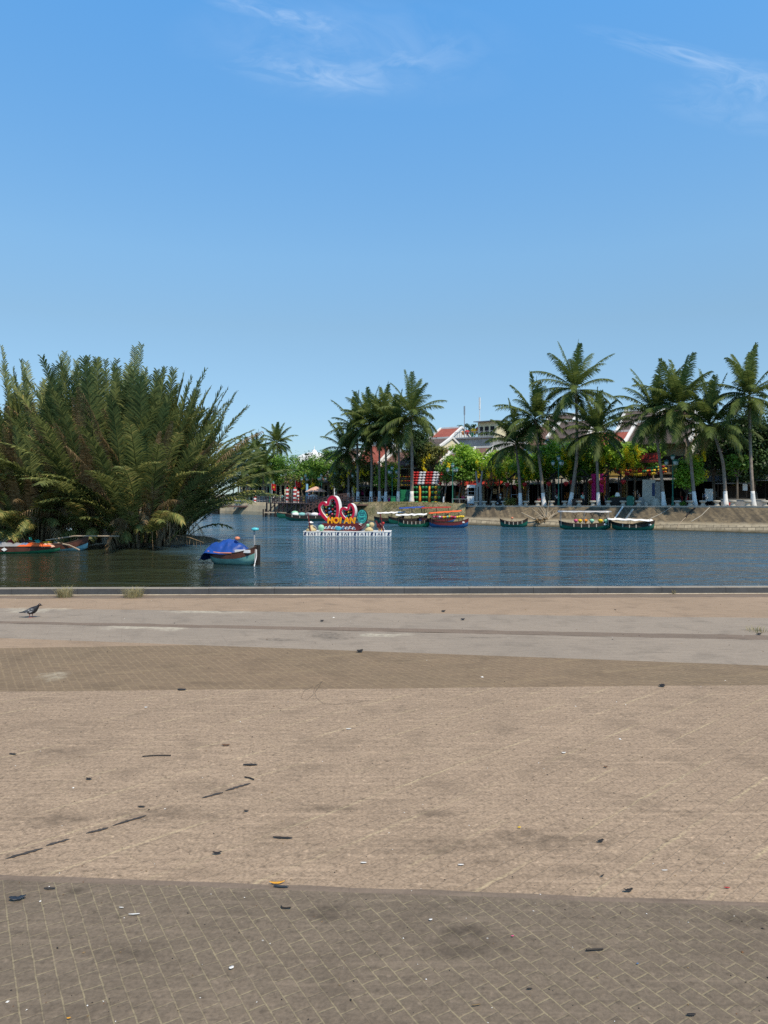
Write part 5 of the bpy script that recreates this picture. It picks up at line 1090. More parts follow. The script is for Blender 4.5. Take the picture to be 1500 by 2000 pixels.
MB().tube([(L*.47,0,1.1),(L*.53,-.3,.5),(L*.60,-.9,.0)], .018, 5).build('mooring_rope', 'white_cloth', t); MB().tube([(L*.47,-.12,1.05),(L*.475,-.2,.0)], .02, 5).build('mooring_rope', 'white_cloth', t)
MB().box((L*.485,0,.55), (.28,.22,1.2)).build('stem_post', 'dark_timber', t)
p = c+Matrix.Rotation(t.rotation_euler.z, 3, 'Z') @ Vector((.35, -.10, 1.50)); tag(MB().ball((0,0,0), .17, 8, 5, (1,1,.7)).build('orange_float', 'salmon_paint', None, True, p), 'small salmon float lying on top of the blue tarp', 'float')
# boats moored at the mud bank, lower left
t, L, f, c = boat('long brown and green sampan heaped with cloth, cut by the left edge', -110, 118, 1080, ang=R(4), B=1.5, Hh=.46, sheer=.20, low='green_hull', split=.46, name='sampan', cat='sampan')
MB().prism([(-.20,0),(0,-.13),(.20,0),(0,.13)], (.50,-.79,.30), (1,0,0), (0,0,1), (0,-.02,0)).build('diamond_mark', 'white_paint', t)
def heap(label, c0, dims, m_, seed, nm='cloth_heap', rz=0.0):
    mb = MB(); n1, n2 = 16, 10; vs = []
    for i in range(n1+1):
        for j in range(n2+1):
            x, y = -1+2*i/n1, -1+2*j/n2; e = max(0, (1-x*x))**.5*max(0, 1-y*y)**.5; vs.append((x*dims[0]/2, y*dims[1]/2, dims[2]*e*(.75+.7*noise.noise(Vector((x*2.3+seed, y*2, seed)))) ))
    mb.add(vs, [(i*(n2+1)+j, (i+1)*(n2+1)+j, (i+1)*(n2+1)+j+1, i*(n2+1)+j+1) for i in range(n1) for j in range(n2)]); tag(mb.build(nm, m_, None, True, c0, rz), label, 'cloth')
D1 = (EYE-WZ)*F/(1080-H)
heap('orange tarp heap folded on the brown and green sampan', P(72, 1066, D1), (2.3,1.1,.24), 'orange_tarp', 3, rz=R(4)); heap('pale grey cloth bundle on the sampan left of the orange heap', P(38, 1066, D1), (1.5,1.1,.22), 'cloth_grey', 5); heap('blue grey cloth bundle at the left edge of the sampan', P(6, 1067, D1), (1.9,1.1,.33), 'cloth_grey', 7)
heap('peach cloth bundle at the bow end of the brown and green sampan', P(93, 1068, D1), (1.0,.8,.26), 'cloth_peach', 9); heap('small blue cloth between the pale grey bundle and the orange heap', P(53, 1067, D1), (.9,.9,.30), 'cloth_blue', 11)
t, L, f, c = boat('brown sampan with pale blue underside lying behind the green one', 45, 170, 1075, ang=R(9), B=1.3, Hh=.50, sheer=.60, low='pale_blue_hull', top='brown_strake', split=.42, name='sampan', cat='sampan')
MB().tube([(-.6,-.1,.75),(L*.3,-.2,1.05),(L*.95,-.1,1.0)], .05, 6).build('long_pole', 'pale_timber', t); MB().tube([(L*.02,-.5,.62),(L*.25,-.75,.42),(L*.42,-1.1,.08)], .06, 6).build('paddle', 'pale_timber', t)
D2 = D1+2.5
o = MB().ball((0,0,0), .36, 14, 9, (1,1,.92)).build('globe_lantern', 'lantern_red', None, True, P(25, 1060, D2)); tag(o, 'shiny red globe lantern standing behind the left sampan', 'lantern'); MB().lathe([(.10,.0),(.10,.08)], (0,0,.31), 8).build('cap', 'black', o); MB().tube([(0,0,-.33),(0,0,-.9)], .03, 5).build('stand', 'timber', o)
mb = MB(); mb.prism([(-.42,-.3),(.5,-.3),(.45,.12),(.15,.36),(-.30,.28),(-.40,.55)], (0,0,0), (1,0,0), (0,0,1), (0,.35,0)); tag(mb.build('plastic_crate', 'teal_paint', None, False, P(67, 1064, D2)), 'torn teal plastic sheet crate on the sampan beside the yellow tub', 'crate')
tag(MB().lathe([(.25,-.2),(.32,.12),(.30,.13)], (0,0,0), 10).build('tub', 'lantern_yellow', None, True, P(93, 1061, D2)), 'small pale yellow tub on the brown sampan', 'tub')
# slanting driftwood poles on the mud bank
for i, (a, b2, r_, lab) in enumerate((((0,1066),(28,1040),.07,'grey driftwood pole leaning up at the left edge'),((150,1055),(165,1038),.05,'thin leaning driftwood stick behind the brown bow'),((150,1070),(222,1060),.05,'long pale pole lying on the mud to the pale stalk'))):
    p, q = P(*a, 54.5), P(*b2, 55.5); tag(MB().tube([Vector(), (q-p)*.5+Vector((0,0,.08)), q-p], [r_, r_, r_*.5], 5).build('driftwood_pole', 'dead_wood', None, True, p), lab, 'driftwood')
p = P(345, 1046, 57); mb = MB(); q = P(398, 1060, 55)-p; mb.tube([Vector(), q*.5+Vector((0,0,.1)), q], [.06,.05,.02], 5)
for i in range(7): e = q*((i+1)/8); mb.tube([e, e+Vector((.05*(-1)**i,0,-.5))], .02, 4)
tag(mb.build('fallen_branch', 'dark_stem', None, False, p), 'dark bare branch dipping into the river right of the nipa palms', 'branch')
# right bank boats
t, L, f, c = boat('small dark green boat moored under the short palm', 977, 1030, 1029, ang=R(-14), B=1.4, Hh=.62, sheer=.55, low='dark_green_hull', top='dark_timber', split=.62); patches(t, L, f)
MB().tube([(-.2,0,.5),(-.25,0,1.5)], .025, 5).build('pole', 'pale_timber', t); MB().ball((-.2,0,1.1), .16, 8, 5).build('float_ball', 'salmon_paint', t)
def canopy_frame(t, L, f, zt, x0, x1, B, m_='steel', roofm=None, th=.06, posts=3, sag=0.0, tilt=0.0):
    for i in range(posts):
        x = x0+(x1-x0)*i/(posts-1)
        for s in (-1, 1): MB().tube([(x, s*B*.42, .45), (x, s*B*.44, zt)], .025, 5).build('canopy_post', m_, t)
    if roofm:
        mb = MB(); n1 = 10; vs = []
        for i in range(n1+1):
            x = x0-.35+(x1-x0+.7)*i/n1
            for s in (-1, -.4, .4, 1): vs.append((x, s*B*.56, zt+.16*(1-s*s)+tilt*(x-x0)/(x1-x0)-sag*math.sin(i*PI/2.5)**2+.03*math.sin(i*2.3+s*2)))
        mb.add(vs, [(i*4+j, (i+1)*4+j, (i+1)*4+j+1, i*4+j+1) for i in range(n1) for j in range(3)]); o = mb.build('canopy', roofm, t, True); q = o.modifiers.new('sol', 'SOLIDIFY'); q.thickness = th
t, L, f, c = boat('green lantern boat with a thin metal canopy and round lanterns aboard', 1093, 1192, 1034, ang=R(-10), B=1.7, Hh=.60, sheer=.55, low='dark_green_hull', split=.62, top='dark_timber'); patches(t, L, f, -1, (-.22,-.08,.06,.2)); eye_mark(t, L, f, 1.7)
canopy_frame(t, L, f, 2.05, -L*.46, L*.42, 1.7, 'steel', 'steel', .04)
for i, (x, c2, r_) in enumerate(((-.18,'lantern_pink',.26),(-.10,'lantern_yellow',.26),(0,'lantern_orange',.28),(.12,'lantern_mint',.30),(.28,'lantern_yellow',.3),(.385,'lantern_mint',.28))): lantern('lantern', (L*x, -.45, .98), r_, c2, t)
mb = MB()
for x in (-.2,-.02,.12,.26,.36): mb.tube([(L*x,0,.9),(L*x+.1,-.05,1.5),(L*x+.3,0,1.85)], .03, 4); mb.tube([(L*x+.1,-.05,1.5),(L*x-.12,0,1.85)], .025, 4)
mb.build('bracket', 'timber', t)
t, L, f, c = boat('green boat under a sagging white tarp roof', 1196, 1276, 1035, ang=R(-12), B=1.8, Hh=.62, sheer=.5, low='dark_green_hull', split=.62, top='dark_timber'); patches(t, L, f, -1, (-.25,-.1,.05)); eye_mark(t, L, f, 1.8); canopy_frame(t, L, f, 1.25, -L*.52, L*.35, 2.1, 'timber', 'white_cloth', .03, 3, .10, -.12)
t, L, f, c = boat('dark green boat with sharp bow right of the white tarp boat', 1262, 1312, 1034, ang=R(-12), B=1.4, Hh=.6, sheer=.75, low='dark_green_hull', split=.6, top='dark_timber'); MB().tube([(-L*.1,.2,.7),(L*.2,-.4,1.0)], .03, 5).build('paddle', 'pale_timber', t)
# boats before the grass bank, with awnings
GA = 'boats moored before the grass bank'
t, L, f, c = boat('blue boat with red strake carrying rows of lanterns under red awnings', 838, 915, 1030, ang=R(-8), B=1.8, Hh=.64, sheer=.5, low='blue_hull', top='maroon', split=.55, group=GA); eye_mark(t, L, f, 1.8)
for i in range(16): lantern('lantern', (-L*.36+i*L*.048, -.7, 1.28+.05*math.sin(i)), .19, ['lantern_pink','lantern_red','lantern_pink','lantern_white','lantern_pink','lantern_yellow','lantern_orange','lantern_mint','lantern_yellow'][i % 9] if i < 12 else 'lantern_yellow', t)
canopy_frame(t, L, f, 1.75, -L*.42, L*.25, 1.8, 'timber', 'orange_tarp', .03, 3, .05, .25); MB().box((0,.3,1.05), (L*.7,.06,.06)).build('lantern_rail', 'timber', t)
t, L, f, c = boat('bright green boat in front under white and blue awnings', 776, 842, 1029, ang=R(-6), B=1.6, Hh=.68, sheer=.5, low='green_hull', split=.62, top='dark_timber', group=GA); patches(t, L, f, -1, (-.3,-.18,-.06,.06,.18,.3)); canopy_frame(t, L, f, 1.5, -L*.45, L*.30, 1.7, 'timber', 'white_cloth', .03, 3, .12, .1)
t, L, f, c = boat('boat behind the bright green one under a royal blue awning', 758, 835, 1023, ang=R(-5), B=1.6, Hh=.68, sheer=.5, low='green_hull', split=.62, top='dark_timber', group=GA); canopy_frame(t, L, f, 2.15, -L*.15, L*.35, 1.9, 'timber', 'royal_tarp', .03, 3, .06, .15)
t, L, f, c = boat('boat with dark pointed white awning behind the teal disc sign', 730, 790, 1022, ang=R(-4), B=1.5, Hh=.68, sheer=.4, low='dark_green_hull', split=.62, top='dark_timber', group=GA); canopy_frame(t, L, f, 1.45, -L*.3, L*.45, 1.7, 'timber', 'white_cloth', .03, 3, .1, .12)
t, L, f, c = boat('rear boat with a dark red awning beside the orange one', 818, 890, 1024, ang=R(-6), B=1.6, Hh=.7, sheer=.5, low='blue_hull', split=.6, top='maroon', group=GA); canopy_frame(t, L, f, 2.2, -L*.35, L*.30, 1.8, 'timber', 'red_tarp', .03, 3, .04, .1)
# boats at the jetty
GJ = 'boats moored at the wooden jetty'
t, L, f, c = boat('long dark boat with cloth bundles left of the heart sign', 556, 660, 1017, ang=R(-3), B=1.8, Hh=.75, sheer=.5, low='dark_green_hull', top='dark_timber', split=.5, group=GJ); patches(t, L, f, -1, (-.35,-.2,-.05,.1,.25))
for i, (x, m_) in enumerate(((-.30,'cloth_white'),(-.18,'cloth_teal'),(-.06,'cloth_grey'),(.06,'cloth_white'),(.2,'cloth_pink'),(.32,'cloth_white'))): MB().ball((L*x,.1,.95), .55, 9, 5, (1.2,.8,.6)).build('bundle', m_, t, True)
t, L, f, c = boat('small green boat behind the long dark one at the jetty steps', 540, 600, 1012, ang=R(-3), B=1.5, Hh=.7, sheer=.5, low='green_hull', top='dark_green_hull', split=.6, group=GJ); MB().ball((L*.1,0,.9), .5, 9, 5, (1.3,.8,.7)).build('bundle', 'lantern_mint', t, True)
t, L, f, c = boat('red boat half hidden by nipa fronds under the far footbridge', 396, 434, 1002, ang=R(2), B=1.8, Hh=.9, sheer=.8, low='maroon', top='maroon', split=.5, group=GJ); MB().ball((0,0,1.1), .7, 9, 5, (1.8,.8,.5)).build('bundle', 'cloth_white', t, True)
t, L, f, c = boat('red boat with a white cover between the footbridge piers', 430, 464, 1002, ang=R(4), B=1.8, Hh=.9, sheer=.9, low='maroon', top='maroon', split=.5, group=GJ); MB().ball((0,0,1.15), .7, 9, 5, (2.2,.8,.5)).build('bundle', 'white_cloth', t, True)
# ---------------------------------------------------------------- timber jetty, steps, footbridge and what stands on it
A_, B_2 = XY(520, Dw(520)-2.5, WZ), XY(690, Dw(690)-2.5, WZ); JR = math.atan2(B_2.y-A_.y, B_2.x-A_.x); D = 122; t = thing('jetty', 'dark reddish timber jetty on posts with rails, left of the heart sign', 'jetty', (A_+B_2)/2, JR); S = D/F
mb = MB(); z1 = 2.42
JL = (B_2-A_).length
x0, x1 = -JL/2, JL/2
mb.box(((x0+x1)/2, 2.2, z1), (x1-x0, 4.4, .18)); mb.build('deck', 'dock_timber', t)
mb = MB()
for i in range(19): x = x0+(x1-x0)*i/18; mb.box((x, .1, z1/2-.6), (.24,.24,z1+1.2)); mb.box((x, 4.2, z1/2-.6), (.24,.24,z1+1.2))
for i in range(8): x = x0+(x1-x0)*i/8; mb.beam((x, -.05, .3), (x+(x1-x0)/8, -.05, z1-.2), .12)
mb.build('post', 'dock_timber', t)
for y in (-.02, 4.3):
    mb = MB(); [mb.box((x0+(x1-x0)*i/34, y, z1+.6), (.10,.10,1.2)) for i in range(35)]; [mb.box(((x0+x1)/2, y, z1+q), (x1-x0,.08,.10)) for q in (.4,.8,1.2)]; mb.build('railing', 'dock_timber', t)
t = thing('boarding_ramp', 'arched timber boarding ramp with railings behind the big heart', 'ramp', XY(645, Dw(645)-5, WZ), JR*.5); mb = MB(); k = 14; pts = []
for i in range(k+1): u = i/k; pts.append(Vector(((u-.6)*7.5*1.2, 0, z1*.25+z1*1.05*math.sin(PI*.5*u))))
for i in range(k): mb.beam(pts[i], pts[i+1], 1.6, .12)
mb.build('deck', 'dock_timber', t); mb = MB()
for y in (-.8, .8):
    for i in range(k+1): mb.box((pts[i].x, y, pts[i].z+.5), (.09,.09,1.1))
    for q in (.5, 1.0): mb.tube([p+Vector((0,y,q)) for p in pts], .05, 5)
mb.build('railing', 'dock_timber', t); mb = MB(); [mb.box((pts[i].x, y, pts[i].z/2-.5), (.2,.2,pts[i].z+1)) for i in (0,4,8,12) for y in (-.7,.7)]; mb.build('post', 'dock_timber', t)
t = thing('landing_stage', 'low weathered timber landing stage at the foot of the jetty', 'landing stage', XY(540, Dw(540)-6, WZ)); mb = MB(); mb.box((0,0,.75), (4.6,2.6,.14)); mb.build('deck', 'pale_timber', t); mb = MB(); [mb.box((x,y,.2), (.22,.22,2.4)) for x in (-2.2,0,2.2) for y in (-1.2,1.2)]; mb.box((0,-1.25,.35),(4.4,.1,.12)); mb.build('post', 'dark_timber', t)
D = 147; t = thing('footbridge', 'flat footbridge on dark piers half hidden by the nipa fronds', 'footbridge', XY(450, D, WZ)); S = D/F; z1 = zat(989, D)-WZ
mb = MB(); mb.box((-1, 0, z1), (20, 2.4, .3)); mb.build('deck', 'dock_timber', t); mb = MB(); [mb.box((x, 0, z1/2-.5), (1.1, 2.0, z1+.8)) for x in ((422-450)*S, (485-450)*S)]; mb.build('pier', 'black', t)
mb = MB(); [mb.box((-10+i*.7, -1.1, z1+.65), (.06,.06,1.1)) for i in range(29)]; mb.box((-.5,-1.1,z1+1.2),(20,.07,.07)); mb.box((-.5,-1.1,z1+.8),(20,.05,.05)); mb.build('railing', 'grey_metal', t)
D = Dq(500)+1.5
t = thing('promenade_rail', 'thin grey metal railing along the left promenade', 'railing', SP(500, 1.5)); S = D/F; mb = MB(); ln = 100*S; [mb.box((i*ln/30, -i*ln/30*.0, .6), (.06,.06,1.2)) for i in range(31)]; [mb.box((ln/2, 0, q), (ln,.06,.07)) for q in (.6,1.2)]; mb.build('rail', 'grey_metal', t)
def pole_striped(label, px, off, top, bot, c1, c2, r_=.16):
    D = Dq(px)+off; z0, z2 = zat(bot, D), zat(top, D); t = thing('striped_pole', label, 'pole', XY(px, D, z0), 0, 'striped poles on the left promenade'); k = 8; mb = MB()
    for i in range(k): mb.m(i % 2).lathe([(r_*1.8, (z2-z0)*i/k+.003), (r_*1.8, (z2-z0)*(i+1)/k-.003)], (0,0,0), 10)
    mb.build('shaft', [c1, c2], t); MB().ball((0,0,z2-z0+.1), r_*1.3, 8, 5).build('finial', c1, t, True)
pole_striped('red and white striped pole left of the red flag', 498, .6, 960, 985, 'lantern_red', 'white_paint')
pole_striped('red and white lantern column right of the red flag', 561, .6, 955, 985, 'lantern_red', 'white_paint')
pole_striped('red and white lantern column left of the orange shirted person', 576, .4, 955, 986, 'lantern_red', 'white_paint', .2)
pole_striped('red and white lantern column beside the yellow shirted person', 582, .9, 960, 986, 'lantern_red', 'white_paint', .13)
pole_striped('red and white lantern column beside the blue banner', 604, .9, 962, 984, 'lantern_red', 'white_paint', .12)
def flag(label, px, off, top, m_, w_=1.6, h_=1.2, star=False, py0=None, name='flag', bot=985):
    D = Dq(px)+off; z0 = zat(bot, D); t = thing(name, label, 'flag', XY(px, D, z0)); hz = zat(top, D)-z0
    MB().tube([(0,0,0),(0,0,hz)], .04, 5).build('flag_pole', 'steel', t); mb = MB(); k = 8; vs = []
    for i in range(k+1): x = w_*i/k; y = .12*math.sin(i*1.3); vs += [(x,y,hz-.05-.22*i/k),(x,y,hz-h_-.30*i/k)]
    mb.add(vs, [(2*i,2*i+2,2*i+3,2*i+1) for i in range(k)]); o = mb.build('cloth', m_, t)
    if star: MB().prism([((.26 if i % 2 == 0 else .10)*math.sin(i*PI/5), (.26 if i % 2 == 0 else .10)*math.cos(i*PI/5)) for i in range(10)], (w_*.5, -.16, hz-h_*.62), (1,0,0), (0,0,1), (0,.03,0)).build('star', 'lantern_yellow', o)
flag('red flag with a yellow star on the left promenade', 530, 1, 944, 'lantern_red', .95, 1.25, True)
flag('dark red flag cloth among the trees over the jetty', 577, 2, 938, 'red_lacquer', .95, 1.15)
b = XY(600, Dq(600)+1, 0); b.z = zat(985, b.y); t = thing('banner', 'tall narrow sky blue banner over the jetty', 'banner', b); hz = zat(944, b.y)-b.z; MB().box((0,0,hz/2), (.32,.04,hz-.2)).build('cloth', 'sky_blue', t); MB().tube([(-.2,0,0),(-.2,0,hz)], .035, 5).build('pole', 'steel', t)
for i, (px, py, lab) in enumerate(((567,945,'yellow blossom spray hanging left of the dark red flag'),(594,946,'yellow blossom spray hanging right of the dark red flag'),(608,950,'small yellow blossom spray beside the parasol'))):
    rng = random.Random(i+60); b = P(px, py, Dq(px)+4); t = thing('blossom_spray', lab, 'blossom spray', b); mb = MB()
    for j in range(5): leafblob(mb, (rng.uniform(-.3,.3), 0, .5-.32*j), .34, 40, .2, rng)
    mb.build('flowers', 'blossom', t); MB().tube([(0,0,.4),(0,.4,1.6)], .04, 4).build('twig', 'tree_bark', t)
b = SP(617, 3); t = thing('parasol', 'faded pinkish brown parasol over the jetty stalls', 'parasol', b); hz = zat(950, b.y)-b.z; MB().tube([(0,0,0),(0,0,hz)], .05, 6).build('pole', 'timber', t); MB().lathe([(2.0,hz-1.0),(1.9,hz-.9),(.9,hz-.3),(.05,hz)], (0,0,0), 10).build('canopy', 'cloth_peach', t)
b = SP(612, 2.2); t = thing('stall_heap', 'pale draped stall table under the pinkish parasol', 'stall', b); MB().ball((0,0,.9), 1.0, 10, 6, (1.1,.7,.8)).build('drape', 'white_cloth', t, True); MB().box((0,0,.45), (1.7,.9,.85)).build('table', 'timber', t)
b = SP(675, 4); tag(MB().box((0,0,.75), (.75,.35,1.5), 0, .95).build('kiosk_box', 'salmon_paint', None, False, b), 'tall rust orange box standing left of the palm cluster', 'box')
# left promenade: pale shop fronts behind
for i, (px, w_, h_, m_, lab) in enumerate(((480,26,36,'cream_wall','pale cream shop front at the left end behind the broad palm'),(512,30,34,'grey_wall','grey shop front with dark openings behind the red flag'),(548,34,34,'cream_wall','cream shop front between the flag and the striped columns'),(590,40,32,'ochre_wall','ochre shop front behind the striped columns'),(632,34,34,'ochre_wall','shaded shop front left of the palm cluster'))):
    D = Dq(px)+18; b = XY(px, D, .15); S = D/F; w2 = w_*S*1.1; h2 = zat(985-h_-8, D); t = thing('shop_building', lab, 'shop', b); mb = MB(); mb.box((0,2,h2/2), (w2,.3,h2)); k = 4
    for j in range(k+1): mb.box((-w2/2+w2*j/k, 0, h2/2), (.35,.35,h2))
    mb.box((0,0,h2-.3), (w2,.4,.6)); mb.build('wall', m_, t); MB().box((0,1.8,h2*.42), (w2*.96,.06,h2*.8)).build('opening', 'shop_dark', t); mb = MB(); slabs(mb, -w2/2-.3, w2/2+.3, -.9, h2-.2, 3, h2+1.3, .12); mb.build('roof', 'roof_brown', t)
# driftwood on the quay, mooring ropes and pipes
b = P(1068, 1017, Dw(1068)+.6); mb = MB(); rng = random.Random(8)
for i in range(26):
    a = rng.uniform(-.1, PI+.1); L_ = rng.uniform(.8, 2.6); d = Vector((math.cos(a), rng.uniform(-.1,.5), abs(math.sin(a))*.8+.1)); m_ = d*L_*.5+Vector((rng.uniform(-.3,.3),0,.15)); mb.tube([(0,.0,.0), m_, m_+d*L_*.5+Vector((rng.uniform(-.4,.4),0,rng.uniform(-.2,.3)))], [.08,.05,.015], 5)
mb.tube([(0,0,.1),(-1.6,.4,.25),(-3.0,.9,1.0)], [.13,.10,.05], 6)
t = thing('driftwood', 'pale bleached dead branches heaped at the foot of the quay', 'driftwood', b); mb.build('branches', 'dead_wood', t)
mb = MB(); rng = random.Random(18); [leafblob(mb, (rng.uniform(-1.5,1.2), rng.uniform(-.2,.3), rng.uniform(-.3,.3)), .4, 50, .22, rng) for i in range(8)]; mb.build('dry_weed', 'dead_leaf', t)
def onslope(px, t_):
    a = XY(px, Dw(px)-.25, 0); b = XY(px, Dq(px), 0); p = a.lerp(b, t_); zt = gs(b.x)-.12; p.z = (-1.45+(zt+1.45)*(t_-.19)/.77 if t_ > .19 else -2.2+(t_/.19)*.75)+.05; return p
def rope(label, pts, r_, m_, nm='mooring_rope', cat='rope'):
    w_ = [onslope(*q) for q in pts]; tag(MB().tube([p-w_[0] for p in w_], r_, 5).build(nm, m_, None, False, w_[0]), label, cat)
rope('slack pale rope running down the quay left of the dark rope', [(1311,.93),(1290,.6),(1262,.25)], .035, 'pale_stone')
rope('thick dark rope bundle hanging down the quay below the bushy tree', [(1357,.90),(1350,.75),(1343,.6),(1339,.45)], .10, 'dark_timber'); rope('pale tail of the dark rope reaching the waterline', [(1339,.45),(1330,.22),(1322,.05)], .04, 'pale_timber')
rope('pale rope slanting down the quay below the right palms', [(1386,.95),(1370,.55),(1350,.25)], .035, 'pale_stone')
rope('white pipe running down the quay behind the white tarp boat', [(1217,.97),(1208,.6),(1200,.3)], .11, 'white_paint', 'drain_pipe', 'pipe'); rope('wide pale lime streaked channel down the quay beside the white pipe', [(1236,.80),(1228,.5),(1222,.3)], .16, 'pale_stone', 'drain_channel', 'pipe')
# ---------------------------------------------------------------- heart shaped sign float
D = 70.0; S = D/F; fx = 677.5; FB = XY(fx, D, WZ)
def flo(px, py): return ((px-fx)*S, (zat(py, D)-WZ))
RZ = R(-16)
pl = thing('float_platform', 'white rectangular float with dark blue wave marks carrying the heart sign', 'float', FB, R(-3)); w_ = 171*S; hh = flo(0, 1038.6)[1]
MB().box((0, 1.1, hh/2-.1), (w_, 2.2, hh+.2)).build('hull', 'white_paint', pl); MB().box((0, 1.1, hh+.012), (w_+.06, 2.26, .06)).build('deck', 'white_paint', pl)
mb = MB(); rng = random.Random(6)
for i in range(26):
    x = -w_/2+.18+i*(w_-.36)/25+rng.uniform(-.05,.05); k = i % 5
    if k == 0: poly = [(-.16,.04),(-.10,.34),(.0,.46),(.12,.44),(.03,.36),(.10,.26),(.02,.24),(.06,.04)]
    elif k in (1, 3): poly = [(-.05,.04),(-.07,.28),(-.02,.38),(.05,.30),(.04,.04)]
    elif k == 2: poly = [(-.12,.04),(-.09,.24),(.0,.32),(.09,.24),(.12,.04),(.06,.04),(.03,.2),(-.03,.2),(-.06,.04)]
    else: poly = [(-.03,.04),(-.04,.36),(.03,.40),(.03,.04)]
    mb.prism([(a*1.15, b*.88) for a, b in poly], (x, .0, .02), (1,0,0), (0,0,1), (0,-.015,0))
mb.build('wave_marks', 'navy', pl)
sg = thing('heart_sign', 'two red and white hearts over orange HOI AN letters on a maroon boat shape', 'sign', FB+Vector((-.28, .9, 0)), RZ)
def heart(pts, name, wd, dep, yoff):
    pts = [Vector((*flo(fx+(a/6.25+560-fx), b/6.25+930), 0)) for a, b in pts]; pts = [Vector((p.x, p.y)) for p in pts]
    sm = []; n_ = len(pts)
    for i in range(n_):
        p0, p1, p2, p3 = pts[i-1], pts[i], pts[(i+1) % n_], pts[(i+2) % n_]
        for j in range(5):
            x = j/5; sm.append(.5*((2*p1)+(p2-p0)*x+(2*p0-5*p1+4*p2-p3)*x*x+(3*p1-p0-3*p2+p3)*x**3))
    k = len(sm); cen = sum(sm, Vector((0,0)))/k; inn = []
    area = sum(sm[i].x*sm[(i+1) % k].y-sm[(i+1) % k].x*sm[i].y for i in range(k))
    for i in range(k):
        d = (sm[(i+1) % k]-sm[i-1]).normalized(); nn = Vector((-d.y, d.x))*(1 if area > 0 else -1); inn.append(sm[i]+nn*wd)
    fr = MB(); sd = MB(); y0, y1 = yoff, yoff+dep
    V = [(p.x, y0, p.y) for p in sm]+[(p.x, y0, p.y) for p in inn]; B_ = [(p.x, y1, p.y) for p in sm]+[(p.x, y1, p.y) for p in inn]
    fr.add(V, [(i, (i+1) % k, k+(i+1) % k, k+i) for i in range(k)])
    V2 = [(p.x, y0+.012, p.y) for p in sm]+[(p.x, y0+.012, p.y) for p in inn]
    sd.add(V2+B_, [(i, (i+1) % k, 2*k+(i+1) % k, 2*k+i) for i in range(k)]+[(k+i, k+(i+1) % k, 3*k+(i+1) % k, 3*k+i) for i in range(k)]+[(2*k+i, 2*k+(i+1) % k, 3*k+(i+1) % k, 3*k+i) for i in range(k)])
    # the red face gets its own thin rim
    fr.add(V+V2, [(i, (i+1) % k, 2*k+(i+1) % k, 2*k+i) for i in range(k)]+[(k+i, k+(i+1) % k, 3*k+(i+1) % k, 3*k+i) for i in range(k)])
    o = fr.build(name, 'crimson', sg); sd.build('white_side', 'white_paint', o)
    mb = MB(); mb.add([(p.x, y1-.06, p.y) for p in inn], [tuple(range(k))]); mb.build('netting', 'net_dark', o)
    return o, inn, y0
big = [(498,335),(512,285),(540,252),(578,238),(618,252),(645,295),(660,350),(664,420),(655,490),(630,545),(575,600),(500,560),(450,515),(408,460),(386,400),(392,355),(418,325),(450,312),(480,318)]
sml = [(765,395),(775,360),(795,337),(815,333),(842,352),(862,390),(868,440),(858,485),(835,515),(775,560),(712,520),(680,480),(668,440),(675,405),(692,385),(716,380),(745,386)]
ho, inn1, y1_ = heart(big, 'big_heart', .29, .85, 0); h2, inn2, y2_ = heart(sml, 'small_heart', .23, .75, .05)
lc = ['lantern_red','lantern_blue','lantern_green','lantern_pink','lantern_mint','lantern_yellow','lantern_blue','lantern_red','lantern_white']
for j, (a, b) in enumerate(((558,312),(597,318),(562,365),(598,375),(435,385),(477,382),(520,402),(565,412),(600,432),(478,428),(520,450),(432,432),(560,470),(600,470),(487,480),(540,440),(525,500))):
    x, z = flo(a/6.25+560, b/6.25+930); lantern('lantern', (x, .30, z), .105, lc[j % 9], ho)
for j, (a, b) in enumerate(((728,425),(800,395),(772,445),(808,438),(732,462),(772,485),(805,480),(748,495))):
    x, z = flo(a/6.25+560, b/6.25+930); lantern('lantern', (x, .32, z), .10, lc[(j*2+1) % 9], h2)
for k_, par, inn in ((1, ho, inn1), (2, h2, inn2)):
    mb = MB(); xs = sorted(p.x for p in inn); zs = sorted(p.y for p in inn)
    mb.tube([((xs[0]+xs[-1])/2, .3, zs[0]), ((xs[0]+xs[-1])/2+.1, .3, zs[-1]-.1)], .012, 4); mb.tube([((xs[0]*.3+xs[-1]*.7), .3, zs[0]+.3), (xs[0]*.3+xs[-1]*.7, .3, zs[-1]-.15)], .012, 4); mb.build('lantern_cord', 'black', par)
# boat shaped plinth with waves and fish
x0, zt = flo(630, 1023.5); x1, _ = flo(722, 0); zb = hh+.045
mb = MB(); mb.prism([(x0, zt),(flo(638,0)[0], zt+.02),(flo(706,0)[0], zt+.05),(flo(716,0)[0], zt+.22),(x1, zt+.16),(flo(712,0)[0], zb+.28),(flo(706,0)[0], zb),(flo(634,0)[0], zb)], (0,-.25,0), (1,0,0), (0,0,1), (0,1.3,0)); mb.build('boat_plinth', 'maroon', sg)
def wave(mb, x, z, s, y): mb.prism([(-.5*s,0),(-.36*s,.38*s),(-.08*s,.55*s),(.2*s,.46*s),(.30*s,.22*s),(.12*s,.30*s),(-.05*s,.25*s),(.02*s,.10*s),(.5*s,.0),(.5*s,-.12*s),(-.5*s,-.12*s)], (x, y, z), (1,0,0), (0,0,1), (0,-.02,0))
mw = MB(); mv = MB()
for i in range(9):
    x = flo(641+i*7.2, 0)[0]; z = zb+.22+.07*(i % 2); wave(mw, x, z, .40, -.255); wave(mv, x+.03, z+.035, .24, -.278)
mw.build('white_waves', 'white_paint', sg); mv.build('blue_waves', 'wave_blue', sg)
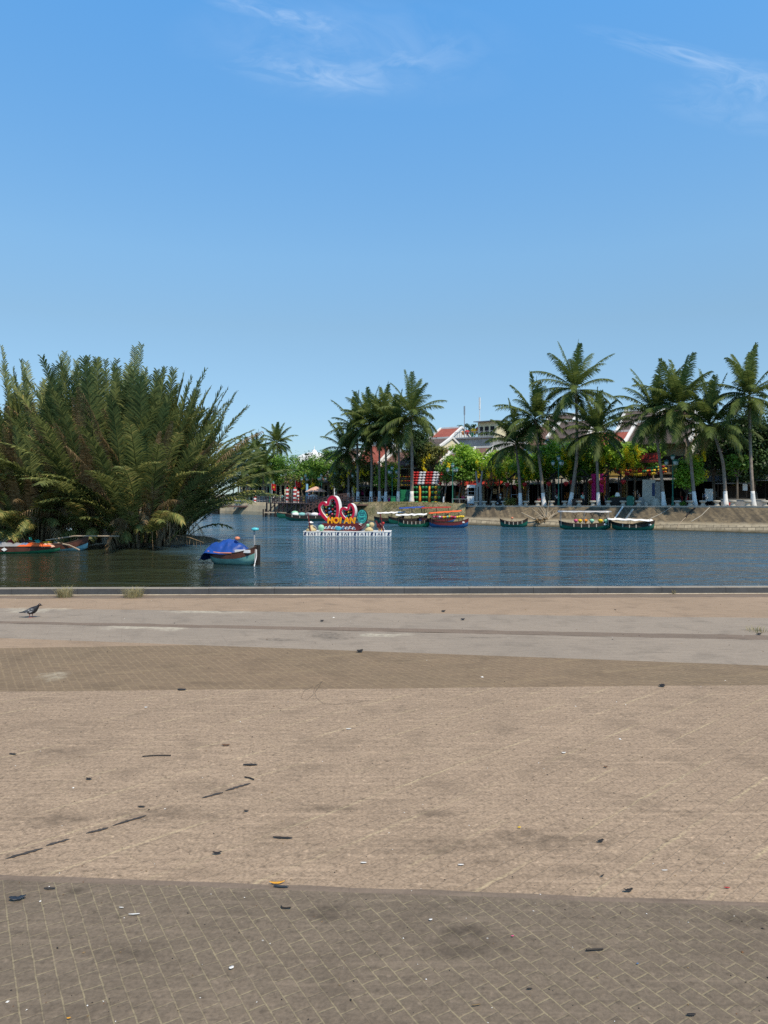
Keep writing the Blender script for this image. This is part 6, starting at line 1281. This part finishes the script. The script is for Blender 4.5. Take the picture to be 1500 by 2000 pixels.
x, z = flo(667, 1032.5); o = MB().ball((x, -.36, z), .36, 14, 8, (1,.3,.56)).build('fish', 'fish_blue', sg, True); MB().prism([(0,0),(.28,.20),(.22,0),(.28,-.20)], (x+.3, -.38, z), (1,0,0), (0,0,1), (0,.05,0)).build('fin', 'wave_blue', o)
mb = MB(); mb.tube([(flo(709,0)[0], -.27, zt+.0), (flo(714,0)[0], -.27, zt-.14), (flo(716,0)[0], -.27, zt+.02), (flo(711,0)[0], -.27, zt+.06)], .03, 5); mb.build('white_curl', 'white_paint', sg)
# letters
def text(s_, size, mt, par, loc, ext, off=0.0, rz=0.0, align='CENTER'):
    cu = bpy.data.curves.new('text', 'FONT'); cu.body = s_; cu.size = size; cu.extrude = ext; cu.offset = off; cu.align_x = align; cu.space_character = 1.08
    to = bpy.data.objects.new('text', cu); C.objects.link(to); bpy.context.view_layer.update()
    me = bpy.data.meshes.new_from_object(to.evaluated_get(bpy.context.evaluated_depsgraph_get())); bpy.data.objects.remove(to); bpy.data.curves.remove(cu)
    me.materials.clear(); me.materials.append(M[mt]); o = bpy.data.objects.new('lettering', me); C.objects.link(o); o.parent = par; o.location = loc; o.rotation_euler = (PI/2, 0, rz); return o
xa, za = flo(638, 1023.2); xb, zb2 = flo(694, 1010.5)
lo = text('HOI AN', 1.0, 'letter_orange', sg, (0, 0, 0), .09, .045)
bx = [v.co for v in lo.data.vertices]; mnx, mxx = min(v.x for v in bx), max(v.x for v in bx); mny, mxy = min(v.y for v in bx), max(v.y for v in bx)
sx_, sy_ = (xb-xa)*1.03/(mxx-mnx), (zb2-za)/(mxy-mny)
for v in lo.data.vertices: v.co.x = (v.co.x-mnx)*sx_; v.co.y = (v.co.y-mny)*sy_
lo.location = (xa+.27, -.17, za+.0)
# teal disc sign
dc = thing('disc_sign', 'round teal disc sign with a dark boat emblem right of the hearts', 'sign', FB+Vector((0, .55, 0)), R(-16)); cx, cz = flo(708.3, 1009.2); rx, rz2 = 10.0*S, 13.9*S
def ell(k, n_=32): return [(math.cos(2*PI*i/n_)*rx*k, math.sin(2*PI*i/n_)*rz2*k) for i in range(n_)]
MB().prism(ell(1.0), (cx, 0, cz), (1,0,0), (0,0,1), (0,.35,0)).build('body', 'black', dc)
MB().prism(ell(.96), (cx, -.002, cz), (1,0,0), (0,0,1), (0,-.02,0)).build('face', 'teal_paint', dc)
mb = MB(); a, b = ell(.70), ell(.66); k = 32; mb.add([(cx+p[0], -.026, cz+p[1]) for p in a+b], [(i, (i+1) % k, k+(i+1) % k, k+i) for i in range(k)])
mb.build('ring', 'navy', dc)
mb = MB()
for i in range(30):
    if i in (7, 22): continue
    an = 2*PI*i/30; p = Vector((cx+math.cos(an)*rx*.82, -.028, cz+math.sin(an)*rz2*.82)); u = Vector((-math.sin(an), 0, math.cos(an))); v = Vector((math.cos(an), 0, math.sin(an))); s1_, s2_ = .022, .04+.012*(i % 3)
    mb.add([p-u*s1_-v*s2_, p+u*s1_-v*s2_, p+u*s1_*.6+v*s2_, p-u*s1_*.6+v*s2_], [(0,1,2,3)])
mb.build('rim_lettering', 'navy', dc)
mb = MB(); y = -.03
mb.prism([(-.27,.16),(-.24,.28),(.24,.28),(.27,.16),(.20,.22),(-.20,.22)], (cx,y,cz+.10), (1,0,0), (0,0,1), (0,-.008,0)); mb.prism([(-.20,.02),(.20,.02),(.20,.12),(.06,.12),(.06,.06),(-.06,.06),(-.06,.12),(-.20,.12)], (cx,y,cz+.10), (1,0,0), (0,0,1), (0,-.008,0))
mb.prism([(-.30,-.10),(-.20,-.20),(.16,-.20),(.34,-.02),(.18,-.10),(-.10,-.13)], (cx,y,cz+.03), (1,0,0), (0,0,1), (0,-.008,0)); mb.prism([(-.22,-.27),(.2,-.25),(.2,-.29),(-.22,-.31)], (cx,y,cz+.03), (1,0,0), (0,0,1), (0,-.008,0)); mb.build('boat_emblem', 'navy', dc)
# other things on the float
def onf(px, y, z=0.0): p = Matrix.Rotation(R(-3), 3, 'Z') @ Vector(((px-fx)*S, y, 0)); return FB+p+Vector((0,0,hh+.045+z))
b = onf(626, .35, 0); t = thing('globe_lantern', 'mint green globe lantern at the left end of the maroon boat shape', 'lantern', b); MB().ball((0,0,.33), .32, 14, 9, (1,1,1)).build('globe', 'lantern_mint', t, True); mb = MB(); mb.prism([(-.2,0),(-.14,.2),(.0,.06),(.14,.2),(.2,0)], (-.12,-.05,.62), (1,0,0), (0,0,1), (0,.1,0)); mb.build('topknot', 'navy', t); MB().lathe([(.12,0),(.14,.04)], (0,0,0), 8).build('stand', 'black', t)
def figure(label, px, y, cap, col, s, seed):
    b = onf(px, y); t = thing('float_ornament', label, 'ornament', b, R(20)); 
    MB().lathe([(.42*s,0),(.46*s,.14*s),(.30*s,.30*s),(.24*s,.52*s),(.10*s,.62*s)], (0,0,0), 10, 1.2, .8).build('base_heap', 'straw', t, True); MB().ball((-.05*s,0,.72*s), .17*s, 9, 6).build('head', cap, t, True); MB().lathe([(.30*s,0),(.04*s,.16*s)], (-.05*s,0,.80*s), 10).build('hat', col, t); mb = MB(); mb.tube([(.1*s,-.15*s,.5*s),(.34*s,-.22*s,.42*s),(.46*s,-.2*s,.2*s)], [.08*s,.07*s,.05*s], 6); mb.build('arm', cap, t)
figure('small straw figure with a white hat at the left end of the float', 606, .5, 'grey_wall', 'white_paint', 1.0, 1)
b = onf(722, .5); t = thing('float_ornament', 'yellow round straw bundle ornament right of the teal disc', 'ornament', b); MB().ball((.16,0,.62), .28, 10, 7, (1,.8,.9)).build('bundle', 'straw', t, True); MB().lathe([(.45,0),(.4,.2),(.2,.4)], (-.1,0,0), 9).build('base_heap', 'straw', t, True); MB().ball((-.22,-.1,.55), .18, 8, 6).build('bundle', 'lantern_mint', t, True)
b = onf(742, .5); t = thing('float_ornament', 'dark red rooster shaped ornament at the right end of the float', 'ornament', b); MB().ball((0,0,.52), .34, 10, 7, (1.1,.7,.85)).build('body', 'maroon', t, True); MB().prism([(-.3,.5),(-.48,1.0),(-.34,1.05),(-.2,.75),(-.05,.6)], (0,-.05,0), (1,0,0), (0,0,1), (0,.1,0)).build('tail', 'maroon', t); MB().ball((.3,0,.78), .14, 8, 6).build('head', 'red_lacquer', t, True); mb = MB(); [mb.tube([(x,0,.3),(x,0,0)], .05, 5) for x in (-.1,.12)]; mb.build('leg', 'letter_orange', t)
for px, lab, tilt in ((606.5,'slanted dark pole at the left end of the float',-.30),(750,'slanted dark pole at the right end of the float',-.38)):
    b = onf(px, .1); b.z -= .35; hz = 42*S; tag(MB().tube([(0,0,0),(tilt,0,hz)], [.07,.05], 6).build('float_pole', 'maroon', None, False, b), lab, 'pole')
b = onf(752, .4); o = tag(MB().tube([(0,0,0),(-.15,0,.35),(-.3,0,.8)], .02, 4).build('guy_rope', 'white_cloth', None, False, b), 'thin white guy rope beside the right slanted pole', 'rope')
# ---------------------------------------------------------------- pigeon
pg = G(61, 1206); t = thing('pigeon', 'dark grey pigeon with pale flecked wing walking on the beige paving', 'pigeon', pg)
def loft(secs, n_=14):
    mb = MB(); vs = []
    for (x, z, rw, rh) in secs:
        for j in range(n_): a = 2*PI*j/n_; vs.append((x, rw*math.cos(a), z+rh*math.sin(a)))
    k = len(secs); mb.add(vs, [(i*n_+j, i*n_+(j+1) % n_, (i+1)*n_+(j+1) % n_, (i+1)*n_+j) for i in range(k-1) for j in range(n_)]+[tuple(range(n_))[::-1], tuple(range((k-1)*n_, k*n_))]); return mb
body = loft([(-.178,.072,.010,.004),(-.15,.075,.030,.007),(-.10,.082,.030,.013),(-.07,.088,.034,.022),(-.03,.094,.048,.042),(.01,.102,.056,.052),(.045,.112,.054,.053),(.075,.128,.044,.045),(.095,.150,.030,.034),(.106,.168,.024,.027),(.115,.182,.023,.023),(.126,.186,.021,.021),(.138,.183,.013,.014),(.146,.180,.006,.007)])
body.build('body', 'feather_dark', t, True)
MB().lathe([(.0065,0),(.004,.014),(.0005,.022)], (0,0,0), 6).build('beak', 'black', t).matrix_local = Matrix.Translation((.144,0,.180)) @ Matrix.Rotation(R(105), 4, 'Y')
for s in (-1, 1):
    w2 = loft([(-.115,.086,.003,.006),(-.07,.092,.008,.020),(-.02,.102,.012,.032),(.03,.110,.012,.034),(.06,.118,.006,.018)], 10).build('wing', 'feather_grey', t, True); w2.location = (0, s*.046, 0)
    mb = MB()
    for (x, z, a) in ((-.01,.112,.012),(.035,.125,.009),(.01,.088,.014),(.03,.095,.010),(-.045,.075,.010)): mb.ball((x, s*.011, z), a, 6, 4, (1.2,.25,.6))
    mb.build('flecks', 'feather_white', w2)
    lg = MB(); x = .012*s; lg.tube([(x,s*.02,.060),(x-.006,s*.02,.03),(x+.004,s*.02,.004)], [.009,.0045,.004], 6)
    for a in (-.5,0,.5,PI): lg.tube([(x+.004,s*.02,.004),(x+.004+math.cos(a)*.026,s*.02+math.sin(a)*.026,.002)], [.004,.002], 5)
    lg.build('leg', 'bird_pink', t, True); MB().ball((.130, s*.0185, .189), .0035, 6, 4).build('eye', 'lantern_orange', t)
# ---------------------------------------------------------------- grass tufts by the kerb and litter on the paving
def tuftobj(label, px, py, h_, r_, nb, seed):
    mb = MB(); tuft_mesh(mb, (0,0,0), h_, r_, nb, random.Random(seed), .0035, .9); o = mb.build('grass_tuft', 'dry_grass', None, False, G(px, py, .002)); tag(o, label, 'grass tuft')
tuftobj('dry grass tuft growing at the kerb, the left one of the two big tufts', 127, 1166, .21, .13, 230, 1); tuftobj('wider dry grass tuft at the kerb right of the other big tuft', 261, 1166, .20, .17, 250, 2)
tuftobj('tiny dry sprout at the kerb far to the right', 1316, 1160, .10, .03, 16, 3); tuftobj('flat dry weed lying on the grey paving at the right edge', 1478, 1233, .07, .14, 60, 4)
def flake(px, py, w_, d_, m_, seed, curl=.25, name='dead_leaf', label=None, cat='leaf', rot=0.0, pts=9, z=.004):
    rng = random.Random(seed); w_ *= .88; p0 = G(px, py); S = p0.y/F; L_ = w_*S; Dp = d_*S*(p0.y/(EYE))*.62; curl *= .75; Dp = min(Dp, L_*1.1); mb = MB(); vs = []; k = pts
    for i in range(k+1):
        u = i/k; hw = Dp/2*math.sin(PI*(.06+.88*u))**.7*rng.uniform(.75, 1.15); x = (u-.5)*L_; zz = z+L_*curl*((2*u-1)**2)*rng.uniform(.5, 1.0)+.002
        vs += [(x, -hw, zz+hw*curl*.6), (x, 0, zz), (x, hw, zz+hw*curl*1.2)]
    mb.add(vs, [(3*i+j, 3*i+3+j, 3*i+4+j, 3*i+1+j) for i in range(k) for j in (0,1)])
    o = mb.build(name, m_, None, True, p0, rot); q = o.modifiers.new('sol', 'SOLIDIFY'); q.thickness = .0015; q.offset = 1; tag(o, label, cat); return o
LT = [ # px, py, w, d, mat, curl, name, label, cat, rot
 (34,1758,34,12,'plastic_dark',.30,'plastic_scrap','crumpled dark plastic scrap on the block paving at the left edge','plastic scrap',.3),
 (549,1734,34,6,'plastic_dark',.06,'plastic_scrap','flat slate grey scrap lying next to the orange scrap','plastic scrap',-.1),
 (541,1727,34,6,'orange_peel',.18,'food_scrap','orange and yellow scrap on the border strip of the paving','scrap',.1),
 (489,1495,32,5,'leaf_black',.02,'dead_leaf','dark oval leaf lying flat above the right dark joint','leaf',0),
 (552,1638,44,5,'leaf_black',.02,'dead_leaf','long thin dark leaf left of the middle of the beige paving','leaf',-.1),
 (424,1669,20,6,'leaf_black',.3,'dead_leaf','curled dark leaf below the long dark joint','leaf',.1),
 (441,1457,18,4,'leaf_brown',.2,'dead_leaf','reddish brown leaf on the beige paving left of centre','leaf',.1),
 (174,1523,14,4,'leaf_black',.25,'dead_leaf','small black curled leaf on the left of the beige paving','leaf',0),
 (25,1474,18,3,'leaf_black',.05,'dead_leaf','thin dark leaf near the left edge of the beige paving','leaf',-.2),
 (355,1348,20,4,'leaf_black',.10,'dead_leaf','dark leaf on the line between olive and beige paving','leaf',-.1),
 (1293,1341,13,6,'leaf_black',.40,'dead_leaf','black crumpled leaf on the line of the olive paving at right','leaf',.2),
 (1173,1645,16,6,'leaf_black',.35,'dead_leaf','dark curled leaf on the beige paving right of centre','leaf',.4),
 (1227,1742,22,7,'leaf_black',.35,'dead_leaf','dark twisted leaf near the border strip at right','leaf',.2),
 (1183,1500,8,3,'leaf_brown',.4,'dead_leaf','small curled leaf high on the beige paving at right','leaf',-.5),
 (1350,1985,20,7,'leaf_black',.10,'dead_leaf','dark oval leaf at the bottom right of the block paving','leaf',0),
 (1034,1934,13,3,'leaf_black',.05,'dead_leaf','short dark leaf on the block paving at bottom centre right','leaf',0),
 (629,1214,8,4,'leaf_black',.5,'dead_leaf','tiny black leaf standing up beside the red strip','leaf',0),
 (703,1274,14,5,'leaf_black',.5,'dead_leaf','bent dark leaf on the far olive paving','leaf',.4),
 (866,1195,9,5,'leaf_black',.4,'dead_leaf','tiny black and white scrap on the far beige paving','leaf',.2),
 (904,1211,9,4,'leaf_black',.4,'dead_leaf','tiny dark leaf right of the black and white scrap','leaf',0),
 (1482,1240,10,4,'leaf_black',.4,'dead_leaf','tiny dark leaf beside the flat dry weed','leaf',0),
 (276,1577,18,3,'leaf_black',.02,'dead_leaf','small flat dark leaf above the middle dark joint','leaf',-.1),
 (481,1586,11,3,'leaf_black',.2,'dead_leaf','small dark leaf below the right dark joint','leaf',.1),
 (97,1737,26,5,'tar',.01,'dead_leaf','flat dark leaf at the top of the block paving at left','leaf',.0),
 (1176,1713,10,3,'leaf_black',.3,'dead_leaf','tiny dark leaf left of the twisted one','leaf',.5),
 (452,1893,11,8,'paper_white',.16,'paper_scrap','white torn paper scrap on the block paving left of centre','paper scrap',.6),
 (841,1799,8,4,'paper_white',.15,'paper_scrap','small white paper scrap on the block paving right of centre','paper scrap',.2),
 (262,1788,25,3,'paper_white',.03,'paper_scrap','thin white strip on the block paving at left','paper scrap',.1),
 (237,1775,11,2,'paper_white',.03,'paper_scrap','short white strip above the thin white one','paper scrap',-.1),
 (710,1687,14,3,'paper_white',.03,'paper_scrap','short white strip below centre of the beige paving','paper scrap',0),
 (900,1691,13,3,'paper_white',.03,'paper_scrap','white strip beside a broken slab right of centre','paper scrap',0),
 (1298,1702,13,2,'paper_white',.03,'paper_scrap','white strip on the beige paving at right','paper scrap',0),
 (1101,1472,9,3,'paper_white',.2,'paper_scrap','white scrap high on the beige paving at right','paper scrap',0),
 (681,1425,12,2,'paper_white',.05,'paper_scrap','thin white strip high on the beige paving at centre','paper scrap',0),
 (285,1383,6,2,'paper_white',.2,'paper_scrap','small white scrap high on the beige paving at left','paper scrap',0),
 (930,1966,20,4,'dead_leaf',.1,'straw_scrap','pale yellow straw scrap at the bottom of the block paving','straw scrap',.2),
 (134,1992,9,4,'orange_peel',.2,'food_scrap','small orange scrap at the bottom left','scrap',.2),
 (1001,1831,7,3,'lantern_pink',.2,'paper_scrap','tiny pink scrap on the block paving','paper scrap',.2),
 (1014,1618,8,3,'lantern_yellow',.2,'paper_scrap','tiny yellow scrap on the beige paving','paper scrap',.2),
 (1245,1885,6,2,'wave_blue',.2,'paper_scrap','tiny blue scrap on the block paving at right','paper scrap',.2),
 (1420,1736,13,3,'lantern_red',.05,'plastic_scrap','thin red strip near the right edge by the border','plastic scrap',-.15)]
for i, (px, py, w_, d_, m_, cu, nm, lab, cat, rot) in enumerate(LT): flake(px, py, w_, d_, m_, i+100, cu, nm, lab, cat, rot)
def twig(label, pts, r_, m_='leaf_black', nm='twig'):
    w_ = [G(a, b, .008) for a, b in pts]; tag(MB().tube([p-w_[0] for p in w_], r_, 5).build(nm, m_, None, False, w_[0]), label, 'twig')
twig('thin dark twig lying left of centre on the beige paving', [(278,1477),(300,1475),(318,1475),(334,1475)], .004); twig('hooked dark twig on the block paving under the orange scrap', [(549,1769),(551,1772),(558,1773),(568,1772)], .003)
twig('straight dark twig on the block paving right of centre', [(1145,1855),(1160,1854),(1178,1853)], .004); twig('small forked twig above the right dark joint', [(478,1517),(488,1519),(496,1522)], .004)
w_ = [G(a, b, .006) for a, b in ((628,1332),(622,1343),(615,1352),(618,1363),(632,1374),(655,1376),(690,1373),(720,1368))]; o = tag(MB().tube([p-w_[0] for p in w_], .0008, 4).build('thread', 'leaf_black', None, False, w_[0]), 'loose loop of thin dark thread on the beige paving', 'thread')
w_ = [G(a, b, .006) for a, b in ((630,1330),(615,1342),(612,1356),(600,1367),(588,1363),(594,1349),(612,1340))]; MB().tube([p-o.location for p in w_], .0008, 4).build('thread_loop', 'leaf_black', o)
# fine grit and crumbs nobody could count
mb = MB(); mats_ = ['paper_white', 'leaf_black', 'leaf_brown', 'dead_leaf']; rng = random.Random(33)
for i in range(800):
    py = 1170+830*rng.random()**1.1; px = rng.uniform(-300, 1800); p = G(px, py, .002); s = rng.uniform(.0012, .0038)*(.6+(p.y/4))*(2 if rng.random() < .06 else 1); a = rng.uniform(0, PI); mb.m(rng.choice((0, 1, 1, 2, 3))); q = rng.uniform(.3, .8)
    u = Vector((math.cos(a), math.sin(a), 0))*s; v = Vector((-math.sin(a), math.cos(a), 0))*s*q; mb.add([p-u, p-v, p+u, p+v, p+Vector((0,0,s*.5))], [(0,1,4),(1,2,4),(2,3,4),(3,0,4)])
tag(mb.build('litter_crumbs', mats_), 'tiny crumbs and grit scattered over the paving', 'litter', None, 'stuff')
